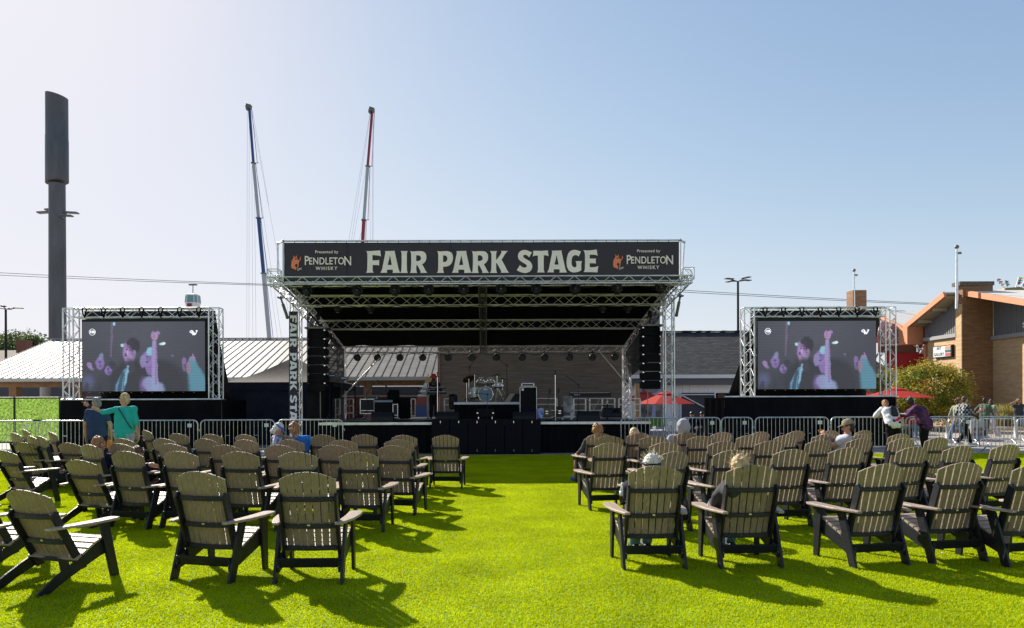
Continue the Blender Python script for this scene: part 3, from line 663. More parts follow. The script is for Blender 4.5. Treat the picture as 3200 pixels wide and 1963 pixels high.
def wedge(px0, px1, py0, py1, Y, lab, mk=True):
    a, b = P(px0, py0, Y), P(px1, py1, Y); t = thing('floor_monitor', lab, 'monitor speaker', ((a.x + b.x) / 2, Y, b.z), 0, 'floor monitors on the stage edge')
    h = a.z - b.z; mb = MB(); mb.prism([(Y, b.z), (Y, b.z + h * .55), (Y + .12, a.z), (Y + .35, a.z - .03), (Y + .5, b.z)], a.x, b.x, 'x'); mb.build('cabinet', M['blackplas'], t, bevel=.015)
    if mk:
        c = (a + b) / 2; mb = MB(); z = b.z + h * .3
        for p, q in (((-.22, -.07), (-.1, .07)), ((-.1, .07), (0, -.07)), ((-.05, .07), (.05, -.07)), ((.05, -.07), (.12, .07)), ((.06, .07), (.22, -.07)), ((.08, -.07), (.22, .07))):
            mb.bar((c.x + p[0], Y - .002, z + p[1]), (c.x + q[0], Y - .002, z + q[1]), .008, .012)
        mb.build('logo', M['frame'], t)
wedge(1158, 1228, 1289, 1320, 21.75, 'black wedge monitor at the left front edge of the stage')
wedge(1806, 1875, 1285, 1317, 21.75, 'black wedge monitor at the right front edge of the stage')
wedge(1363, 1433, 1287, 1320, 21.9, 'black wedge monitor behind the left end of the subwoofers')
wedge(1603, 1673, 1287, 1319, 21.9, 'black wedge monitor behind the right end of the subwoofers')
t = thing('front_fill_speaker', 'small wide loudspeaker on short legs on top of the subwoofers', 'loudspeaker', P(1516, 1308, 21.3))
a, b = P(1488, 1279, 21.25), P(1545, 1303, 21.25); mb = MB(); mb.box(((a.x + b.x) / 2, 21.4, (a.z + b.z) / 2), (b.x - a.x, .3, a.z - b.z)); mb.build('cabinet', M['grille'], t, bevel=.01)
for x in (a.x + .07, b.x - .07): mb = MB(); mb.tube((x, 21.4, 1.08), (x, 21.4, b.z), .018); mb.build('leg', M['chrome'], t)
mb = MB()
for x in (a.x + .04, b.x - .04): mb.box((x, 21.245, (a.z + b.z) / 2), (.05, .01, .03))
mb.build('latch_pair', M['chrome'], t)

# stage lamps
def moving_head(px, py, Y, lab, sc=1., tilt=0.):
    p = P(px, py, Y); t = thing('moving_head_light', lab, 'stage light', p, 0, 'moving head lights under the stage roof')
    s = sc; mb = MB(); mb.box(p + Vector((0, 0, .17 * s)), (.2 * s, .2 * s, .09 * s)); mb.tube(p + Vector((0, 0, .2 * s)), p + Vector((0, 0, .34 * s)), .02); mb.build('base', M['blackplas'], t, bevel=.01)
    mb = MB()
    for e in (-1, 1): mb.bar(p + Vector((e * .13 * s, 0, -.05 * s)), p + Vector((e * .10 * s, 0, .15 * s)), .025, .07)
    mb.build('yoke', M['blackplas'], t, bevel=.006)
    e = -1 if (px // 7) % 2 else 1; MB().path([p + Vector((0, 0, .26)), p + Vector((e * .12, 0, .2)), p + Vector((e * .24, .02, -.02)), p + Vector((e * .30, .04, .1)), p + Vector((e * .34, .06, .34))], .010, 5).build('cable', M['blackplas'], t)
    mb = MB(); mb.lathe(p, [(.001, -.14 * s), (.075 * s, -.14 * s), (.10 * s, -.08 * s), (.105 * s, .02 * s), (.085 * s, .08 * s), (.001, .09 * s)], 20); h = mb.build('lamp_head', M['blackplas'], t)
    mb = MB(); mb.lathe(p, [(.001, -.135 * s), (.07 * s, -.145 * s), (.07 * s, -.15 * s), (.001, -.155 * s)], 20); mb.box(p + Vector((0, -.1 * s, .03)), (.05 * s, .03, .012)); mb.build('lens', M['lens'], h)
M['lens'] = mat('lamp_lens', (.25, .26, .3), .15, .3)
nm = ORD
for i, (px, py) in enumerate(((960, 912), (1117, 911), (1234, 910), (1340, 909), (1449, 908), (1566, 907), (1676, 906), (1797, 906), (1929, 905), (2065, 903))):
    moving_head(px, py, 21.15, f'black moving head light on the front roof beam, {nm[i]} from the left', 1.05)
for i, (px, py) in enumerate(((1055, 965), (1158, 966), (1883, 964), (1962, 964))):
    moving_head(px, py, 23.35, f'dim moving head light under the second roof beam, {nm[i]} from the left', .9)
def par(px, py, Y, lab):
    p = P(px, py, Y); t = thing('par_light', lab, 'stage light', p, 0, 'round spotlights on the rear roof beam'); ax = Vector((0, -.82, -.57))
    x = Vector((1, 0, 0)); y = ax.cross(x); mb = MB()
    mb.tube(p - ax * .16, p, .09, 20, .145); mb.tube(p, p + ax * .06, .15, 20, .155); mb.build('lamp_body', M['blackplas'], t)
    mb = MB()
    for k, (rr, n) in enumerate(((0, 1), (.055, 6), (.105, 12))):
        for j in range(n): q = 6.283 * j / n; mb.ell(p + ax * .062 + x * rr * math.cos(q) + y * rr * math.sin(q), .017, 8, 6)
    mb.build('led_cluster', M['lens'], t)
    mb = MB(); mb.path([p + x * e * .16 + Vector((0, 0, h)) for e, h in ((-1, 0), (-1, .14), (-.5, .2), (.5, .2), (1, .14), (1, 0))], .009, 6); mb.tube(p + Vector((0, 0, .2)), p + Vector((0, 0, .28)), .02); mb.build('yoke', M['blackplas'], t)
for i, px in enumerate((1117, 1180, 1250, 1321, 1401, 1474, 1551, 1632, 1702, 1779, 1851, 1921)):
    par(px, 1117 - i * .15, 29.15, f'black round LED spotlight on the rear beam, {nm[i]} from the left')

# drum riser and kit
t = thing('drum_riser', 'raised black skirted platform with white front edge under the drums', 'platform', P(1521, 1300, 24.5))
a, b = P(1420, 1257, 24.5), P(1622, 1256, 24.5); rz = a.z
mb = MB(); mb.box(((a.x + b.x) / 2, 25.6, rz - .03), (b.x - a.x, 2.2, .06)); mb.build('top', M['deck'], t)
mb = MB(); mb.box(((a.x + b.x) / 2, 24.49, rz - .045), (b.x - a.x + .03, .04, .085)); mb.build('edge', M['white'], t, bevel=.005)
mb = MB(); drape(mb, (a.x, 24.53, 0), (b.x, 24.53, 0), .98, rz - .06, .015, .18); drape(mb, (a.x, 26.6, 0), (a.x, 24.53, 0), .98, rz - .06, .015); drape(mb, (b.x, 24.53, 0), (b.x, 26.6, 0), .98, rz - .06, .015); mb.build('skirt', M['blackfab'], t)
M['shell'] = mat('silver_drum_shell', (.42, .42, .38), .3, .4, var=.15, vscale=20)
M['skin_blue'] = mat('grey_blue_drumhead', (.13, .2, .27), .35)
M['clear'] = mat('drumhead', (.32, .2, .1), .25)
M['bronze'] = mat('bronze_cymbal', (.32, .22, .09), .25, .9)
kit = thing('drum_kit', 'silver drum kit with a blue grey bass drum on the riser', 'drum kit', P(1517, 1256, 25.2))
def drum(c, r, L, axis, name, front=None, hd=M['clear']):
    c = Vector(c); axis = Vector(axis).normalized(); mb = MB(); mb.tube(c - axis * L / 2, c + axis * L / 2, r, 28); sh = mb.build(name, M['shell'], kit)
    x = axis.orthogonal().normalized(); y = axis.cross(x)
    mb = MB()
    for e in (-1, 1): mb.path([c + axis * e * L / 2 + (x * math.cos(q) + y * math.sin(q)) * (r + .006) for q in [6.283 * k / 28 for k in range(28)]], .012, 6, True)
    for k in range(8):
        q = 6.283 * k / 8; d = (x * math.cos(q) + y * math.sin(q)) * (r + .018); mb.tube(c + d - axis * L / 2, c + d + axis * L / 2, .005, 5); mb.box(c + d, (.03, .03, .03))
    mb.build('hoop_and_lugs', M['chrome'], sh)
    mb = MB(); mb.tube(c + axis * (L / 2), c + axis * (L / 2 + .004), r - .006, 28); mb.tube(c - axis * (L / 2), c - axis * (L / 2 + .004), r - .006, 28); mb.build('drumhead', hd, sh)
bc = P(1517.5, 1232, 24.9); drum((bc.x, 25.1, rz + .29), .265, .42, (0, 1, 0), 'bass_drum', hd=M['skin_blue'])
o = text('dw', 'badge', .12, M['white'], (bc.x, 24.88, rz + .47), kit, bold=.003)
for px, py, r, L, ax in ((1502, 1193, .14, .22, (0, .45, 1)), (1533, 1193, .135, .2, (0, .45, 1)), (1484, 1228, .2, .36, (-.1, .1, 1)), (1556, 1205, .17, .15, (0, .2, 1))):
    p = P(px, py, 25.3); drum(p, r, L, ax, {.14: 'tom_drum', .135: 'tom_drum', .2: 'floor_tom', .17: 'snare_drum'}[r])
mb = MB()
for px in (1475, 1494): p = P(px, 1240, 25.3); mb.tube((p.x, 25.2, rz), p, .012, 6)
for px in (1502, 1533): p = P(px, 1200, 25.3); mb.tube((bc.x, 25.1, rz + .5), p, .014, 6)
p = P(1556, 1212, 25.3)
for q in (0, 2.1, 4.2): mb.tube(p, (p.x + .25 * math.cos(q), p.y + .25 * math.sin(q), rz), .012, 6)
mb.build('drum_hardware', M['chrome'], kit)
def cym(px, py, r, tilt, pyb, lab):
    p = P(px, py, 25.4); b0 = Vector((p.x, 25.4, rz)); t = thing('cymbal_stand', lab, 'cymbal', b0, 0, 'cymbals around the drum kit')
    mb = MB(); mb.tube(b0 + Vector((0, 0, .2)), p, .012, 8)
    for q in (0.5, 2.6, 4.7): mb.tube(b0 + Vector((0, 0, .45)), b0 + Vector((.28 * math.cos(q), .28 * math.sin(q), .01)), .009, 6)
    mb.build('stand', M['chrome'], t)
    mb = MB(); c = Vector(p); M3 = Euler((tilt, tilt * .8, 0)).to_matrix(); vs = []; n = 28
    prof = ((.001, .03), (.03, .028), (.045, .008), (r, -.012)); 
    for rr, hh in prof: vs += [c + M3 @ Vector((rr * math.cos(6.283 * j / n), rr * math.sin(6.283 * j / n), hh)) for j in range(n)]
    mb.add(vs, [(i * n + j, i * n + (j + 1) % n, (i + 1) * n + (j + 1) % n, (i + 1) * n + j) for i in range(3) for j in range(n)], True); mb.build('cymbal_disc', M['bronze'], t, solid=.003)
cym(1465, 1184, .24, -.5, 0, 'tilted bronze cymbal at the far left of the drum kit'); cym(1483, 1170, .2, -.1, 0, 'flat cymbal high over the floor tom'); cym(1553, 1172, .19, .08, 0, 'dark cymbal behind the right tom'); cym(1570, 1184, .2, .05, 0, 'thin cymbal at the right end of the drum kit')
def mic_stand(px, pyt, Y, lab, zf=.98, boom=None, m='chrome', heavy=.014):
    p = P(px, pyt, Y); b0 = Vector((p.x, Y, zf)); t = thing('microphone_stand', lab, 'microphone stand', b0, 0, 'microphone stands on the stage')
    mb = MB(); mb.tube(b0, p, heavy * .8, 8); mb.tube(b0, b0 + (p - b0) * .55, heavy, 8)
    if boom: mb.lathe(b0, [(.001, .0), (.0, .0)], 6) if False else None
    mb.build('pole', M[m], t)
    mb = MB()
    for q in (.3, 2.4, 4.5): mb.tube(b0 + Vector((0, 0, .14)), b0 + Vector((.26 * math.cos(q), .26 * math.sin(q), .01)), .009, 6)
    mb.build('foot', M['blackplas'], t)
    e = P(*boom, Y - .05) if boom else p
    if boom:
        back = p + (p - e) * .35; mb = MB(); mb.tube(back, e, .009, 6); mb.ell(p, .03); mb.build('boom', M['blackplas'], t)
    mb = MB(); d = (e - p).normalized() if boom else Vector((0, -.3, 1)).normalized(); mb.tube(e, e + d * .12, .012, 8); mb.ell(e + d * .14, .026); mb.build('microphone', M['frame'], t)
mic_stand(1367, 1178, 22.6, 'shiny straight microphone stand in front of the keyboard player'); mic_stand(1735, 1172, 22.3, 'shiny straight microphone stand at the right of the bass cabinet')
mic_stand(1468, 1146, 25.9, 'tall black boom stand left over the drum kit', rz, (1484, 1124), 'frame'); mic_stand(1584, 1142, 25.9, 'tall black boom stand right over the drum kit', rz, (1560, 1124), 'frame')
mic_stand(1458, 1196, 25.1, 'short shiny straight stand left of the floor tom', rz); mic_stand(1807, 1203, 23.6, 'black boom stand beside the right keyboard', .98, (1782, 1184), 'frame')
mic_stand(1146, 1232, 24.4, 'thin black boom stand before the guitar amplifier', .98, (1162, 1208), 'frame', .009); mic_stand(1120, 1212, 25.6, 'thin black stand behind the flight case, left one', .98, None, 'frame', .01); mic_stand(1132, 1216, 25.9, 'thin black stand behind the flight case, right one', .98, None, 'frame', .01)
mic_stand(1523, 1232, 24.2, 'microphone stand centred before the bass drum', .98, (1500, 1230), 'frame', .01)
# amplifiers
t, a, b = flat_box('bass_cabinet', 'tall black bass speaker cabinet right of the drum riser', 'amplifier', 1625, 1210, 1677, 1310, 23.3, .42, M['grille'])
mb = MB()
for x in (a.x, b.x):
    mb.bar((x, 23.3, a.z), (x, 23.3, b.z), .014, .014)
mb.bar((a.x, 23.3, a.z), (b.x, 23.3, a.z), .014, .014); mb.build('trim', M['alu'], t)
MB().box((a.x + .09, 23.28, a.z - .08), (.07, .01, .085)).build('badge', M['white'], t)
t, a, b = flat_box('amplifier_head', 'silver framed amplifier head on top of the bass cabinet', 'amplifier', 1629, 1197, 1670, 1208.5, 23.35, .3, M['alu'], bevel=.02)
MB().box(((a.x + b.x) / 2, 23.345, (a.z + b.z) / 2), (b.x - a.x - .07, .02, .06)).build('control_panel', M['frame'], t)
t, a, b = flat_box('guitar_amplifier', 'black guitar combo amplifier on the left half of the stage', 'amplifier', 1169, 1247, 1229, 1290, 24.2, .32, M['grille'])
MB().box(((a.x + b.x) / 2, 24.19, a.z - .08), (b.x - a.x - .05, .02, .07)).build('control_panel', mat('blue_grey_panel', (.2, .24, .27), .4), t)
def case(px0, py0, px1, py1, Y, lab, dep=.5):
    t, a, b = flat_box('flight_case', lab, 'flight case', px0, py0, px1, py1, Y, dep, M['blackplas'], bevel=.004); mb = MB(); Yf = Y - .003
    for p, q in (((a.x, a.z), (b.x, a.z)), ((a.x, b.z), (b.x, b.z)), ((a.x, a.z), (a.x, b.z)), ((b.x, a.z), (b.x, b.z)), ((a.x, b.z + (a.z - b.z) * .2), (b.x, b.z + (a.z - b.z) * .2))): mb.bar((p[0], Yf, p[1]), (q[0], Yf, q[1]), .025, .025)
    for x in (a.x, b.x):
        for z in (a.z, b.z): mb.ell((x, Yf, z), .026, 8, 6)
    mb.build('edge_trim', M['alu'], t); return t
case(1126, 1248, 1170, 1292, 24.5, 'black flight case with silver edges beside the guitar amplifier'); case(1228, 1264, 1243, 1306, 24.0, 'narrow silver edged case right of the guitar amplifier')
t, a, b = flat_box('amplifier_head', 'grey amplifier head on top of the flight case', 'amplifier', 1140, 1236, 1180, 1247.5, 24.6, .28, M['darkalu'])
MB().box(((a.x + b.x) / 2, 24.59, (a.z + b.z) / 2), (b.x - a.x - .1, .02, .05)).build('control_panel', M['frame'], t)
# covered chairs, bags
def lump(name, lab, cat, px0, py0, px1, py1, Y, m, dep=.35, n=5, seed=1, col=.02):
    a, b = P(px0, py0, Y), P(px1, py1, Y); rnd = random.Random(seed); mb = MB(); w, h = b.x - a.x, a.z - b.z; c = Vector(((a.x + b.x) / 2, Y, (a.z + b.z) / 2))
    for k in range(n): mb.box(c + Vector((rnd.uniform(-.06, .06) * w, rnd.uniform(-.1, .1) * dep, -h * .03 * k)), (w * rnd.uniform(.8, .98), dep * rnd.uniform(.7, 1), h * rnd.uniform(.86, .94)), (rnd.uniform(-.04, .04), rnd.uniform(-.06, .06), rnd.uniform(-.2, .2)))
    o = remesh(mb, name, m, None, .018, 6, col, 7); return tag(o, lab, cat)
lump('covered_stack', 'tall black cloth covered stack behind the guitar amplifier', 'covered equipment', 1211, 1215, 1247, 1302, 25.2, M['blackfab'], seed=2)
lump('covered_stack', 'lower black cloth covered stack left of the keyboard player', 'covered equipment', 1249, 1241, 1282, 1303, 24.9, M['blackfab'], seed=3)
lump('stage_bag', 'black bag hanging beside the left speaker column', 'bag', 1036, 1206, 1061, 1240, 24.6, M['blackfab'], seed=4)
lump('stage_curtain', 'dark maroon cloth behind the left speaker column', 'curtain', 984, 1229, 1029, 1313, 27.0, mat('maroon_cloth', (.09, .035, .045), .8, var=.3), .15, seed=5)
lump('plastic_bag', 'crumpled blue and white bag beside the bass cabinet', 'bag', 1679, 1274, 1698, 1306, 23.2, mat('blue_white_bag', (.02, .10, .5), .4, col2=(.6, .62, .65), vscale=9), .2, seed=6)
lump('side_speaker', 'black tilted drum monitor on the left of the riser', 'monitor speaker', 1404, 1230, 1428, 1275, 25.0, M['blackplas'], .4, seed=7)
t = thing('drum_monitor', 'pale backed slanted monitor speaker right of the drum kit', 'monitor speaker', P(1600, 1256, 25.4))
a, b = P(1583, 1231, 25.4), P(1624, 1257, 25.4); mb = MB(); mb.prism([(25.2, b.z), (25.2, a.z - .05), (25.4, a.z), (25.8, b.z)], a.x + .05, b.x, 'x'); mb.build('cabinet', M['blackplas'], t, bevel=.02)
MB().prism([(a.x - .1, b.z), (a.x + .12, a.z), (a.x + .3, a.z), (a.x + .1, b.z)], 25.17, 25.2).build('side_panel', mat('tan_panel', (.34, .3, .24), .6), t)
for px, py, lab in ((1026, 1174, 'left dark antenna paddle in front of the stage truss'), (1063, 1182, 'right dark antenna paddle in front of the stage truss')):
    t = thing('antenna_paddle', lab, 'antenna', P(px + 12, 1310, 24.3), 0, 'antenna paddles'); f = lambda u, v: (P(px + u, py + v, 24.3).x, P(px + u, py + v, 24.3).z)
    MB().prism([f(0, -10), f(26, -2), f(26, 3), f(3, 14)], 24.28, 24.31).build('paddle', mat('dark_blue_plastic', (.03, .04, .06), .5), t)
    MB().bar((f(4, 0)[0], 24.27, f(4, 0)[1]), (f(20, 0)[0], 24.27, f(20, 0)[1]), .01, .03).build('marking', M['paleprint'], t)
    p = P(px + 6, py + 12, 24.3); mb = MB(); mb.tube(p, (p.x - .04, 24.3, .98), .012, 6)
    for q in (.3, 2.4, 4.5): mb.tube((p.x - .04, 24.3, 1.2), (p.x - .04 + .2 * math.cos(q), 24.3 + .2 * math.sin(q), .99), .009, 6)
    mb.build('stand', M['frame'], t)
# stage rails
def rail(px0, px1, Y, lab, ys=(1246, 1264, 1283), posts=2):
    a, b = P(px0, ys[0], Y), P(px1, ys[0], Y); t = thing('stage_railing', lab, 'railing', ((a.x + b.x) / 2, Y, .98), 0, 'aluminium railings at the back of the stage')
    mb = MB()
    for y in ys: p = P(px0, y, Y); mb.tube((a.x, Y, p.z), (b.x, Y, p.z), .02, 8)
    mb.build('bars', M['alu'], t)
    for k in range(posts): x = a.x + (b.x - a.x) * k / (posts - 1); mb = MB(); mb.tube((x, Y, .98), (x, Y, a.z), .028, 8); mb.build('post', M['alu'], t)
rail(1672, 1740, 28.6, 'silver stage railing section behind the straight microphone stand'); rail(1793, 1830, 28.6, 'silver stage railing section left of the keyboard legs'); rail(1843, 1921, 28.6, 'silver stage railing section behind the keyboard', posts=3); rail(1934, 2000, 27.6, 'silver stage railing at the right rear truss leg', posts=3)
rail(1389, 1425, 28.6, 'silver stage railing section left of the drum riser', (1247, 1266)); rail(1034, 1062, 27.6, 'silver stage railing at the left rear truss leg', (1248, 1275, 1295), 3); rail(1076, 1104, 28.4, 'silver stage railing section near the flight case', (1247, 1268, 1290), 3); rail(1285, 1298, 28.4, 'silver upright rail behind the striped board', (1247, 1300))
# keyboards
def keyboard(px0, px1, py, Y, lab, h=.1, dep=.32):
    a, b = P(px0, py, Y), P(px1, py, Y); t = thing('keyboard', lab, 'keyboard', ((a.x + b.x) / 2, Y, a.z - h / 2)); c = (a + b) / 2
    MB().box((c.x, Y + dep / 2, a.z), (b.x - a.x, dep, h)).build('body', M['blackplas'], t, bevel=.01)
    mb = MB(); mb.cur = 0; mb.box((c.x, Y + dep * .75, a.z + h / 2 + .006), (b.x - a.x - .08, dep * .4, .012)); mb.build('keys', M['white'], t)
    MB().bar((a.x + .15, Y - .002, a.z), (a.x + .35, Y - .002, a.z), .012, .02).build('marking', M['paleprint'], t)
keyboard(1305, 1391, 1213, 23.5, 'upper black keyboard of the two tier stand on the left', .05, .28); keyboard(1302, 1393, 1228.5, 23.4, 'lower grey edged keyboard of the two tier stand on the left', .07, .34)
keyboard(1781, 1910, 1234, 24.2, 'long black stage keyboard on an X shaped stand at right', .13, .3)
t = thing('keyboard_stand', 'single column two tier keyboard stand on the left', 'keyboard stand', P(1338, 1306, 23.5)); z0 = .98; cx = P(1338, 1300, 23.6).x
MB().bar((cx, 23.62, z0 + .05), (cx - .02, 23.62, P(1338, 1213, 23.6).z), .1, .08).build('column', M['darkalu'], t, bevel=.01)
mb = MB(); mb.tube((cx - .4, 23.2, z0 + .03), (cx + .35, 23.3, z0 + .06), .025); mb.tube((cx, 23.3, z0 + .05), (cx, 24.0, z0 + .03), .025); mb.build('foot', M['darkalu'], t)
mb = MB()
for py in (1217, 1232):
    z = P(1338, py, 23.6).z
    for e in (-.25, .25): mb.bar((cx, 23.6, z), (cx + e, 23.5, z), .02, .03)
mb.build('arm', M['darkalu'], t)
t = thing('keyboard_stand', 'X shaped folding stand under the right keyboard', 'keyboard stand', P(1855, 1300, 24.3))
a, b = P(1833, 1242, 24.35), P(1878, 1242, 24.35)
for p, q in ((a, b), (b, a)): MB().bar(p, Vector((q.x, 24.35 + .02 * (p.x < q.x), .99)), .05, .025).build('leg', mat('beige_metal', (.3, .27, .22), .5), t)
# guitars, board, covered chair, table with bottle, cloth
def guitar(px, pyb, Y, col, lab, lean=.08):
    b0 = P(px, pyb, Y); t = thing('guitar', lab, 'guitar', b0); mb = MB(); k = 1.
    out = [(0, 0), (.13, .01), (.17, .08), (.14, .17), (.12, .23), (.14, .30), (.12, .36), (.05, .38), (-.05, .38), (-.11, .38), (-.13, .31), (-.11, .23), (-.15, .16), (-.17, .08), (-.12, .01)]
    mb.prism([(b0.x + u, b0.z + v) for u, v in out], Y, Y + .05); mb.build('body', col, t, bevel=.012)
    MB().bar((b0.x, Y - .005, b0.z + .3), (b0.x + lean, Y - .005, b0.z + .85), .05, .02).build('neck', M['frame'], t)
    MB().box((b0.x + lean + .01, Y - .005, b0.z + .92), (.08, .02, .16)).build('headstock', M['frame'], t, bevel=.005)
    mb = MB(); mb.box((b0.x, Y - .008, b0.z + .14), (.09, .01, .03)); mb.box((b0.x, Y - .008, b0.z + .22), (.09, .01, .03)); mb.build('pickup', M['chrome'], t)
guitar(1709, 1305, 23.8, mat('dark_green_body', (.03, .05, .04), .25), 'dark electric guitar standing at the right of the blue bag', .1); guitar(1749, 1304, 23.7, M['frame'], 'black guitar leaning by the cow print cloth', -.05)
t = thing('striped_board', 'upright white tan red and blue painted board behind the keyboards', 'surfboard', P(1337, 1303, 25.2))
f = lambda px, py: (P(px, py, 25.2).x, P(px, py, 25.2).z)
for ya, yb, la, lb, ra, rb, m in ((1167, 1178, 1336, 1331, 1338, 1345, (.75, .73, .68)), (1178, 1197, 1331, 1327, 1345, 1347, (.45, .28, .12)), (1197, 1239, 1327, 1304, 1347, 1352, (.72, .70, .64)), (1239, 1267, 1304, 1299, 1352, 1355, (.35, .06, .05)), (1267, 1303, 1299, 1299, 1355, 1355, (.05, .10, .26))):
    MB().prism([f(la, ya), f(ra, ya), f(rb, yb), f(lb, yb)], 25.2, 25.24).build('painted_panel', mat('board_paint', m, .5), t)
t = thing('stage_chair', 'white wooden chair draped with cow print cloth on the stage', 'chair', P(1773, 1304, 23.9)); a, b = P(1757, 1268, 23.9), P(1789, 1302, 23.9)
MB().box(((a.x + b.x) / 2, 24.05, a.z), (b.x - a.x, .36, .04)).build('seat', M['white'], t, bevel=.005)
for x in (a.x + .02, b.x - .02):
    for y in (23.9, 24.2): MB().bar((x, y, .98), (x, y, a.z), .04, .04).build('leg', M['white'], t)
MB().box(((a.x + b.x) / 2, 23.9, 1.1), (b.x - a.x, .02, .05)).build('stretcher', M['white'], t)
lump('cow_print_cloth', 'black and white cow print cloth thrown over the stage chair', 'cloth', 1757, 1234, 1790, 1286, 23.95, mat('cow_print', (.012, .012, .014), .8, col2=(.42, .42, .40), vscale=3.1), .2, seed=12)
t = thing('stage_stool', 'small round dark table holding a water bottle on the stage', 'table', P(1896, 1300, 24.6)); p = P(1898, 1266, 24.6)
MB().lathe((p.x, 24.6, p.z), [(.2, 0), (.2, -.03)], 20).build('top', M['blackplas'], t); MB().tube((p.x, 24.6, .98), (p.x, 24.6, p.z - .03), .03).build('column', M['blackplas'], t)
t = thing('water_bottle', 'clear plastic water bottle on the small stage table', 'bottle', p)
M['clearplas'] = mat('clear_plastic', (.75, .8, .85), .1); M['clearplas'].node_tree.nodes['Principled BSDF'].inputs['Transmission Weight'].default_value = .85
MB().lathe(p, [(.001, 0), (.033, 0), (.034, .12), (.014, .17), (.014, .19)], 14).build('bottle_body', M['clearplas'], t); MB().lathe(p + Vector((0, 0, .19)), [(.016, 0), (.016, .018), (.001, .018)], 12).build('bottle_cap', M['white'], t)
t = thing('stage_speaker', 'round sided black speaker lying on the stage at right', 'monitor speaker', P(1915, 1306, 23.2)); a, b = P(1886, 1275, 23.2), P(1944, 1305, 23.2)
MB().prism([(23.2, b.z), (23.2, b.z + .12), (23.3, a.z), (23.5, a.z), (23.75, b.z + .1), (23.75, b.z)], a.x, b.x, 'x').build('cabinet', M['blackplas'], t, bevel=.04)
MB().lathe(((a.x + b.x) / 2 + .12, 23.25, (a.z + b.z) / 2), [(.1, -.03), (.12, -.04), (.001, -.02)], 18, 'y').build('speaker_cone', M['grille'], t)
tag(MB().box(P(1992, 1262, 28.9), (.2, .12, 1.7)).build('wood_post', mat('pale_wood', (.42, .27, .14), .7, var=.2, vscale=3, stretch=(6, 6, 1)), bevel=.01), 'pale wooden post behind the right rear truss leg', 'post')

# loose cables on the stage, and cable runs along the beams
for k, pts in enumerate((((1100, 1306), (1130, 1311), (1180, 1309), (1235, 1312), (1290, 1308)), ((1700, 1307), (1760, 1312), (1800, 1308), (1850, 1313), (1950, 1309)), ((1430, 1309), (1380, 1311), (1340, 1308)))):
    q = [Vector(((a - VX) / F * 23, 22.4 + .5 * math.sin(i * 2 + k), .99)) for i, (a, b) in enumerate(pts)]
    tag(MB().path(q, .012, 6).build('stage_cable', M['blackplas']), 'black cable lying on the stage floor, ' + ('left half', 'right half', 'before the keyboard player')[k], 'cable')
rnd = random.Random(11)
for key, x0_, x1_ in (('f', -6.2, 5.6), ('l', -5.9, 5.4), ('r', -6.1, 5.5)):
    Y, z = ZB[key]; q = [Vector((x0_ + (x1_ - x0_) * i / 70, Y - .17, z - .16 - .06 * abs(math.sin(i * .55)) - .03 * rnd.random())) for i in range(71)]
    MB().path(q, .012, 5).build('cable_run', M['blackplas'], stage)
mic_stand(1090, 1226, 24.8, 'thin black stand beside the left antenna paddles', .98, None, 'frame', .01); mic_stand(1207, 1208, 25.4, 'black boom stand behind the covered stack', .98, (1190, 1196), 'frame', .01)
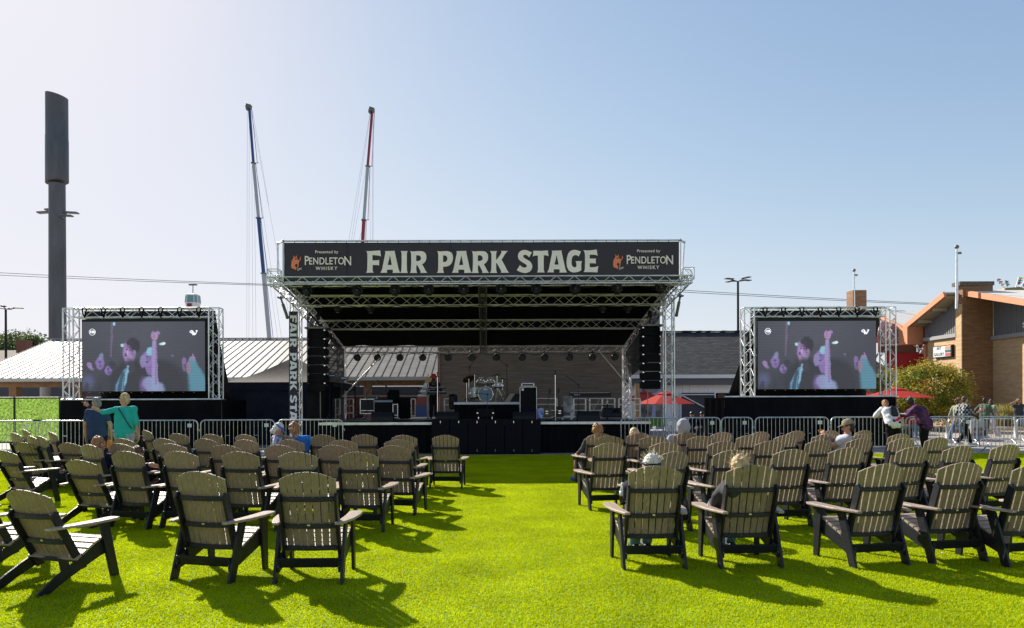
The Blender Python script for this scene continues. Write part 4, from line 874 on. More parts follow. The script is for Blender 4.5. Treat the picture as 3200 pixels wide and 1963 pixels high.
# ---------------------------------------------------------------- video screens
from math import hypot, exp
def crowd_image(u, v):
    """concert crowd on the LED wall; u 0..1 left to right, v 0..1 top to bottom"""
    q = Vector((u * 26, v * 15, 3)); w1, w2 = noise.noise(q), noise.noise(q + Vector((9, 4, 7))); q2 = q * 2.7; u += .006 * w1 + .004 * noise.noise(q2); v += .012 * w2 + .007 * noise.noise(q2 + Vector((5, 5, 5)))
    def bl(cx, cy, rx, ry, rot=0., soft=.15):
        dx, dy = (u - cx) * 1.78, v - cy; c, s = math.cos(rot), math.sin(rot); x, y = (dx * c + dy * s) / (rx * 1.78), (-dx * s + dy * c) / ry
        d = math.sqrt(x * x + y * y); return max(0, min(1, (1 + soft - d) / (2 * soft)))
    def seg(x0, y0, x1, y1, r0, r1, soft=.2):
        ax, ay, bx, by = x0 * 1.78, y0, x1 * 1.78, y1; px, py = u * 1.78, v; dx, dy = bx - ax, by - ay
        t = max(0, min(1, ((px - ax) * dx + (py - ay) * dy) / (dx * dx + dy * dy + 1e-9))); d = hypot(px - ax - t * dx, py - ay - t * dy) / (r0 + (r1 - r0) * t)
        return max(0, min(1, (1 + soft - d) / (2 * soft)))
    c = [.095, .102, .135]; g = .75 + .35 * math.exp(-((u - .45) ** 2) * 4 - (v - .1) ** 2 * 3); c = [x * g for x in c]
    def put(a, col, k=1.):
        a *= k
        for i in range(3): c[i] = c[i] * (1 - a) + col[i] * a
    n = noise.noise(Vector((u * 14, v * 9, 1))); put(max(0, n) * .3, (.07, .075, .10))
    dark = (.055, .058, .075); vio = (.32, .20, .60); pink = (.46, .27, .66); blue = (.10, .30, .50); teal = (.12, .40, .55)
    put(bl(.5, .95, .42, .3), dark, .6)
    put(bl(.40, .82, .14, .28), dark); put(bl(.63, .85, .2, .3), dark)
    put(seg(.235, .5, .245, .02, .012, .018), (.22, .16, .3), .7); put(bl(.262, .03, .012, .025), (.3, .8, .95))
    put(bl(.145, .60, .035, .085), vio, .8); put(bl(.155, .50, .018, .05, .3), (.28, .34, .6), .7); put(bl(.06, .62, .018, .05, -.5), pink, .7); put(bl(.075, .67, .012, .05, -.9), pink, .5); put(bl(.215, .70, .028, .07), vio, .9); put(bl(.245, .62, .03, .06), dark, .8)
    put(bl(.05, .86, .045, .09, 0, .6), (.14, .17, .36), .6); put(bl(.28, .88, .06, .2), dark, .8)
    # central man
    put(bl(.385, .43, .052, .17), (.30, .20, .42)); put(bl(.41, .35, .062, .12), (.05, .05, .07), .95); put(bl(.374, .46, .034, .12), pink, .75); put(bl(.357, .475, .012, .022), (.06, .05, .09), .8)
    put(bl(.36, .37, .014, .018), dark, .7); put(bl(.388, .37, .014, .018), dark, .7); put(seg(.385, .58, .39, .68, .06, .07), (.25, .18, .36), .9)
    put(seg(.40, .66, .42, .98, .11, .15), dark, .9); put(seg(.355, .72, .30, .98, .045, .07), (.12, .38, .60), .9); put(seg(.375, .64, .345, .9, .012, .02), (.3, .6, .8), .6)
    put(seg(.35, .33, .352, .40, .022, .02), pink, .6); put(bl(.328, .345, .014, .018), (.35, .9, .95)); put(bl(.652, .318, .026, .022), (.55, .95, 1.)); put(bl(.668, .318, .014, .018), (.95, 1, 1))
    put(bl(.372, .43, .010, .05), (.55, .36, .70), .6); put(bl(.392, .405, .012, .010), (.05, .04, .08), .9); put(bl(.366, .405, .010, .010), (.05, .04, .08), .9); put(seg(.372, .42, .366, .465, .010, .014), (.58, .40, .74), .8); put(seg(.362, .525, .376, .525, .006, .008), (.16, .08, .2), .9); put(bl(.425, .44, .014, .035), (.36, .22, .5), .9)
    put(seg(.30, .98, .33, .74, .03, .02), (.05, .055, .08), .8); put(seg(.345, .7, .335, .97, .006, .008), (.05, .1, .18), .8)
    for k in range(9): put(seg(.03 + .11 * k, 1.0, .04 + .11 * k, .90 + .05 * math.sin(k * 2.3), .04, .03), (.05, .055, .085), .75)
    put(bl(.143, .575, .012, .02), (.10, .08, .22), .8); put(bl(.15, .64, .014, .018), (.12, .09, .24), .7); put(bl(.213, .68, .010, .02), (.10, .07, .2), .8); put(bl(.222, .735, .02, .03), (.10, .08, .2), .7)
    # raised arm person
    put(bl(.535, .53, .045, .11), vio, .95); put(bl(.555, .43, .034, .06), (.25, .62, .8), .95); put(bl(.50, .57, .03, .09), (.30, .26, .55), .9); put(bl(.555, .66, .04, .11), vio, .8)
    put(seg(.592, .95, .588, .30, .05, .032), (.38, .30, .62)); put(bl(.590, .21, .028, .06), (.48, .28, .50)); put(bl(.615, .165, .018, .028), pink, .8); put(bl(.578, .17, .014, .03), pink, .8)
    put(seg(.54, .88, .60, .98, .09, .12), (.30, .38, .66), .9); put(bl(.50, .92, .03, .10, 0, .5), vio, .5)
    put(bl(.530, .50, .010, .012), (.08, .06, .16), .9); put(bl(.528, .58, .012, .016), (.12, .07, .2), .8); put(bl(.545, .53, .02, .05), (.22, .16, .40), .8); put(seg(.60, .9, .603, .35, .012, .008), (.24, .18, .46), .8); put(seg(.583, .16, .584, .24, .005, .006), (.2, .12, .3), .7)
    # right hands
    put(seg(.915, .60, .90, .47, .012, .008), pink, .9); put(bl(.895, .56, .030, .065), (.34, .26, .52), .95); put(seg(.895, .62, .955, .95, .07, .15), (.10, .32, .44), .95); put(bl(.83, .57, .018, .05), vio, .7); put(bl(.865, .66, .02, .09), (.40, .2, .34), .7); put(seg(.82, .60, .83, .7, .015, .02), (.25, .2, .45), .6)
    put(bl(.735, .49, .012, .02), (.15, .2, .4), .7)
    g = (c[0] + c[1] + c[2]) / 3; s = .60 * (.93 + .07 * math.sin(v * 160)); c = [g * .15 + x * .85 for x in c]
    return [x * s * 1.12 + .006 for x in c]
def screen_material():
    m = bpy.data.materials.new('led_picture'); m.use_nodes = True; nt = m.node_tree; b = nt.nodes['Principled BSDF']
    a = nt.nodes.new('ShaderNodeAttribute'); a.attribute_name = 'picture'; b.inputs['Base Color'].default_value = (.015, .015, .015, 1); b.inputs['Roughness'].default_value = .7; b.inputs['Specular IOR Level'].default_value = .1
    nt.links.new(a.outputs['Color'], b.inputs['Emission Color']); b.inputs['Emission Strength'].default_value = .72
    return m
def video_rig(x0, x1, y0, y1, Yd, tw, base, ttop, side, hl):
    """x0..x1,y0..y1 screen pixels; tw tower pixel columns; base platform (x0,x1,ytop)"""
    g0 = XY((tw[0] + tw[3]) / 2, Yd)
    pf = thing('screen_platform', f'black skirted platform under the {side} video screen', 'platform', (g0.x, Yd, 0))
    a, b = P(base[0], base[2], Yd - .3), P(base[1], base[2], Yd - .3); zt = a.z
    mb = MB(); mb.box(((a.x + b.x) / 2, Yd + .9, zt - .04), (b.x - a.x - .1, 2.3, .08)); mb.build('deck', M['deck'], pf)
    mb = MB(); drape(mb, (a.x, Yd - .3, 0), (b.x, Yd - .3, 0), .01, zt + .02, .035, .9); drape(mb, (a.x, Yd + 2, 0), (a.x, Yd - .3, 0), .01, zt, .03, .7); drape(mb, (b.x, Yd - .3, 0), (b.x, Yd + 2, 0), .01, zt, .03, .7); mb.build('skirt', M['blackfab'], pf)
    mb = MB(); mb.tube((a.x, Yd - .32, zt + .03), (b.x, Yd - .32, zt + .03), .03, 8); mb.build('front_tube', M['alu'], pf)
    t = thing('truss_goalpost', f'aluminium box truss frame holding the {side} video screen', 'truss frame', (g0.x, Yd, zt))
    top = P(tw[0], ttop, Yd).z; xa, xb = (XY(tw[0], Yd).x + XY(tw[1], Yd).x) / 2, (XY(tw[2], Yd).x + XY(tw[3], Yd).x) / 2; w = .36
    for x in (xa, xb):
        mb = MB(); truss(mb, (x, Yd + .1, zt + .02), (x, Yd + .1, top), w, .028, .013, .34); mb.box((x, Yd + .1, zt + .02), (.5, .5, .03)); mb.build('tower', M['alu'], t)
    mb = MB(); truss(mb, (xa + w / 2, Yd + .1, top - .16), (xb - w / 2, Yd + .1, top - .16), .3, .026, .013, .38, h=.32); mb.build('top_beam', M['alu'], t)
    for x, s in ((xa, 1), (xb, -1)): MB().tube((x + s * .12, Yd + .5, zt + 1.6), (x + s * .5, Yd + 1.5, zt), .03, 8).build('brace', M['alu'], t)
    s0, s1 = P(x0, y0, Yd), P(x1, y1, Yd)
    sc = thing('video_screen', f'{side} LED video wall showing a purple lit concert crowd', 'video screen', ((s0.x + s1.x) / 2, Yd, s1.z), 0, 'LED video walls beside the stage')
    mb = MB(); mb.box(((s0.x + s1.x) / 2, Yd + .1, (s0.z + s1.z) / 2 + .04), (s1.x - s0.x + .04, .16, s0.z - s1.z + .10)); mb.build('housing', M['blackplas'], sc)
    NX, NY = 300, 170; vs, fs, cols = [], [], []
    for j in range(NY + 1):
        for i in range(NX + 1): u, v = i / NX, j / NY; vs.append((s0.x + (s1.x - s0.x) * u, Yd - .0, s0.z + (s1.z - s0.z) * v)); cols.append(crowd_image(u, v))
    for j in range(NY):
        for i in range(NX): q = j * (NX + 1) + i; fs.append((q, q + NX + 1, q + NX + 2, q + 1))
    off = Vector(sc.location); me = bpy.data.meshes.new('picture'); me.from_pydata([Vector(v) - off for v in vs], [], fs)
    at = me.color_attributes.new('picture', 'FLOAT_COLOR', 'POINT'); at.data.foreach_set('color', [q for c in cols for q in (*c, 1.)]); me.materials.append(LEDM)
    o = bpy.data.objects.new('picture', me); COL.objects.link(o); o.parent = sc
    W_, H_ = s1.x - s0.x, s1.z - s0.z; pt = lambda u, v: Vector((s0.x + W_ * u, Yd - .006, s0.z + H_ * v))
    r = .025 * W_; c = pt(.085, .148); mb = MB(); mb.path([c + Vector((r * math.cos(q), 0, r * math.sin(q))) for q in [6.283 * k / 28 for k in range(28)]], .006, 5, True); mb.build('anniversary_ring', M['glow'], sc)
    text('125', 'badge_number', .115, M['glow'], c, sc, bold=.004)
    c = pt(.91, .165); k = W_ * .030; pts = [(-1, .1), (-1, .6), (-.5, .85), (-.1, .5), (-.3, -.1), (-.7, -.1), (-.75, .3), (-.35, .4), (-.15, -.3), (-.35, -.75), (-.15, -.6), (.15, .2), (.2, -.4), (.15, -.75), (.4, -.5), (.75, .3), (1., .75), (.75, .85), (.55, .6)]
    mb = MB(); mb.path([c + Vector((a * k, 0, b * k * .8)) for a, b in pts], .011, 6); mb.build('w_mark', M['glow'], sc)
    mb = MB(); 
    for k in range(11): mb.lathe(pt(.06 + k * .085, 1.018), [(.02, .012), (.02, -.004), (.004, -.018)], 8)
    mb.build('marker_lamps', mat('amber_lamp', (.7, .3, .03), .4), sc)['kind'] = 'stuff'
    # mesh behind
    me_ = thing('screen_backing', f'black shade cloth hung behind the {side} video screen', 'shade cloth', ((s0.x + s1.x) / 2, Yd + .5, zt))
    rows = []; X0, X1 = s0.x - .1, xb - .1
    for j in range(9):
        f = j / 8; ex = (.0 if j < 3 else (f - .3) * (.25 if hl == 'r' else .75))
        rows.append([Vector((X0 - (ex if hl == 'l' else 0) + (X1 + (ex if hl == 'r' else 0) - X0 + (ex if hl == 'l' else 0)) * i / 20, Yd + .3 + f * 1.1 + .03 * noise.noise(Vector((i * .5, j * .6, 3))), top - .06 - (top - .06 - zt) * f)) for i in range(21)])
    MB().sheet(rows).build('cloth', M['backcloth'], me_, solid=.008)
    for k in range(7):
        x = xa + .55 + (xb - xa - 1.1) * k / 6
        mb = MB(); mb.path([(x - .06, Yd - .07, top - .02), (x - .03, Yd - .08, top - .2), (x + .03, Yd - .06, top - .34)], .026, 6); mb.path([(x + .1, Yd - .07, top - .02), (x + .06, Yd - .08, top - .18), (x + .03, Yd - .06, top - .34)], .025, 6)
        mb.box((x + .02, Yd + .1, top + .012), (.10, .36, .02)); o = mb.build('hanging_strap', M['blackfab'], me_)
LEDM = screen_material(); M['glow'] = mat('lit_white_mark', (.8, .8, .8), .5, emit=((.85, .88, .95), .75)); M['backcloth'] = scrim('black_shade_cloth', (.010, .010, .010), .985)
video_rig(256, 641, 1006, 1222, 24.0, (198, 238, 652, 692), (192, 693, 1252), 964, 'left', 'r')
video_rig(2368, 2738, 1004, 1215, 24.5, (2322, 2358, 2762, 2798), (2264, 2799, 1243), 962, 'right', 'l')

# ---------------------------------------------------------------- crowd barriers
def barrier(p, q, top=1.1, label='', grp='', foot=(1, 1), n=None, plate=True, rf=.021):
    p, q = Vector(p), Vector(q); d = q - p; L = d.length; ang = math.atan2(d.y, d.x)
    t = thing('crowd_barrier', label, 'barrier', (p.x, p.y, 0), 0, grp); zb = .2; r = .14
    def W3(x, z, y=0): return p + Vector((x * math.cos(ang) - y * math.sin(ang), x * math.sin(ang) + y * math.cos(ang), z))
    pts = [(0, zb)] + [(r - r * math.cos(a), top - r + r * math.sin(a)) for a in [math.pi / 2 * k / 5 for k in range(6)]] + [(L - r + r * math.sin(a), top - r + r * math.cos(a)) for a in [math.pi / 2 * k / 5 for k in range(6)]] + [(L, zb)]
    MB().path([W3(*a) for a in pts], rf, 8, True).build('outer_frame', M['galv'], t)
    n = n or max(4, round(L / .125)); mb = MB()
    for k in range(1, n): mb.tube(W3(L * k / n, zb), W3(L * k / n, top), .008, 6)
    k = n // 3; mb.tube(W3(L * k / n, .62), W3(L * (k + 1) / n, .62), .008, 5); k = n * 2 // 3 + 1; mb.tube(W3(L * k / n, .62), W3(L * (k + 1) / n, .62), .008, 5)
    mb.build('bars', M['galv'], t)
    if plate: MB().box(W3(L * (n - 2) / n, top - .16), (L / n * 1.0, .012, .11), (0, 0, ang)).build('plate', M['white'], t)
    mb = MB(); mb.path([W3(L, top - .28), W3(L + .05, top - .28), W3(L + .05, top - .34)], .011, 6); mb.build('hook', M['galv'], t)
    for e, use in ((.12, foot[0]), (.88, foot[1])):
        if use: MB().path([W3(L * e, .0, -.32), W3(L * e, .2, -.06), W3(L * e, .2, .06), W3(L * e, .0, .32)], .018, 6).build('foot', M['galv'], t)
YB = 20.95
def bl_(px): return XY(px, YB)
gl, gr = 'crowd barriers left of the stage', 'crowd barriers right of the stage'
for a, b, lab in ((-150, 110, 'barrier before the leaf printed screen, cut by the left edge'), (119, 350, 'barrier behind the man in the navy shirt'), (358, 618, 'barrier behind the woman in turquoise, below the left video screen'), (627, 858, 'barrier in front of the black pop up tent'), (868, 1071, 'last barrier before the left end of the stage skirt')):
    barrier(bl_(a), bl_(b), 1.09, f'galvanised crowd {lab}', gl)
for a, b, lab in ((1940, 2119, 'barrier at the right end of the stage skirt'), (2126, 2250, 'short barrier before the barn door'), (2254, 2351, 'short barrier beside the right video screen platform'), (2360, 2588, 'barrier below the left half of the right video screen'), (2597, 2820, 'barrier carrying the leaning person in a white shirt'), (2830, 3051, 'barrier behind the man in the purple shirt'), (3060, 3290, 'barrier at the right edge of the lawn')):
    barrier(bl_(a), bl_(b), 1.11, f'galvanised crowd {lab}', gr)
for a, b, lab in ((2840, 2957, 'left one in the rear row'), (2964, 3053, 'middle one in the rear row'), (3060, 3172, 'right one in the rear row'), (3178, 3300, 'rear row one cut by the right edge')):
    barrier(XY(a, 24.6), XY(b, 24.6), .95, f'lower galvanised crowd barrier across the road, {lab}', 'rear row of crowd barriers', plate=False)

# ---------------------------------------------------------------- background left
M['metalroof'] = mat('standing_seam_metal', (.33, .31, .28), .6, .15, var=.12, vscale=1.5)
M['timber'] = mat('brown_timber', (.30, .16, .07), .7, var=.2, vscale=4)
M['redsiding'] = mat('red_siding', (.16, .025, .025), .7, var=.1)
sh = thing('picnic_shelter', 'long open shelter with pale standing seam metal roof on timber posts', 'building', (-16, 38, 0))
xl_, xr_, y0_, y1_, z0_, z1_ = -29.6, -3.0, 38.0, 46.0, 3.02, 5.9
rf = MB(); rf.sheet([[Vector((xl_, y0_, z0_)), Vector((xr_, y0_, z0_))], [Vector((xl_, y1_, z1_)), Vector((xr_, y1_, z1_))], [Vector((xl_, 54, z0_)), Vector((xr_, 54, z0_))]], False)
rf.build('roof', M['metalroof'], sh, solid=.1)
mb = MB(); x = xl_
while x <= xr_: mb.bar((x, y0_, z0_ + .015), (x, y1_, z1_ + .015), .035, .045); x += .46
mb.build('roof_seams', mat('seam_metal', (.21, .195, .175), .7), sh)['kind'] = 'stuff'
MB().box(((xl_ + xr_) / 2, y0_ - .05, z0_ - .08), (xr_ - xl_, .12, .2)).build('gutter', mat('pale_gutter', (.6, .57, .5), .6), sh)
MB().box(((xl_ + xr_) / 2, 38.6, z0_ - .32), (xr_ - xl_ - .3, .25, .3)).build('beam', M['timber'], sh)
MB().bar((xl_, y1_, z1_ + .06), (xr_, y1_, z1_ + .06), .3, .06).build('ridge_cap', M['metalroof'], sh)
for x in (-27, -23.3, -19, -15.2, -11, -7, -3.6): MB().box((x, 38.7, 1.35), (.42, .42, 2.7)).build('post', M['timber'], sh, bevel=.02)
for x0, x1, z, lab, y in ((-48, -3.4, 2.2, 'low dark red sided building under the metal roof', 56.0),):
    t = thing('red_building', lab, 'building', (-22, y, 0)); MB().box(((x0 + x1) / 2, y + 2, z / 2), (x1 - x0, 4, z)).build('wall', M['redsiding'], t)
    MB().box(((x0 + x1) / 2, y + 1.9, z + .35), (x1 - x0 + .4, 4.4, .7)).build('roof', mat('dark_grey_roof', (.07, .07, .075), .8), t); MB().box(((x0 + x1) / 2, y - .02, z - .05), (x1 - x0, .06, .16)).build('trim', M['white'], t)
    mb = MB(); mb.box((-29.6, y - .03, 1.15), (.9, .06, .9)); mb.build('window', M['white'], t)
t = thing('brown_barn', 'dark brown boarded building behind the stage scrim', 'building', (2, 36, 0))
MB().box((2.1, 37.5, 2.35), (9.6, 3, 4.7)).build('wall', mat('dark_brown_boards', (.22, .17, .12), .8, var=.25, vscale=2, stretch=(.4, 1, 8)), t); MB().bar((-2.75, 35.96, 0), (-2.75, 35.96, 4.7), .12, .12).build('corner_trim', mat('pinkish_trim', (.35, .2, .16), .7), t)
MB().bar((-2.6, 35.9, 4.72), (6.9, 35.9, 4.72), .3, .14).build('eave', M['darkalu'], t)
t = thing('leaf_print_fence', 'wire fence covered with green leaf printed fabric at far left', 'fence', (-16, 24.4, 0))
M['leaf'] = mat('leaf_print', (.035, .12, .012), .8, col2=(.36, .52, .10), vscale=15, trans=.55, bump=.3, bscale=20)
a, b = P(-60, 1246, 24.4), P(190, 1246, 24.4); mb = MB(); drape(mb, (a.x, 24.4, 0), (b.x, 24.4, 0), .22, a.z, .02, 1.1); mb.build('printed_fabric', M['leaf'], t)
mb = MB()
for px in (-55, 45, 187): p = XY(px, 24.35); mb.tube(p, p + Vector((0, 0, a.z + .05)), .035, 8)
for z in (a.z + .02, 1.02, .24): mb.tube((a.x, 24.35, z), (b.x, 24.35, z), .03, 8)
mb.build('frame', mat('dark_green_frame', (.01, .03, .012), .6), t)
# pop up tent
t = thing('pop_up_tent', 'black pop up tent with navy side walls between screen and stage', 'tent', P(868, 1385, 26.5)); T0, T1 = P(699, 1195, 26.0), P(1042, 1195, 26.0); w = T1.x - T0.x; cz = P(888, 1117, 28).z; cx = (T0.x + T1.x) / 2
ap = Vector((cx, 26 + w / 2, cz)); cs = [Vector((T0.x, 26, T0.z)), Vector((T1.x, 26, T0.z)), Vector((T1.x, 26 + w, T0.z)), Vector((T0.x, 26 + w, T0.z))]
mb = MB(); n = 10
for i in range(4):
    A_, B_ = cs[i], cs[(i + 1) % 4]; rows = []
    for k in range(n + 1):
        f = k / n; a1, b1 = A_.lerp(ap, f), B_.lerp(ap, f); sag = -.22 * math.sin(math.pi * min(1, f * 1.1)) ** 1 * (1 - f * .3)
        rows.append([a1.lerp(b1, j / 10) + Vector((0, 0, sag * math.sin(math.pi * (.25 + .5 * j / 10)) * .8 if 0 < k < n else 0)) for j in range(11)])
    mb.sheet(rows)
mb.build('canopy', mat('black_tent_top', (.085, .072, .064), .8, spec=.2, var=.25, bump=.5, bscale=2, trans=.2), t)
mb = MB()
for i in range(4):
    A_, B_ = cs[i], cs[(i + 1) % 4]; drape(mb, A_ * Vector((1, 1, 0)) if False else (A_.x, A_.y, 0), (B_.x, B_.y, 0), T0.z - .3, T0.z, .012, .9)
mb.build('valance', M['navy'], t)
mb = MB(); drape(mb, (T0.x + .05, 26.06, 0), (T1.x - .05, 26.06, 0), .02, T0.z - .25, .06, 1.3); drape(mb, (T0.x + .05, 26 + w, 0), (T0.x + .05, 26.06, 0), .02, T0.z - .25, .06, 1.1); mb.build('side_wall', M['navy'], t)
mb = MB()
for c in cs: mb.bar((c.x, c.y, 0), (c.x, c.y, c.z), .05, .05)
mb.build('legs', M['blackplas'], t)['kind'] = 'stuff'
# tall pylon
t = thing('tall_pylon', 'very tall grey cylindrical pylon with thicker top sleeve', 'pylon', XY(181, 62)); c = XY(181, 62); z = lambda y: P(181, y, 62).z
M['pylon'] = mat('grey_pylon_paint', (.10, .10, .105), .6, var=.25, vscale=1.2, stretch=(1, 1, .25))
MB().lathe((c.x, 62, 0), [(.70, 0), (.70, z(900)), (.67, z(575))], 32).build('shaft', M['pylon'], t)
zt, zm, zb_ = z(300), z(432), z(570); mb = MB(); n = 32; vs = []
for (r, h, cut) in ((.93, zb_, -.16), (.93, zm, .16), (.91, zm + .02, .16), (.90, zt, .2)):
    vs += [Vector((c.x + r * math.cos(6.283 * j / n), 62 + r * math.sin(6.283 * j / n), h - cut * math.cos(6.283 * j / n))) for j in range(n)]
mb.add(vs, [(i * n + j, i * n + (j + 1) % n, (i + 1) * n + (j + 1) % n, (i + 1) * n + j) for i in range(3) for j in range(n)], True); mb.add(vs[-n:], [tuple(range(n))]); mb.add(vs[:n], [tuple(reversed(range(n)))]); mb.build('sleeve', M['pylon'], t)
for px, py, dy in ((136, 664, 0), (160, 655, .8), (226, 665, 0), (208, 674, -.8)):
    p = P(px, py, 62 + dy); s = -1 if px < 181 else 1
    mb = MB(); mb.box(p, (1.0, .5, .12), (0, s * .06, 0)); mb.bar(p + Vector((-s * .5, 0, -.05)), (c.x + s * .65, 62, p.z - .1), .1, .1); mb.build('floodlight', M['darkalu'], t)
# cranes
def crane(pts, cols, Y, lab, cables, name='crane_boom'):
    t = thing(name, lab, 'crane', P(*pts[-1], Y) * Vector((1, 1, 0)), 0, 'tall telescopic ride booms')
    for i in range(len(pts) - 1):
        a, b = P(*pts[i], Y), P(*pts[i + 1], Y); w = .40 + .07 * i; MB().bar(a, b, w, w).build('boom_section', cols[i], t, bevel=.05)
        mb = MB(); mb.box(b, (w + .3, w + .3, .2)); mb.tube(b + Vector((w * .5, 0, 0)), b + Vector((.9, 0, .05)), .06, 6); mb.build('collar', M['darkalu'], t)
        MB().tube(a + Vector((.45, -.2, 0)), b + Vector((.75, -.2, 0)), .05, 6).build('hose', mat('violet_hose', (.05, .03, .35), .4) if i >= 0 and 'blue' in lab else mat('red_hose', (.3, .03, .04), .4), t)
    p = P(*pts[0], Y); mb = MB(); mb.box(p + Vector((-.1, 0, .2)), (.9, .8, .7), (0, .3, 0)); mb.lathe(p + Vector((-.3, 0, -.2)), [(.3, -.2), (.3, .2)], 14, 'y'); mb.build('sheave_head', M['darkalu'], t, bevel=.05)
    mb = MB()
    for q0, q1 in cables: mb.tube(P(*q0, Y), P(*q1, Y), .022, 4)
    mb.build('stay_cables', mat('steel_cable', (.35, .37, .42), .5), t)['kind'] = 'stuff'
blue, red, wht = mat('blue_boom', (.02, .06, .20), .4), mat('red_boom', (.28, .02, .03), .4), mat('grey_boom', (.38, .40, .42), .45)
crane([(779, 337), (792, 510), (808, 682), (824, 855), (842, 1062), (842, 1300)], [blue, wht, blue, wht, blue], 120, 'blue and grey telescopic boom rising behind the tent', [((773, 340), (771, 1058)), ((779, 345), (778, 1058)), ((787, 520), (790, 1058)), ((784, 345), (905, 1000)), ((800, 520), (880, 1058)), ((789, 345), (840, 640)), ((815, 690), (868, 1058)), ((795, 520), (800, 1058))])
crane([(1163, 347), (1149, 520), (1137, 688), (1128, 860), (1118, 1262)], [red, wht, red, wht], 118, 'red and grey telescopic boom rising behind the stage banner', [((1157, 350), (1090, 752)), ((1158, 352), (1098, 752)), ((1167, 350), (1166, 752)), ((1165, 350), (1164, 752)), ((1145, 520), (1104, 752)), ((1153, 525), (1158, 752)), ((1140, 690), (1122, 752))])
# gondola and ropeways
def rope(pts, lab, r=.032):
    tag(MB().path(pts, r, 5).build('ropeway_cable', mat('dark_cable', (.06, .07, .09), .5), None), lab, 'cable', 'ropeway cables behind the stage')
def sag(a, b, ya, yb, Y0, Y1, d, n=24): return [P(a + (b - a) * k / n, ya + (yb - ya) * k / n + d * math.sin(math.pi * k / n), Y0 + (Y1 - Y0) * k / n) for k in range(n + 1)]
rope(sag(-300, 905, 836, 891, 80, 80, 4), 'upper dark ropeway cable crossing the left sky'); rope(sag(-300, 905, 845, 894, 80.6, 80.6, 4), 'lower dark ropeway cable crossing the left sky')
rope(sag(2100, 3500, 905, 970, 80, 80, 6), 'upper dark ropeway cable crossing the right sky'); rope(sag(2100, 3500, 911, 972, 80.6, 80.6, 6), 'lower dark ropeway cable crossing the right sky')
t = thing('gondola_cabin', 'white gondola cabin with green windows above the left screen', 'gondola', P(603, 965, 79)); p = P(603, 965, 79); s = 79 / F
w0, w1 = 17 * s, 19.5 * s; H1, H2 = 18 * s, 40 * s
def ring(w, z): return [(-w, -w * .62), (-w * .6, -w), (w * .6, -w), (w, -w * .62), (w, w * .62), (w * .6, w), (-w * .6, w), (-w, w * .62)], z
def loft(mb, rs):
    vs = [p + Vector((x, y, z)) for pts, z in rs for x, y in pts]; n = 8; mb.add(vs, [(i * n + j, i * n + (j + 1) % n, (i + 1) * n + (j + 1) % n, (i + 1) * n + j) for i in range(len(rs) - 1) for j in range(n)]); mb.add(vs[:n], [tuple(range(n))]); mb.add(vs[-n:], [tuple(reversed(range(n)))])
mb = MB(); loft(mb, [ring(w0 * .9, -.2), ring(w0, 0), ring(w1, H1)]); mb.build('body', M['white'], t, bevel=.03)
mb = MB(); loft(mb, [ring(w1 * .99, H1), ring(w1 * .9, H2)]); mb.build('windows', mat('green_glass', (.16, .30, .30), .1, spec=.8), t)
mb = MB(); loft(mb, [ring(w1 * .95, H2), ring(w1 * .9, H2 + .12), ring(w1 * .5, H2 + .22)]); mb.build('roof', M['white'], t)
mb = MB()
for x, y in ring(w1 * 1.0, 0)[0]: mb.bar(p + Vector((x, y, H1)), p + Vector((x * .91, y * .91, H2)), .08, .08)
mb.build('window_frame', M['white'], t); mb = MB(); mb.tube(p + Vector((0, 0, H2 + .1)), P(603, 888, 79.4), .05, 8); mb.box(P(603, 890, 79.6), (.9, .3, .15)); mb.build('hanger', M['darkalu'], t)
MB().box(p + Vector((-.1, -w1 * 1.0, H1 * .5)), (w1 * .72, .03, H1 * .62)).build('sign_plate', mat('maroon_plate', (.2, .02, .03), .5), t)
# lamp posts
def lamp(px, ytop, yb, Y, n, lab):
    top = P(px, ytop, Y); t = thing('street_lamp', lab, 'street lamp', (top.x, Y, 0), 0, 'parking lot style lamp posts'); MB().tube((top.x, Y, 0), top, .12, 12, .09).build('pole', M['blackplas'], t)
    for k in range(n):
        q = 6.283 * k / n + .4; d = Vector((math.cos(q), math.sin(q), .18)); MB().bar(top, top + d * .7, .06, .06).build('arm', M['blackplas'], t)
        MB().box(top + d * .95, (.8, .4, .07), (0, -.18 * 1, q) if False else Euler((0, -.18, 0)).to_matrix().to_4x4().to_3x3() if False else (0, 0, q)).build('lamp_head', M['blackplas'], t, bevel=.02)
lamp(18, 967, 1095, 62, 4, 'black lamp post with spread heads at the far left'); lamp(2306, 880, 1040, 58, 4, 'black lamp post with four heads behind the shingled barn')
# far left roofs, trees
t = thing('brown_roof_building', 'distant brown shingled roof at the far left edge', 'building', P(0, 1130, 62)); a, b = P(-260, 1096, 66), P(66, 1096, 66)
MB().prism([(58, 2.5), (66, a.z), (74, 2.5)], a.x, b.x + 2, 'x').build('roof', mat('brown_shingle', (.16, .11, .07), .8, var=.2), t); MB().box(((a.x + b.x) / 2, 66, 1.5), (b.x - a.x, 14, 3)).build('wall', M['redsiding'], t)
MB().box(P(76, 1084, 63), (.9, .9, 1.2)).build('chimney', mat('red_brick_far', (.2, .08, .05), .8), t)

tag(MB().tube(XY(141, 45), P(141, 1196, 45), .30, 20).build('concrete_column', mat('concrete_grey', (.42, .42, .42), .7, var=.08)), 'pale grey round column under the shelter eaves at far left', 'column')
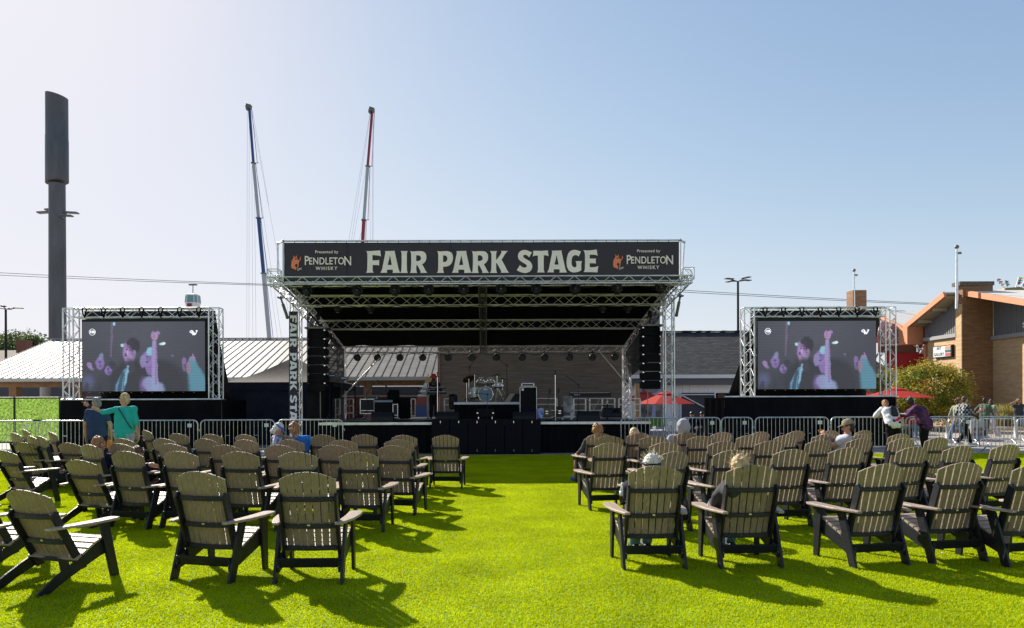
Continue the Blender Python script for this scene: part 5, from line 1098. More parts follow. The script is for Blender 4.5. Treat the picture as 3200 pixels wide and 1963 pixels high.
# ---------------------------------------------------------------- trees
M['bark'] = mat('bark', (.07, .05, .035), .9, var=.3, vscale=10, bump=.6)
def tree(name, lab, base, h, cr, cz, n, m, kind='round', seed=1, leaf=.09, trunk=True, group=None):
    """trunk with limbs and a crown of leaf sized faces grouped in clumps"""
    rnd = random.Random(seed); base = Vector(base); t = thing(name, lab, 'tree' if trunk else 'bush', base, 0, group); tips = []
    if trunk:
        mb = MB(); fork = base + Vector((0, 0, h * .28)); mb.path([base, base + Vector((.03, 0, h * .12)), fork], [.13, .10, .09], 8)
        for k in range(9):
            a = 6.283 * k / 9 + rnd.random(); e = base + Vector((math.cos(a) * cr[0] * rnd.uniform(.4, .75), math.sin(a) * cr[1] * rnd.uniform(.4, .75), cz + rnd.uniform(-.4, .5) * cr[2])); mid = fork.lerp(e, .5) + Vector((0, 0, -.1)); mb.path([fork - Vector((0, 0, .1)), mid, e], [.06, .04, .015], 6); tips.append(e)
        mb.build('trunk', M['bark'], t)
    clumps = []
    for k in range(n):
        while True:
            v = Vector((rnd.uniform(-1, 1), rnd.uniform(-1, 1), rnd.uniform(-1, 1)))
            if .25 < v.length < 1: break
        if kind == 'cone': v = Vector((v.x * (1 - (v.z + 1) / 2), v.y * (1 - (v.z + 1) / 2), v.z))
        elif v.length < .72: v = v.normalized() * rnd.uniform(.72, 1)
        clumps.append((base + Vector((v.x * cr[0], v.y * cr[1], cz + v.z * cr[2])), rnd.uniform(.5, 1.2) * leaf * 3.6))
    mb = MB()
    for c, r in clumps:
        for _ in range(46):
            d = Vector((rnd.gauss(0, 1), rnd.gauss(0, 1), rnd.gauss(0, .55))) * r * .55; q = c + d; s = leaf * rnd.uniform(.5, 1.1)
            u = Vector((rnd.gauss(0, 1), rnd.gauss(0, 1), rnd.gauss(0, .6))).normalized(); w = u.orthogonal().normalized()
            w = (Matrix.Rotation(rnd.random() * 6.28, 3, u) @ w); 
            mb.add([q, q + u * s * .5 + w * s * .35, q + u * s, q + u * s * .5 - w * s * .35], [(0, 1, 2, 3)])
    mb.build('crown', m, t, solid=0); return t
M['maple'] = mat('maple_leaves', (.11, .20, .02), .55, col2=(.50, .34, .04), vscale=1.6, trans=.4)
M['green_leaves'] = mat('green_leaves', (.05, .09, .015), .6, col2=(.09, .13, .03), vscale=1.2, trans=.3)
M['dry_grass'] = mat('dry_grass', (.22, .24, .05), .7, col2=(.42, .36, .16), vscale=3, trans=.3)
bp = XY(2908, 36.0); bz = P(2908, 1232, 36).z
tree('maple_tree', 'round crowned maple turning yellow and orange beside the brick wall', bp, 4.2, (1.75, 1.6, 1.55), bz + .1, 460, M['maple'], seed=4, leaf=.13)
tree('maple_tree', 'smaller yellowing maple half hidden behind the right screen tower', XY(2790, 38.5), 3.2, (1.1, 1.0, .9), P(2790, 1205, 38.5).z, 110, M['maple'], seed=9, leaf=.12)
for i, (px, py, Y, h, kd) in enumerate(((10, 1085, 240, 12, 'round'), (45, 1062, 250, 14, 'round'), (70, 1075, 245, 12, 'round'), (103, 1066, 230, 14, 'cone'), (-40, 1070, 245, 14, 'round'), (128, 1085, 250, 10, 'round'))):
    p = XY(px, Y); z = P(px, py, Y).z
    tree('distant_tree', ('hazy dark conifer' if kd == 'cone' else 'hazy rounded broadleaf tree') + f' on the skyline at far left, {ORD[i]} of the row', p, z, (5.5 if kd == 'round' else 2.6, 5, (8 if kd == 'round' else 10)), z - 5 if kd == 'round' else z - 7, 90, M['green_leaves'], kd, 20 + i, .9, group='trees on the far left skyline')
# ---------------------------------------------------------------- shingled barn right of the stage
def shingles():
    m = mat('dark_shingles', (.05, .05, .056), .85, var=.35, vscale=2); nt = m.node_tree; b = nt.nodes['Principled BSDF']
    tc = nt.nodes.new('ShaderNodeTexCoord'); br = nt.nodes.new('ShaderNodeTexBrick'); mp = nt.nodes.new('ShaderNodeMapping'); mp.inputs['Rotation'].default_value = (R(-65), 0, 0)
    sx = nt.nodes.new('ShaderNodeSeparateXYZ'); cb = nt.nodes.new('ShaderNodeCombineXYZ'); nt.links.new(tc.outputs['Object'], sx.inputs[0]); nt.links.new(sx.outputs[0], cb.inputs[0]); nt.links.new(sx.outputs[2], cb.inputs[1]); nt.links.new(cb.outputs[0], br.inputs[0])
    br.inputs['Scale'].default_value = 1; br.inputs['Brick Width'].default_value = .38; br.inputs['Row Height'].default_value = .105; br.inputs['Mortar Size'].default_value = .018
    br.inputs['Color1'].default_value = (.02, .02, .024, 1); br.inputs['Color2'].default_value = (.065, .065, .068, 1); br.inputs['Mortar'].default_value = (.005, .005, .006, 1)
    nt.links.new(br.outputs[0], b.inputs['Base Color']); bp_ = nt.nodes.new('ShaderNodeBump'); bp_.inputs['Strength'].default_value = .8; bp_.inputs['Distance'].default_value = .04; nt.links.new(br.outputs[0], bp_.inputs['Height']); nt.links.new(bp_.outputs[0], b.inputs['Normal']); return m
M['shingle'] = shingles()
bn_ = thing('white_barn', 'white walled barn with dark shingled roof right of the stage', 'building', (16, 38.5, 0)); e0, e1 = P(1900, 1172, 38.5), P(2812, 1172, 38.5); rgz = P(2300, 1038, 44).z
x0, x1, ez = e0.x, e1.x, P(2250, 1172, 38.5).z
rows = [[Vector((x0, 38.5, ez)), Vector((x1, 38.5, ez))], [Vector((x0, 44, rgz)), Vector((x1 - 1.6, 44, rgz))], [Vector((x0, 49.5, ez)), Vector((x1, 49.5, ez))]]
MB().sheet(rows, False).build('roof', M['shingle'], bn_, solid=.15)
mb = MB(); rnd = random.Random(5); x = x0
while x < x1 - 1.8: mb.box((x, 44, rgz + .05), (.3, .35, rnd.uniform(.04, .09))); x += .31
mb.build('ridge_cap', M['shingle'], bn_)['kind'] = 'stuff'
MB().box(((x0 + x1) / 2, 38.45, ez - .08), (x1 - x0, .14, .2)).build('gutter', M['white'], bn_); MB().box(((x0 + x1) / 2, 38.62, ez - .38), (x1 - x0, .1, .36)).build('fascia', mat('grey_fascia', (.12, .12, .13), .7), bn_)
M['barnwall'] = mat('offwhite_boards', (.86, .83, .80), .75, var=.05); wz = ez - .2
dx0, dx1 = P(2125, 1300, 39).x, P(2232, 1300, 39).x; ox1 = P(2330, 1300, 39).x; dtop = P(2180, 1228, 39).z
mb = MB()
for a, b in ((x0 + .3, dx1), (ox1, x1 - .4)): mb.box(((a + b) / 2, 39.15, wz / 2), (b - a, .3, wz))
mb.box(((dx1 + ox1) / 2, 39.15, (dtop + wz) / 2), (ox1 - dx1, .3, wz - dtop)); mb.box(((x0 + x1) / 2, 47, wz / 2), (x1 - x0 - 1, .3, wz)); mb.build('wall', M['barnwall'], bn_)
mb = MB()
for px in (2135, 2157, 2215, 2290): mb.box((P(px, 1200, 39).x, 38.985, (dtop + wz) / 2), (.05, .03, wz - dtop))
mb.box(((P(2125, 0, 39).x + P(2310, 0, 39).x) / 2, 38.96, wz - .3), (P(2310, 0, 39).x - P(2125, 0, 39).x, .08, .12)); mb.build('battens', M['barnwall'], bn_)
door = MB().box(((dx0 + dx1) / 2, 38.95, dtop / 2), (dx1 - dx0, .06, dtop)).build('door', mat('dark_grey_door', (.045, .045, .055), .7), bn_)
mb = MB(); f = .2
for p, q in (((dx0, 0), (dx0, dtop)), ((dx1, 0), (dx1, dtop)), ((dx0, dtop - .1), (dx1, dtop - .1)), ((dx0, dtop - .1), (dx1, dtop * .45)), ((dx1, dtop * .45), (dx0, .1))): mb.bar((p[0], 38.9, p[1]), (q[0], 38.9, q[1]), .05, f, (0, 1, 0))
mb.build('door_trim', M['barnwall'], door)
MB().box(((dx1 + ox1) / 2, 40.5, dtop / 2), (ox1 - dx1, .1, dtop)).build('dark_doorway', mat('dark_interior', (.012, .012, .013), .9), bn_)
a, b = P(2247, 1247, 40.4), P(2262, 1300, 40.4); o = MB().box(((P(2238, 0, 40.4).x + P(2262, 0, 40.4).x) / 2, 40.35, (P(0, 1240, 40.4).z + P(0, 1285, 40.4).z) / 2), (.46, .02, .85)).build('menu_board', mat('dim_paper', (.16, .15, .13), .8), bn_)
text('DAIRY BAR', 'lettering', .09, M['frame'], P(2250, 1251, 40.3), o)
# mural
mu = thing('cow_mural', 'wall mural of black and white cows on green grass under checks', 'mural', P(2040, 1300, 38.9)); m0, m1 = P(1992, 1186, 38.9), P(2082, 1330, 38.9)
f = lambda px, py: (P(px, py, 38.9).x, P(px, py, 38.9).z)
MB().box(((m0.x + m1.x) / 2, 38.95, (m0.z) / 2), (m1.x - m0.x, .04, m0.z)).build('panel', mat('mural_sky', (.42, .47, .66), .7, var=.1), mu)
MB().prism([f(1992, 1302), f(2030, 1306), f(2082, 1298), f(2082, 1335), f(1992, 1335)], 38.92, 38.93).build('grass_field', mat('mural_green', (.12, .28, .03), .7, var=.2, vscale=3), mu)
for pts in ([(2008, 1205), (2030, 1200), (2062, 1204), (2070, 1212), (2050, 1226), (2035, 1232), (2030, 1250), (2012, 1255), (2004, 1235)], [(2004, 1260), (2030, 1258), (2040, 1270), (2036, 1302), (2028, 1318), (2022, 1300), (2012, 1318), (2004, 1298)], [(2050, 1256), (2078, 1254), (2080, 1300), (2074, 1320), (2066, 1296), (2056, 1322), (2050, 1300)]):
    MB().prism([f(*q) for q in pts], 38.905, 38.918).build('cow', mat('mural_cow', (.015, .014, .016), .7, col2=(.5, .42, .36), vscale=1.6), mu)
mb = MB(); mb.cur = 0
sq = .14
for i in range(28):
    for j in range(2):
        if (i + j) % 2: x = m0.x - .6 + i * sq; mb.box((x, 38.9, m0.z + .15 + j * sq), (sq, .02, sq))
o = MB().box((m0.x + 1.3, 38.93, m0.z + .22), (3.9, .03, .32)).build('check_border', M['cream'], mu); mb.build('checks', M['frame'], o)['kind'] = 'stuff'
# ---------------------------------------------------------------- brick hall at right
def bricks(name, c1, c2, mo):
    m = mat(name, c1, .8); nt = m.node_tree; b = nt.nodes['Principled BSDF']; tc = nt.nodes.new('ShaderNodeTexCoord'); sx = nt.nodes.new('ShaderNodeSeparateXYZ'); ad = nt.nodes.new('ShaderNodeMath'); cb = nt.nodes.new('ShaderNodeCombineXYZ'); br = nt.nodes.new('ShaderNodeTexBrick')
    nt.links.new(tc.outputs['Object'], sx.inputs[0]); nt.links.new(sx.outputs[0], ad.inputs[0]); nt.links.new(sx.outputs[1], ad.inputs[1]); nt.links.new(ad.outputs[0], cb.inputs[0]); nt.links.new(sx.outputs[2], cb.inputs[1]); nt.links.new(cb.outputs[0], br.inputs[0])
    br.inputs['Scale'].default_value = 1; br.inputs['Brick Width'].default_value = .4; br.inputs['Row Height'].default_value = .105; br.inputs['Mortar Size'].default_value = .008
    br.inputs['Color1'].default_value = (*c1, 1); br.inputs['Color2'].default_value = (*c2, 1); br.inputs['Mortar'].default_value = (*mo, 1); nt.links.new(br.outputs[0], b.inputs['Base Color']); return m
M['brick'] = bricks('tan_brick', (.58, .38, .20), (.46, .29, .14), (.36, .28, .20)); M['brick_shaded'] = bricks('tan_brick_shaded', (.28, .15, .07), (.20, .10, .045), (.12, .08, .05))  # second one: same brick coloured darker for the fin's shaded front
M['ribgrey'] = mat('grey_ribbed_metal', (.16, .16, .165), .6, var=.1); M['orange'] = mat('orange_fascia', (.62, .24, .12), .6, var=.08); M['soffit'] = mat('beige_soffit', (.40, .34, .24), .7)
hall = thing('brick_hall', 'tan brick hall with orange edged zigzag metal roof', 'building', (29, 41, 0)); XW = 27.45
MB().box((XW + .6, 38.2 + 3.2, 2.65), (.3, 3.0, 5.3)) if False else None
MB().box((XW + .15, 41.45, 2.72), (.3, 2.9, 5.44)).build('brick_wall', M['brick'], hall)                  # gallery wall, far side of the fin
MB().box((29.25, 35.0, 2.6), (.3, 9.4, 5.2)).build('brick_wall', M['brick'], hall)                        # near wall
MB().box((28.24, 39.85, 4.1), (1.75, .55, 8.4)).build('brick_fin', M['brick_shaded'], hall)
mb = MB(); mb.box((28.15, 39.85, 8.38), (2.0, .7, .22)); mb.build('fin_cap', mat('weathered_stone', (.12, .10, .08), .9, var=.4), hall)
MB().box((27.33, 39.85, 3.6), (.06, .5, 7.2)).build('fin_lit_face', M['brick'], hall)  # strip of lighter brick paints the sunlit left face of the fin
def zig(Y): # roof edge height, folded plate
    pk, vl = 7.95, 6.35; k = 1 - abs(((Y - 40.0) / 4.05 + 1) % 2 - 1); k = abs(((Y - 40.0) / 4.05 + 1) % 2 - 1) if False else k
    return 8.05 - (40 - Y) * .27 if Y < 40 else vl + (pk - vl) * k
def ribwall(x, Ya, Yb, z0, nm):
    mb = MB(); n = int((Yb - Ya) / .09)
    for k in range(n):
        Y = Ya + (Yb - Ya) * (k + .5) / n; zt = zig(Y) - .35; mb.box((x + (.02 if k % 2 else 0), Y, (z0 + zt) / 2), (.06, (Yb - Ya) / n, zt - z0))
    mb.build(nm, M['ribgrey'], hall)
ribwall(XW + .05, 40.2, 43.2, 5.44, 'ribbed_cladding'); ribwall(29.15, 31.5, 39.55, 5.2, 'ribbed_cladding')
MB().box((XW - .05, 41.6, 5.44), (.2, 3.1, .22)).build('sill_band', mat('grey_band', (.28, .28, .28), .6), hall); MB().box((29.05, 35.4, 5.2), (.2, 8.3, .22)).build('sill_band', mat('grey_band', (.28, .28, .28), .6), hall)
def roofstrip(Ya, Yb, xe, nm=True):
    za, zb = zig(Ya + .001) , zig(Yb - .001); x9 = 60
    MB().sheet([[Vector((xe, Ya, za)), Vector((x9, Ya, za))], [Vector((xe, Yb, zb)), Vector((x9, Yb, zb))]], False).build('roof_plane', M['hallroof'], hall, solid=.06)
    MB().bar((xe, Ya, za - .12), (xe, Yb, zb - .12), .32, .14, (0, 0, 1) if False else (1, 0, 0)).build('fascia', M['orange'], hall)
    MB().sheet([[Vector((xe + .1, Ya, za - .26)), Vector((29.2, Ya, za - .26))], [Vector((xe + .1, Yb, zb - .26)), Vector((29.2, Yb, zb - .26))]], False).build('soffit', M['soffit'], hall, solid=.04)
M['hallroof'] = mat('pale_ribbed_roof', (.70, .66, .60), .6, .1, var=.18, vscale=14, stretch=(.1, 6, 1))
roofstrip(40.0, 44.05, 26.6); roofstrip(44.05, 48.1, 26.6); roofstrip(31.0, 40.0, 27.6); roofstrip(48.1, 52.15, 26.6)
mb = MB(); mb.box((27.0, 43.9, 5.75), (1.0, .9, 1.1)); mb.build('valley_box', M['orange'], hall)
mb = MB()
for k in range(8): mb.box((27.54, 43.1 + k * .16, 5.75), (.08, .08, 1.1))
mb.build('valley_ribs', mat('rust_panel', (.22, .06, .035), .6), hall)
for yy in (41.2, 42.6): MB().bar((26.7, yy, zig(yy) - .4), (27.5, yy, zig(yy) - .4), .12, .18).build('soffit_beam', M['soffit'], hall)
MB().box((27.0, 40.2 + 10.2, 5), (1.0, .9, 9.4)).build('chimney', M['brick_shaded'], hall)
sg = thing('gallery_sign', 'framed ART GALLERY sign board on the brick wall', 'sign', (XW - .08, 41.3, 3.9)); s0, s1 = 40.45, 42.15
z0s, z1s = P(2984, 1115, 40.6).z, P(2984, 1077, 40.6).z
MB().box((XW - .08, (s0 + s1) / 2, (z0s + z1s) / 2), (.14, s1 - s0, z1s - z0s)).build('frame', M['frame'], sg)
MB().box((XW - .16, (s0 + s1) / 2, (z0s + z1s) / 2), (.03, s1 - s0 - .1, z1s - z0s - .1)).build('panel', mat('sign_white', (.62, .66, .66), .5), sg)
hh = z1s - z0s
for k, c in enumerate(((.6, .25, .08), (.03, .12, .15), (.5, .06, .07))): MB().box((XW - .18, s0 + .3, z1s - hh * (.22 + .28 * k)), (.02, .48, hh * .22)).build('colour_block', mat('sign_colour', c, .5), sg)
for s, dz in (('ART', .2), ('GALLERY', -.16)): text(s, 'lettering', .27, mat('sign_grey', (.16, .18, .18), .6), (XW - .185, s0 + 1.12, (z0s + z1s) / 2 + dz), sg, xs=.85, right=(0, -1, 0))
# pavilion gable with faded drink banner
pv = thing('pavilion_front', 'red pavilion front with faded red banner under the roof', 'pavilion', (26.5, 46.5, 0)); f = lambda px, py, Y=45.2: P(px, py, Y)
def poly(name, pts, m, par, Y=45.2, d=.08): 
    q = [f(a, b, Y) for a, b in pts]; return MB().prism([(v.x, v.z) for v in q], Y, Y + d).build(name, m, par)
poly('red_wall', [(2770, 1100), (2893, 1100), (2893, 1330), (2770, 1330)], mat('red_cloth', (.42, .012, .02), .7), pv, 45.6); poly('upper_panel', [(2745, 1070), (2893, 1070), (2893, 1102), (2745, 1102)], mat('brown_panel', (.13, .05, .04), .7), pv, 45.5)
bnr = poly('drink_banner', [(2735, 1060), (2756, 1000), (2830, 1022), (2830, 1070), (2735, 1072)], mat('faded_red_banner', (.50, .17, .17), .7, col2=(.62, .38, .36), vscale=.8), pv, 44.9)
text('sta', 'lettering', .62, M['cream'], f(2821, 1057, 44.85), bnr); text('Coca', 'script', .5, M['cream'], f(2825, 1037, 44.85), bnr, xs=.8)
mb = MB(); mb.path([f(2740 + 5 * k, 1046 - 18 * math.sin(k * .8), 44.85) for k in range(9)], .05, 6); mb.build('swoosh', M['cream'], bnr)
mb = MB(); a, b = f(2750, 1080, 44.6), f(2868, 1072, 44.6); mb.tube(a, b, .06, 8); mb.tube(f(2868, 1072, 44.6), f(2868, 1100, 44.6), .06, 8); mb.tube(f(2850, 1075, 44.6), f(2880, 1095, 44.6), .05, 8); mb.build('canopy_pipe', M['white'], pv)
MB().lathe(f(2888, 1092, 44.4), [(.05, .3), (.12, .2), (.3, -.25), (.28, -.25)], 16).build('lamp_bell', mat('white_shade', (.7, .68, .78), .4), pv); MB().bar(P(2893, 1070, 43.4), P(2893, 1335, 43.4), .16, .16).build('post', M['orange'], pv)
# flagpoles and ride flags
for px, yt, yb, Y, lab in ((2990, 772, 932, 39.3, 'tall pale flagpole fixed to the brick fin'), (2669, 845, 960, 50.0, 'thin pale flagpole beside the far chimney')):
    a, b = P(px, yt, Y), P(px, yb, Y); t = thing('flagpole', lab, 'flagpole', b, 0, 'flagpoles on the brick hall'); MB().tube(b - Vector((0, 0, .6)), a, .09, 10, .05).build('pole', M['alu'], t); MB().ell(a, .12).build('finial', M['darkalu'], t)
    mb = MB(); mb.box(a + Vector((.1, 0, -.35)), (.3, .08, .12)); mb.bar(b + Vector((0, 0, .2)), b + Vector((.5, .3, .2)), .05, .05); mb.build('bracket', M['darkalu'], t)
t = thing('carnival_ride_top', 'green ride roof with small bunting flags beyond the hall', 'amusement ride', P(3165, 905, 110)); Yr = 110
MB().prism([(P(a, b, Yr).x, P(a, b, Yr).z) for a, b in ((3138, 907), (3142, 900), (3190, 896), (3210, 907), (3210, 1100), (3138, 1100))], Yr, Yr + 4).build('roof', mat('ride_green', (.08, .25, .06), .6, col2=(.4, .1, .06), vscale=.5), t)
fc = [(.5, .02, .08), (.02, .15, .4), (.7, .5, .03), (.03, .4, .35)]
for k, (a, b) in enumerate((((3141, 903), (3115, 870)), ((3148, 899), (3139, 876)), ((3174, 899), (3184, 866)), ((3188, 899), (3203, 878)))):
    p, q = P(*a, Yr), P(*b, Yr); MB().tube(p, q, .07, 6).build('flag_mast', M['white'], t)
    for j in range(3): c = p.lerp(q, 1 - j * .22); MB().prism([(c.x, c.z), (c.x + .75, c.z - .15), (c.x + .1, c.z - .55)], Yr - .03, Yr + .03).build('pennant', mat('pennant', fc[(k + j) % 4], .6), t)
# umbrellas
def umbrella(px, py, Y, r, lab, drop):
    a = P(px, py, Y); t = thing('patio_umbrella', lab, 'umbrella', (a.x, Y, 0), 0, 'red patio umbrellas'); n = 8; zr = a.z - drop; rows = []
    for k, (f_, h) in enumerate(((.02, 1), (.28, .78), (.62, .42), (1, 0))): rows.append([Vector((a.x + r * f_ * math.cos(6.283 * j / n + .2), Y + r * f_ * math.sin(6.283 * j / n + .2), zr + drop * h)) for j in range(n + 1)])
    MB().sheet(rows, False).build('canopy', M['redcanvas'], t, solid=.01); MB().sheet([[Vector((a.x + r * f_ * math.cos(6.283 * j / n + .2), Y + r * f_ * math.sin(6.283 * j / n + .2), zr + drop * h)) for j in range(n + 1)] for f_, h in ((.03, 1.12), (.3, .86))], False).build('vent', M['redcanvas'], t, solid=.01)
    MB().tube((a.x, Y, 0), (a.x, Y, a.z + .02), .025, 8).build('pole', M['darkalu'], t); MB().ell((a.x, Y, a.z + .06), .05).build('finial', M['frame'], t)
    mb = MB()
    for j in range(n): q = 6.283 * j / n + .2; mb.tube((a.x, Y, a.z - .03), (a.x + r * .98 * math.cos(q), Y + r * .98 * math.sin(q), zr - .02), .01, 5)
    mb.build('ribs', M['darkalu'], t)
M['redcanvas'] = mat('red_canvas', (.62, .055, .035), .7, var=.08, trans=.5)
umbrella(2079, 1227, 31, 1.35, 'red patio umbrella behind the right stage leg', .52); umbrella(2014, 1225, 34, 1.2, 'darker red patio umbrella right beside the stage', .45)
umbrella(2800, 1214, 30, 1.45, 'wide red patio umbrella behind the right screen tower', .42); umbrella(2690, 1219, 34, 1.0, 'small red patio umbrella below the right video screen', .4)
# planter, kerb, grasses, cafe things
tag(MB().box(((27.2 + 45) / 2 - 1, 36.6, .09), (22, .35, .18)).build('kerb', M['kerb'], bevel=.03), kind='structure'); plane('planting_bed', 20, 36.6, 60, 46, .03, mat('bark_mulch', (.14, .09, .05), .9, var=.4, vscale=6))
plane('forecourt', -60, 36.2, 25.0, 60, -.004, M['asphalt'])
def tuft(px, Y, h, w, n, lab, seed):
    rnd = random.Random(seed); b = XY(px, Y); b.z = .03; t = thing('ornamental_grass', lab, 'plant', b, 0, 'ornamental grasses in the planting bed'); mb = MB()
    for _ in range(n):
        a = rnd.random() * 6.283; r0 = rnd.random() * w * .3; p = b + Vector((math.cos(a) * r0, math.sin(a) * r0, 0)); q = p + Vector((math.cos(a) * w * rnd.uniform(.2, .9), math.sin(a) * w * .7 * rnd.random(), h * rnd.uniform(.5, 1))); m_ = p.lerp(q, .55) + Vector((0, 0, h * .12)); s = .02
        mb.add([p + Vector((-s, 0, 0)), p + Vector((s, 0, 0)), m_ + Vector((s, 0, 0)), m_ + Vector((-s, 0, 0)), q], [(0, 1, 2, 3), (3, 2, 4)])
    mb.build('blades', M['dry_grass'], t)
tuft(3140, 38.0, 1.5, 1.2, 900, 'large pale tufted grass before the brick recess', 1); tuft(3108, 37.5, 1.0, .8, 500, 'lower green grass tuft left of the large one', 2); tuft(3172, 37.8, .9, .8, 400, 'low grass tuft beside the woman in the dark top', 3)
for px, c, lab, s in ((2962, (.55, .5, .03), 'yellow flowering plant in the bed left of the walkers', 5), (3010, (.12, .25, .03), 'low green plant by the kerb', 6)):
    b = XY(px, 37.2); b.z = .1; tree('bedding_plant', lab, b, .4, (.5, .3, .2), .2, 14, mat('bed_leaves', (.08, .14, .02), .6, col2=c, vscale=6), seed=s, leaf=.06, trunk=False)
t = thing('display_stand', 'grey display box with small pictures beside the road', 'display stand', XY(3052, 27.0)); a, b = P(3035, 1313, 27), P(3076, 1378, 27)
MB().box(((a.x + b.x) / 2, 27.2, (a.z + b.z) / 2), (b.x - a.x, .4, a.z - b.z)).build('cabinet', mat('grey_box', (.32, .33, .36), .6), t, bevel=.02)
for px, py in ((3043, 1342), (3063, 1342), (3041, 1358), (3063, 1357)): c = P(px, py, 26.98); MB().box(c, (.16, .02, .14)).build('picture_panel', mat('small_picture', (.3, .12, .1), .6, col2=(.05, .05, .06), vscale=12), t)
t = thing('white_table', 'small white table with cups behind the right crowd barrier', 'table', XY(2075, 30)); c = P(2072, 1345, 30)
MB().box((c.x, 30, c.z), (1.4, .6, .04)).build('top', M['white'], t)
for e in (-.6, .6): MB().bar((c.x + e, 30, 0), (c.x + e, 30, c.z), .05, .05).build('leg', M['galv'], t)
for k, e in enumerate((-.4, .1)): tag(MB().lathe((c.x + e, 29.9, c.z + .02), [(.05, 0), (.07, .16)], 14).build('flower_pot', M['white']), ('left' if k == 0 else 'right') + ' small white pot on the table by the stage', 'pot')
tag(MB().box(P(2240, 1350, 31), (.28, .3, .6)).build('yellow_bin', mat('yellow_green', (.45, .5, .05), .5), bevel=.02), 'small yellow bin beside the barn door', 'bin')
# ---------------------------------------------------------------- people
SK = {k: mat('skin_' + k, c, .5, bump=.15, bscale=60) for k, c in {'light': (.50, .27, .17), 'tan': (.36, .18, .10), 'brown': (.11, .05, .03), 'dark': (.05, .024, .016)}.items()}
def cloth(n, c, **k): return mat('cloth_' + n, c, .85, spec=.15, bump=.5, bscale=14, **k)
def hairm(n, c, c2): return mat('hair_' + n, c, .5, col2=c2, vscale=30, bump=.8, bscale=90, stretch=(1, 1, .3), trans=.15)
HR = {'grey': hairm('grey', (.16, .15, .14), (.4, .37, .33)), 'blond': hairm('blond', (.42, .27, .12), (.75, .58, .34)), 'white': hairm('white', (.55, .50, .42), (.85, .82, .75)), 'ginger': hairm('ginger', (.25, .11, .04), (.5, .27, .1)),
      'brown': hairm('brown', (.06, .03, .015), (.16, .08, .04)), 'black': hairm('black', (.008, .007, .006), (.025, .02, .018)), 'braids': hairm('braids', (.4, .35, .22), (.7, .65, .5))}
DK = mat('dark_lens', (.01, .01, .012), .15); LIP = mat('lips', (.28, .08, .07), .5)
def V(*a): return Vector(a)
def stand():
    return dict(pel=V(0, 0, .97), chest=V(0, -.01, 1.28), neck=V(0, -.01, 1.47), head=V(0, .015, 1.625), shL=V(-.185, -.01, 1.42), elL=V(-.24, -.03, 1.14), wrL=V(-.25, .03, .88), shR=V(.185, -.01, 1.42), elR=V(.24, -.03, 1.14), wrR=V(.25, .03, .88),
                hpL=V(-.09, 0, .93), knL=V(-.10, .02, .50), anL=V(-.11, -.02, .09), hpR=V(.09, 0, .93), knR=V(.10, .02, .50), anR=V(.11, -.02, .09))
def sit(hz=1.04, hy=.10, lean=0.):
    return dict(pel=V(0, .40, .50), chest=V(lean * .5, .30, hz - .30), neck=V(lean * .85, hy + .10, hz - .15), head=V(lean, hy + .08, hz), shL=V(-.18 + lean * .7, .27, hz - .21), elL=V(-.29 + lean * .4, .30, .66), wrL=V(-.31, .50, .60), shR=V(.18 + lean * .7, .27, hz - .21), elR=V(.29 + lean * .4, .30, .66), wrR=V(.31, .50, .60),
                hpL=V(-.09, .42, .50), knL=V(-.14, .83, .52), anL=V(-.14, .85, .09), hpR=V(.09, .42, .50), knR=V(.14, .83, .52), anR=V(.14, .85, .09))
def hand(mb, w, d, n, s=1., pose='relaxed'):
    """palm, four unequal bent fingers, thumb from the side; d forearm direction, n palm normal"""
    d = d.normalized(); n = (n - d * n.dot(d)).normalized(); x = d.cross(n); e = w + d * .085 * s
    for k in (-.022, 0, .022): mb.cap(w + x * k * .7 * s, e + x * k * s, .015 * s, .013 * s, 8)
    for i, (o, L) in enumerate(((-.032, .060), (-.011, .074), (.011, .078), (.032, .068))):
        curl = .75 if pose == 'relaxed' else 1.5
        if pose == 'point': curl = .0 if i == 3 else 1.7
        a = curl * .55; f1 = (d * math.cos(a) + n * math.sin(a)); f2 = (d * math.cos(a * 2) + n * math.sin(a * 2)); b = e + x * o * s; m_ = b + f1 * L * .5 * s; t_ = m_ + f2 * L * .55 * s
        mb.cap(b - d * .01, m_, .0095 * s, .009 * s, 8); mb.cap(m_, t_, .009 * s, .0075 * s, 8)
    b = w + d * .025 * s + x * .025 * s; mb.cap(b, b + (d * .5 + x * .6 + n * .3).normalized() * .04 * s, .013 * s, .011 * s, 8); b2 = b + (d * .5 + x * .6 + n * .3).normalized() * .04 * s; mb.cap(b2, b2 + (d + n * .5).normalized() * .03 * s, .011 * s, .009 * s, 8)
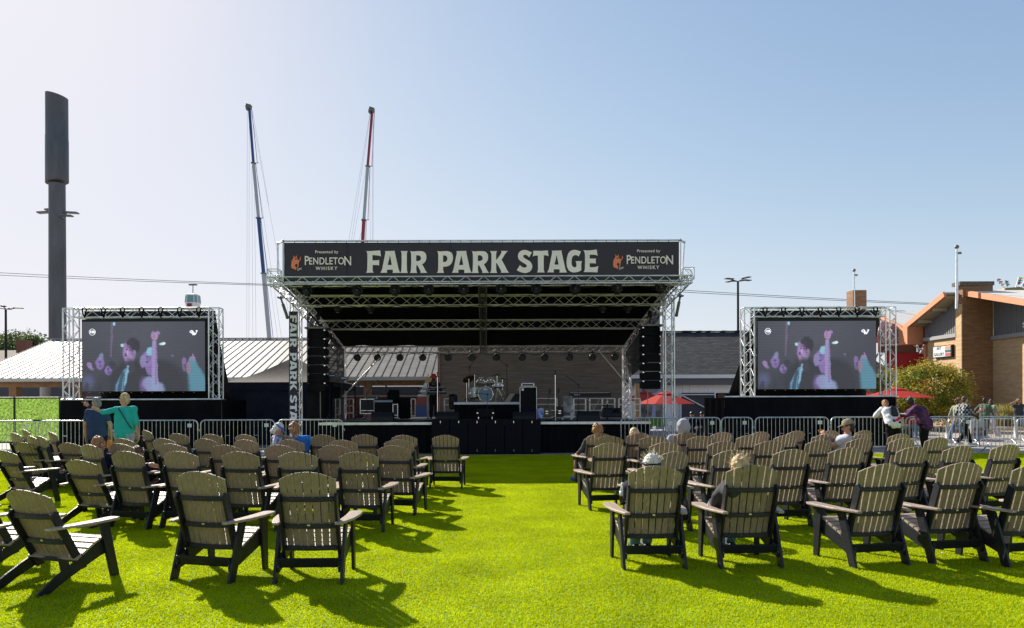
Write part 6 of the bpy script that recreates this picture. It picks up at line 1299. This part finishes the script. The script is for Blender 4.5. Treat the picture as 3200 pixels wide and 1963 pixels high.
def person(label, loc, yaw, J, skin='light', top=None, bottom=None, hair='brown', hs='short', sleeve=.55, legs='long', shoes=None, hy=0., hp=0., H=1.75, wide=1., glasses=False, extras=None, vox=.012, poseL='relaxed', poseR='relaxed', cat='person', world=None, hood=None):
    s = H / 1.75; Mx = Matrix.Translation(loc) @ Matrix.Rotation(yaw, 4, 'Z') @ Matrix.Scale(s, 4)
    J = {k: Mx @ v for k, v in J.items()}
    for k, v in (world or {}).items(): J[k] = Vector(v)
    t = thing('person', label, cat, loc); R3 = Matrix.Rotation(yaw, 3, 'Z'); rx = R3 @ V(1, 0, 0); fy = R3 @ V(0, 1, 0); w = wide * s
    Hm = Matrix.Translation(J['head']) @ Matrix.Rotation(yaw + hy, 4, 'Z') @ Matrix.Rotation(-hp, 4, 'X') @ Matrix.Scale(s, 4)
    HRot = (Matrix.Rotation(yaw + hy, 3, 'Z') @ Matrix.Rotation(-hp, 3, 'X')).to_euler()
    def h(*a): return Hm @ V(*a)
    def torso(mb, g, hem=0.):
        for e in (-1, 1):
            o = rx * e * .055 * w
            mb.cap(J['pel'] + o + V(0, 0, -hem), J['chest'] + o * 1.15, (.105 + g * 1.9) * w, (.115 + g) * w); mb.cap(J['chest'] + o * 1.15, J['neck'] + o * 1.3 - V(0, 0, .07 * s), (.112 + g) * w, (.07 + g) * s)
            sh = J['shL'] if e < 0 else J['shR']; mb.cap(J['neck'] - V(0, 0, .05 * s), sh, (.055 + g) * s, (.052 + g) * s)
    b = MB(); torso(b, 0)
    b.cap(J['neck'] - V(0, 0, .04 * s), J['head'] - V(0, 0, .03 * s), .056 * s, .052 * s)
    b.ell(J['head'], (.075 * s, .094 * s, .112 * s), rot=HRot); b.ell(h(0, .028, -.06), (.054 * s, .062 * s, .056 * s), rot=HRot)
    b.cap(h(0, .088, .008), h(0, .112, -.026), .009 * s, .014 * s, 8); b.ell(h(0, .086, -.056), (.026 * s, .014 * s, .012 * s), rot=HRot); b.cap(h(-.03, .08, .03), h(.03, .08, .03), .012 * s, .012 * s, 8)
    for e in (-1, 1): b.ell(h(e * .076, -.004, -.008), (.011 * s, .020 * s, .031 * s), rot=HRot)
    for S_ in 'LR':
        b.cap(J['sh' + S_], J['el' + S_], .048 * w, .038 * w); b.cap(J['el' + S_], J['wr' + S_], .038 * w, .026 * s)
        d = J['wr' + S_] - J['el' + S_]; n_ = (-rx if S_ == 'R' else rx) if abs(d.normalized().dot(rx)) < .8 else V(0, 0, -1)
        hand(b, J['wr' + S_], d, n_, s, poseL if S_ == 'L' else poseR)
        b.cap(J['hp' + S_], J['kn' + S_], .082 * w, .055 * s); b.cap(J['kn' + S_], J['an' + S_], .054 * s, .037 * s); f_ = J.get('ft' + S_, J['an' + S_] + fy * .16 * s - V(0, 0, .045 * s)); b.cap(J['an' + S_] - V(0, 0, .03 * s), f_, .036 * s, .03 * s)
    remesh(b, 'body', SK[skin], t, vox, 2)
    if top:
        c = MB(); torso(c, .014, .05 * s if not extras or 'long_top' not in extras else .10 * s)
        for S_ in 'LR':
            A, B_, C_ = J['sh' + S_], J['el' + S_], J['wr' + S_]
            if sleeve > 0:
                k = min(1, sleeve); c.cap(A, A.lerp(B_, k), .060 * w, (.060 if sleeve <= 1 else .052) * w)
                if sleeve > 1: c.cap(B_, B_.lerp(C_, min(.97, sleeve - 1)), .052 * w, .042 * s)
        remesh(c, 'shirt', top, t, .014, 2, .018, 9)
    if bottom:
        c = MB()
        for e, S_ in ((-1, 'L'), (1, 'R')):
            o = rx * e * .05 * w; c.cap(J['pel'] + o - V(0, 0, .02), J['hp' + S_] - V(0, 0, .03 * s), .125 * w, .112 * w); c.cap(J['hp' + S_], J['kn' + S_], .102 * w, (.076 if legs != 'shorts' else .088) * w)
            if legs != 'shorts': c.cap(J['kn' + S_], J['kn' + S_].lerp(J['an' + S_], .93), .076 * w, (.060 if legs == 'long' else .10) * s)
        remesh(c, 'trousers', bottom, t, .014, 2, .018, 8)
    for S_ in 'LR':
        c = MB(); f_ = J.get('ft' + S_, J['an' + S_] + fy * .17 * s - V(0, 0, .045 * s)); a_ = J['an' + S_] - V(0, 0, .035 * s) - fy * .04 * s; c.cap(a_, f_, .045 * s, .04 * s); c.cap(a_ - V(0, 0, .015), f_ - V(0, 0, .01), .04 * s, .038 * s); remesh(c, 'shoe', shoes or M['frame'], t, .012, 1)
    if hood:
        c = MB(); c.ell(h(0, -.025, .01), (.135 * s, .145 * s, .185 * s), rot=HRot); c.cap(h(0, -.06, -.05), J['neck'] - fy * .03, .09 * s, .10 * s); c.cap(h(0, -.03, .10), h(0, -.07, .15), .06 * s, .02); remesh(c, 'hood', hood, t, .014, 3, .02, 12)
    elif hair:
        c = MB(); c.ell(h(0, -.014, .024), (.084 * s, .094 * s, .106 * s), rot=HRot); c.ell(h(0, -.035, -.02), (.076 * s, .076 * s, .09 * s), rot=HRot); rnd = random.Random(int(abs(loc[0]) * 100))
        if hs == 'curly':
            for _ in range(60):
                v = V(rnd.gauss(0, 1), rnd.gauss(0, 1), rnd.gauss(0, 1)).normalized(); 
                if v.y > .45 and v.z < .45: continue
                c.ell(h(v.x * .09, -.015 + v.y * .10, .03 + v.z * .11), rnd.uniform(.018, .032) * s, 8, 6)
        if hs in ('long', 'bob', 'braids'):
            L = {'long': .34, 'bob': .14, 'braids': .30}[hs]
            for k in range(9):
                a = math.pi + math.pi * k / 8; x_, y_ = .075 * math.cos(a), .075 * math.sin(a) - .01; c.cap(h(x_, y_, .02), h(x_ * 1.15, y_ * 1.1 + .0, .02 - L), .028 * s, .018 * s, 8)
        remesh(c, 'hair', HR[hair], t, .010 if hs != 'curly' else .012, 1, .012, 40)
        if hs in ('wild', 'curly', 'white'):
            c = MB()
            for _ in range(70): v = V(rnd.gauss(0, 1), rnd.gauss(0, 1) - .4, abs(rnd.gauss(0, 1))).normalized(); p = h(v.x * .08, v.y * .09, .02 + v.z * .10); c.tube(p, p + (HRot.to_matrix() @ v + V(rnd.gauss(0, .3), rnd.gauss(0, .3), rnd.gauss(0, .3))) * .045 * s, .0016, 3)
            c.build('loose_hair', HR[hair], t)['kind'] = 'stuff'
    for e in (-1, 1):
        if not glasses: MB().ell(h(e * .030, .083, .010), (.011 * s, .007 * s, .007 * s), 10, 6, HRot).build('eye', DK, t)
    MB().ell(h(0, .099, -.057), (.020 * s, .005 * s, .005 * s), 10, 6, HRot).build('mouth', LIP, t)
    if glasses:
        c = MB()
        for e in (-1, 1): c.ell(h(e * .032, .096, .010), (.028 * s, .007 * s, .018 * s), 12, 8, HRot); c.tube(h(e * .06, .09, .014), h(e * .08, -.01, .014), .003, 5)
        c.tube(h(-.01, .1, .014), h(.01, .1, .014), .003, 5); remesh(c, 'sunglasses', DK, t, .004, 0)
    return t, h, J, HRot
C_ = {'navy': cloth('navy_tee', (.035, .06, .125)), 'dnavy': cloth('dark_navy', (.012, .015, .035)), 'teal': cloth('turquoise', (.03, .46, .38)), 'jeans': cloth('light_jeans', (.24, .32, .42), col2=(.42, .48, .55), vscale=9), 'djeans': cloth('jeans', (.10, .17, .28)), 'black': cloth('black', (.008, .008, .009)), 'grey': cloth('grey_hoodie', (.33, .32, .34)), 'white': cloth('white_tee', (.72, .71, .74)),
      'pattern': cloth('blue_white_print', (.03, .05, .22), col2=(.6, .6, .68), vscale=22), 'blue': cloth('bright_blue', (.03, .16, .50), var=.2), 'purple': cloth('purple_print', (.018, .008, .08), col2=(.17, .06, .12), vscale=6), 'green': cloth('green_tee', (.09, .12, .08)), 'charcoal': cloth('charcoal', (.05, .05, .055)), 'lilac': cloth('pale_lilac', (.55, .48, .58)), 'olive': cloth('pale_olive', (.28, .30, .22)), 'lgrey': cloth('light_grey_tee', (.42, .42, .47)), 'palegrey': cloth('pale_grey', (.36, .36, .42)), 'red': cloth('red', (.5, .02, .02))}
def plaidm():
    m = cloth('plaid', (.3, .3, .3)); nt = m.node_tree; b = nt.nodes['Principled BSDF']; tc = nt.nodes.new('ShaderNodeTexCoord'); ck = nt.nodes.new('ShaderNodeTexChecker'); ck.inputs['Scale'].default_value = 13; ck.inputs[1].default_value = (.02, .02, .025, 1); ck.inputs[2].default_value = (.34, .36, .36, 1); nt.links.new(tc.outputs['Object'], ck.inputs[0]); nt.links.new(ck.outputs[0], b.inputs['Base Color']); return m
C_['plaid'] = plaidm()
tanshoe = mat('pale_shoe', (.5, .47, .44), .6); blueshoe = mat('blue_shoe', (.05, .09, .2), .6)
def at(px, Y, z=0): return XY(px, Y, z)
# standing pair at left
l = at(304, 14.7); J = stand(); J['head'] += V(-.03, .01, -.01); J['elR'] = V(.27, -.02, 1.15); J['wrR'] = V(.24, .10, .90)
person('man in a navy T-shirt and dark shorts standing with his back to the camera', l, R(4), J, 'light', C_['navy'], C_['dnavy'], 'grey', legs='shorts', shoes=tanshoe, hy=R(62), hp=R(8), H=1.76, wide=1.1, vox=.009, glasses=True)
l = at(388, 14.5); J = stand(); w_ = dict(elL=P(322, 1289, 14.25), wrL=P(279, 1270, 14.1), shL=P(361, 1281, 14.45))
t, h, J2, hr = person('woman in a turquoise top and pale jeans pointing to the left', l, R(8), J, 'light', C_['teal'], C_['jeans'], 'blond', 'short', sleeve=1.15, shoes=tanshoe, hy=R(70), H=1.84, wide=.98, vox=.009, glasses=True, poseL='point', world=w_)
mb = MB(); a = J2['neck'] + V(-.07, -.09, -.03); mb.path([J2['neck'] + V(-.08, -.02, -.0), a, a.lerp(J2['chest'] + V(.14, -.16, -.1), .5) + V(.02, -.04, 0), J2['chest'] + V(.15, -.165, -.12), J2['pel'] + V(.19, -.06, .06)], .011, 6); mb.build('bag_strap', M['frame'], t)
p = J2['wrL']; MB().cap(p + (p - J2['elL']).normalized() * -.02, p + (p - J2['elL']).normalized() * .01, .034, .032).build('wrist_watch', M['frame'], t)
tg = thing('paper_bag', 'small orange bag held low beside the man in navy', 'bag', P(343, 1398, 14.6)); a, b = P(336, 1376, 14.6), P(349, 1400, 14.6); MB().prism([(a.x + .01, a.z), (b.x - .01, a.z), (b.x, b.z), (a.x, b.z)], 14.56, 14.64).build('bag_body', mat('orange_paper', (.75, .25, .03), .6, var=.3, vscale=20), tg); MB().path([(a.x + .02, 14.6, a.z), ((a.x + b.x) / 2, 14.6, a.z + .06), (b.x - .02, 14.6, a.z)], .004, 5).build('handle', M['frame'], tg)
def seat(key, dz=0): x, y, a = CH_[key]; return V(x, y, 0), a
l, a = seat(('left', 248)); person('seated person in navy whose brown hair shows over the chair back', l, a, sit(1.0, .05), 'light', C_['dnavy'], C_['dnavy'], 'ginger', 'short', sleeve=1.9)
l, a = seat(('left', 334)); J = sit(.82, .25); J['knR'] = V(.42, .62, .60); J['anR'] = V(.42, .75, .12); J['knL'] = V(.05, .85, .55); person('slumped person in navy trousers with one knee showing at the right of a chair', l, a, J, 'light', C_['dnavy'], C_['dnavy'], 'brown', 'short')
x, y, a = CH_[('left', 732)]; l = at(836, y + .1) - V(0, .3, 0); J = sit(1.13, .20, .0); J['head'] = V(.0, .30, 1.11); J['neck'] = V(-.02, .28, .96); J['wrR'] = V(.15, .7, .7)
t, h, J2, hr = person('white haired woman in a blue visor and blue patterned top looking down', l, R(-62), J, 'light', C_['pattern'], C_['black'], 'white', 'bob', hy=R(-22), hp=R(38), sleeve=.9, glasses=True, vox=.009)
mb = MB(); mb.lathe((0, 0, 0), [(.088, -.012), (.090, .028)], 24); mb.v = [h(v.x * .98, v.y * 1.1 - .012, v.z + .045) for v in mb.v]; k = len(mb.v); mb.prism([(.085 * math.sin(q), .075 + .0 * q + (.10 if abs(q) < 1.2 else .03) * math.cos(q)) for q in [-1.5 + 3 * i / 10 for i in range(11)]], .030, .036, 'z'); mb.v[k:] = [h(v.x, v.y, v.z - (v.y - .08) * .35) for v in mb.v[k:]]; mb.build('sun_visor', mat('blue_visor', (.05, .16, .48), .5), t, solid=.004)
x, y, a = CH_[('left', 853)]; l = at(938, y) - V(0, .1, 0); J = sit(1.12, .18); J['head'] = V(-.10, .22, 1.10); J['neck'] = V(-.05, .22, .97); J['elR'] = V(.30, .25, .72); J['wrR'] = V(.26, .45, .62)
t, h, J2, hr = person('man in a bright blue shirt with a pale strap round his curly grey hair', l, R(12), J, 'tan', C_['blue'], C_['dnavy'], 'ginger', 'curly', hp=R(18), sleeve=.9, vox=.011)
mb = MB(); mb.lathe((0, 0, 0), [(.094, -.014), (.094, .018)], 24); mb.v = [h(v.x, v.y * 1.08 - .014, v.z + .0) for v in mb.v]; mb.build('head_strap', M['palestrap'] if 'palestrap' in M else mat('pale_strap', (.5, .5, .5), .6), t, solid=.004)
# right block
l, a = seat(('right', 1833)); J = sit(1.06, .06); w_ = dict(elL=P(1822, 1400, 13.35), wrL=P(1804, 1418, 13.6)); J['anL'] = V(-.26, .80, .09); J['knL'] = V(-.22, .76, .5)
person('curly auburn haired child with an arm on the chair beside the aisle', l, a, J, 'light', C_['charcoal'], C_['charcoal'], 'ginger', 'curly', sleeve=1.8, legs='shorts', shoes=blueshoe, world=w_, H=1.74)
l, a = seat(('right', 1958)); J = sit(.98, .06, -.02); J['shL'] += V(-.08, 0, 0); J['elL'] = V(-.38, .2, .66); person('long haired blond person in a black jacket leaning to the left', l, a + R(8), J, 'light', C_['black'], C_['black'], 'blond', 'long', sleeve=1.9, hy=R(20), hp=R(10), wide=1.12)
l, a = seat(('right', 2104)); J = sit(1.10, .04, .0); J['elL'] = V(-.36, .15, .68); person('person in a pale grey hooded top with the hood up', l, a, J, 'light', C_['grey'], C_['djeans'], None, sleeve=1.9, hood=C_['grey'], wide=1.15)
l, a = seat(('right', 1962)); t, h, J2, hr = person('white haired person with a black strap round the head, seated nearest the aisle', l, a, sit(.985, .02, -.01) | dict(elL=V(-.17, .38, .62), wrL=V(-.08, .56, .60), elR=V(.17, .38, .62), wrR=V(.08, .56, .60), knL=V(-.02, .80, .50), anL=V(0, .80, .09)), 'light', C_['dnavy'], C_['djeans'], 'white', 'wild', sleeve=.8, vox=.009, hp=R(5))
mb = MB(); mb.lathe((0, 0, 0), [(.094, -.013), (.094, .013)], 28); mb.v = [h(v.x * .98, v.y * 1.08 - .016, v.z + .035 + v.y * .25) for v in mb.v]; mb.build('head_strap', M['frame'], t, solid=.005)
l, a = seat(('right', 2267)); J = sit(.975, .0, -.09); J['knL'] = V(-.01, .80, .50); J['anL'] = V(0, .8, .09); w_ = dict(elL=P(2243, 1552, 6.78), wrL=P(2222, 1585, 6.98), shL=P(2285, 1510, 6.8))
t, h, J2, hr = person('blond person slumped in a front row chair with striped cuff on the armrest', l, a, J, 'light', C_['charcoal'], C_['djeans'], 'blond', 'wild', sleeve=1.85, world=w_, vox=.009, wide=1.05)
d = (J2['wrL'] - J2['elL']); mb = MB()
for f0, f1 in ((.55, .60), (.74, .82)): mb.tube(J2['elL'] + d * f0, J2['elL'] + d * f1, .053, 20, .051)
mb.build('cuff_stripe', M['white'], t)['kind'] = 'stuff'
x, y, a = CH_[('right', 2656)]; l = at(2676, y) - V(0, .22, 0); J = sit(1.15, .16); J['elL'] = V(-.22, .52, .80); J['wrL'] = V(-.08, .62, .98); J['elR'] = V(.28, .55, .70); J['wrR'] = V(.12, .66, .98)
t, h, J2, hr = person('man in a camouflage cap and grey T-shirt looking at a phone', l, R(66), J, 'tan', C_['lgrey'], C_['djeans'], 'black', 'short', hp=R(14), glasses=True, wide=1.15, vox=.009)
mb = MB(); mb.lathe((0, 0, 0), [(.094, -.0), (.094, .03), (.08, .075), (.04, .10), (.001, .106)], 24); mb.v = [h(v.x * .98, v.y * 1.1 - .012, v.z + .035) for v in mb.v]; k = len(mb.v); mb.prism([(.075 * math.sin(q), .085 + .085 * math.cos(q)) for q in [-1.5 + 3 * i / 8 for i in range(9)]], .036, .044, 'z'); mb.v[k:] = [h(v.x, v.y, v.z - (v.y - .1) * .25) for v in mb.v[k:]]
mb.build('cap', mat('camouflage', (.10, .09, .05), .8, col2=(.34, .28, .17), vscale=14), t)
p = P(2636, 1352, 13.35); tp = thing('mobile_phone', 'dark phone held up by the man in the camouflage cap', 'phone', p); MB().box(p, (.012, .08, .16), (0, -.25, .3)).build('phone_body', M['frame'], tp, bevel=.004); MB().box(p + V(.009, 0, 0), (.003, .07, .145), (0, -.25, .3)).build('display', DK, tp)
# leaning on the barrier
l = at(2787, 20.1); J = stand(); J['pel'] = V(0, -.08, .96); J['chest'] = V(0, .10, 1.24); J['neck'] = V(0, .24, 1.38); J['head'] = V(0, .34, 1.49); 
for q in 'LR': e = -1 if q == 'L' else 1; J['sh' + q] = V(e * .185, .2, 1.34); J['el' + q] = V(e * .32, .34, 1.10); J['wr' + q] = V(e * .14, .52, 1.12); J['hp' + q] = V(e * .09, -.08, .92); J['kn' + q] = V(e * .10, -.04, .50)
t, h, J2, hr = person('ginger haired person in a white T-shirt leaning on the crowd barrier', l, 0, J, 'light', C_['white'], C_['black'], 'ginger', 'short', sleeve=.85, H=1.78, wide=1.18, hp=R(25))
bk = thing('backpack', 'small black backpack on the white T-shirted person', 'backpack', l + V(.03, 0, 1.2)); c = MB(); c.cap(J2['chest'] + V(-.02, -.17, -.06), J2['chest'] + V(-.01, -.12, .12), .09, .08); c.cap(J2['chest'] + V(.06, -.17, -.06), J2['chest'] + V(.05, -.12, .10), .09, .08); remesh(c, 'pack', M['frame'], bk, .012, 2)
MB().path([J2['neck'] + V(-.12, .02, -.02), J2['neck'] + V(-.13, -.13, -.08), J2['chest'] + V(-.12, -.18, -.1)], .014, 6).build('strap', M['frame'], bk); MB().path([J2['neck'] + V(.12, .02, -.02), J2['neck'] + V(.13, -.13, -.08), J2['chest'] + V(.14, -.18, -.1)], .014, 6).build('strap', M['frame'], bk)
mb = MB()
for k in range(5): mb.box(J2['pel'] + V(.10 - .03 * k, -.172, .14 - .02 * k), (.1, .01, .03), (0, .3, 0))
mb.build('red_print', mat('red_print', (.6, .02, .03), .7), t)['kind'] = 'stuff'
l = at(2888, 20.15); J = stand(); J['chest'] = V(0, .10, 1.24); J['neck'] = V(0, .24, 1.42); J['head'] = V(0, .34, 1.56); J['pel'] = V(0, -.04, .95)
for q in 'LR': e = -1 if q == 'L' else 1; J['sh' + q] = V(e * .19, .2, 1.37); J['el' + q] = V(e * .22, .40, 1.16); J['wr' + q] = V(e * .04, .60, 1.18)
J['elR'] = V(.18, .45, 1.14)
t, h, J2, hr = person('man with long pale braids and glasses in a purple patterned shirt leaning on the barrier', l, R(62), J, 'dark', C_['purple'], C_['black'], 'black', 'short', sleeve=.95, H=1.80, wide=1.35, hp=R(12), extras=('long_top',), shoes=M['frame'])
mb = MB()
for k in range(7): a0 = -.06 + .02 * k; mb.path([h(a0, -.0, .125), h(a0 * 1.2, -.07, .09), h(a0 * 1.1 + .02, -.10, -.02), h(a0 + .05, -.06, -.16), h(a0 * .6 + .08, .04, -.30)], .013, 6)
mb.build('braids', HR['braids'], t)['kind'] = 'stuff'
mb = MB()
for e in (-1, 1): mb.path([h(e * .032 + .026 * math.cos(q), .098, .012 + .019 * math.sin(q)) for q in [6.283 * i / 12 for i in range(12)]], .003, 5, True)
mb.build('glasses', M['chrome'], t)['kind'] = 'stuff'
pj = MB(); c0 = J2['pel'] + V(.02, -.20, .02); pj.path([c0 + V(.09 * math.cos(q), 0, .13 * math.sin(q)) for q in [.9 + 4.5 * i / 12 for i in range(13)]], .014, 6); pj.build('shirt_emblem', mat('violet_print', (.20, .06, .42), .6), t)
# seated cafe guests and walkers
def sitz(px, Y, hzpx, **k): return at(px, Y)
J = sit(1.18, .22); person('woman in a black sleeveless top seated behind the barrier by the red umbrella', at(2826, 28.5), R(100), J, 'light', C_['black'], C_['djeans'], 'black', 'long', sleeve=0)
J = sit(1.28, .22); person('dark haired man in red seated behind the braided man', at(2846, 29.6), R(170), J, 'dark', C_['red'], C_['djeans'], 'black', 'short', sleeve=.7, H=1.8)
J = sit(1.0, .3); person('person in dark clothes crouching on the kerb under the maple', at(2918, 35.4), R(110), J, 'tan', C_['black'], C_['charcoal'], 'black', 'short', sleeve=1.5)
for px, Y in ((2826, 28.5), (2846, 29.6)):
    b = thing('bench', 'plain dark bench under the ' + ('woman in the black top' if px < 2840 else 'man in red'), 'bench', at(px, Y)); MB().box(at(px, Y) + V(-.35, 0, .38), (.5, 1.0, .05)).build('seat', M['frame'], b)
    for e in (-.4, .4): MB().box(at(px, Y) + V(-.35, e, .18), (.4, .05, .36)).build('leg', M['frame'], b)
def walk(ph=1., arm=.18):
    J = stand(); J['knL'] = V(-.09, .18 * ph, .52); J['anL'] = V(-.09, .32 * ph, .11); J['knR'] = V(.09, -.04 * ph, .50); J['anR'] = V(.09, -.34 * ph, .15); J['elL'] += V(0, -arm * .5, 0); J['wrL'] += V(0, -arm, .03); J['elR'] += V(0, arm * .5, 0); J['wrR'] += V(0, arm, .05); return J
J = walk(); J['elR'] = V(.24, .10, 1.14); J['wrR'] = V(.22, .34, 1.20)
t, h, J2, hr = person('bearded man in a black and white plaid shirt walking right with a pink can', at(3014, 24.0), R(-84), J, 'light', C_['plaid'], C_['black'], 'brown', 'short', sleeve=1.6, H=1.76, glasses=True, shoes=tanshoe, extras=('long_top',), poseR='grip', vox=.010)
c = MB(); c.ell(h(0, .045, -.085), (.05, .05, .035), 12, 8); remesh(c, 'beard', HR['brown'], t, .01, 1, .01, 40)
p = J2['wrR'] + (J2['wrR'] - J2['elR']).normalized() * .09 + V(0, -.02, .04); tc_ = thing('drink_can', 'pink drink can held by the man in plaid', 'can', p); MB().lathe(p, [(.03, -.06), (.034, -.05), (.034, .05), (.028, .06), (.001, .058)], 18).build('can_body', mat('pink_can', (.75, .25, .35), .35), tc_); MB().lathe(p + V(0, 0, .059), [(.026, 0), (.026, .003), (.001, .003)], 14).build('lid', M['chrome'], tc_)
person('woman with curly dark hair and jeans walking behind the plaid shirted man', at(2993, 25.2), R(-80), walk(-1), 'light', C_['olive'], C_['djeans'], 'brown', 'curly', sleeve=1.5, H=1.68, shoes=tanshoe, wide=.92)
J = walk(.6); J['elL'] = V(-.32, -.12, 1.2); J['wrL'] = V(-.30, .05, 1.02)
person('man in a dark green T-shirt and dark trousers walking on the road', at(3078, 28.3), R(-70), J, 'brown', C_['green'], C_['charcoal'], 'black', 'short', sleeve=.8, H=1.72, shoes=tanshoe, wide=1.1)
person('woman in wide pale trousers half hidden behind the man in green', at(3097, 29.2), R(-80), walk(-.7), 'tan', C_['olive'], C_['lilac'], 'brown', 'long', sleeve=.8, H=1.66, shoes=tanshoe, legs='wide')
J = stand(); J['elL'] = V(-.30, .04, 1.50); J['wrL'] = V(-.12, .10, 1.62); J['knL'] = V(-.2, .1, .5); J['anL'] = V(-.30, .1, .1)
person('woman in a dark strappy top and wide grey trousers touching her hair', at(3183, 28.2), R(165), J | dict(elR=V(.30, .04, 1.50), wrR=V(.12, .10, 1.62), elL=V(-.26, 0, 1.15), wrL=V(-.3, .05, .9)), 'tan', C_['charcoal'], C_['palegrey'], 'brown', 'long', sleeve=0, H=1.70, legs='wide', shoes=tanshoe, wide=.95)
# two seated staff behind the barrier
for px, side in ((2158, 'left'), (2189, 'right')):
    J = sit(1.06, .22); l = at(px, 28.0) ; t, h, J2, hr = person(f'person in navy with a black cap seated before the barn door, the {side} one', l, R(175), J, 'light', C_['dnavy'], C_['charcoal'], 'brown', 'short', sleeve=.8)
    mb = MB(); mb.lathe((0, 0, 0), [(.094, -.0), (.094, .03), (.08, .075), (.04, .10), (.001, .106)], 20); mb.v = [h(v.x * .98, v.y * 1.1 - .012, v.z + .035) for v in mb.v]; mb.build('cap', M['frame'], t)
    b = thing('stool', f'plain grey stool under the {side} person in a black cap', 'stool', l); MB().box(l + V(0, -.42, .38), (.4, .4, .05)).build('seat', M['darkalu'], b)
    for e in (-.15, .15): MB().box(l + V(e, -.42, .18), (.04, .3, .36)).build('leg', M['darkalu'], b)
# keyboard player
J = stand(); 
for q in 'LR': e = -1 if q == 'L' else 1; J['el' + q] = V(e * .27, .08, 1.16); J['wr' + q] = V(e * .20, .34, 1.12)
t, h, J2, hr = person('keyboard player in a red hat, black clothes and gold chain', at(1356, 24.4, .98), R(185), J, 'dark', C_['black'], C_['black'], 'black', 'short', sleeve=1.5, H=1.60, glasses=True, hp=R(18))
mb = MB(); mb.lathe((0, 0, 0), [(.16, -.01), (.155, .01), (.09, .015), (.088, .07), (.075, .11), (.001, .10)], 24); mb.v = [h(v.x, v.y - .01, v.z + .055) for v in mb.v]; mb.build('hat', mat('red_felt', (.40, .008, .012), .8), t)
MB().path([J2['neck'] + V(.07 * math.cos(q), -.07 - .04 * math.sin(q) , -.06 * math.sin(q) - .02) for q in [math.pi * i / 8 for i in range(9)]], .007, 5).build('gold_chain', mat('gold', (.7, .5, .15), .25, 1), t)
mb = MB(); mb.tube(J2['shR'] + V(-.02, -.07, .02), J2['wrR'] + V(0, -.03, 0), .012, 6); mb.build('sleeve_stripe', M['white'], t)
# cola bottle on the armrest
y = 6.98; p = P(1946, 1573, y); p.z = .561; t = thing('cola_bottle', 'half litre cola bottle standing on the left armrest of a front chair', 'bottle', p)
cola = mat('cola', (.03, .008, .004), .1); cola.node_tree.nodes['Principled BSDF'].inputs['Transmission Weight'].default_value = .3
MB().lathe(p, [(.001, .004), (.024, .0), (.031, .012), (.031, .04), (.027, .06), (.031, .08), (.032, .14)], 22).build('cola_fill', cola, t); MB().lathe(p, [(.0315, .14), (.0315, .15), (.026, .172), (.014, .195), (.013, .212)], 22).build('bottle_neck', M['clearplas'], t)
MB().lathe(p, [(.0335, .095), (.0335, .145)], 22).build('bottle_label', mat('pale_label', (.5, .52, .58), .5, col2=(.7, .7, .72), vscale=60), t, solid=.001); MB().lathe(p, [(.015, .208), (.015, .226), (.001, .226)], 16).build('bottle_cap', mat('pale_green_cap', (.6, .72, .6), .5), t)
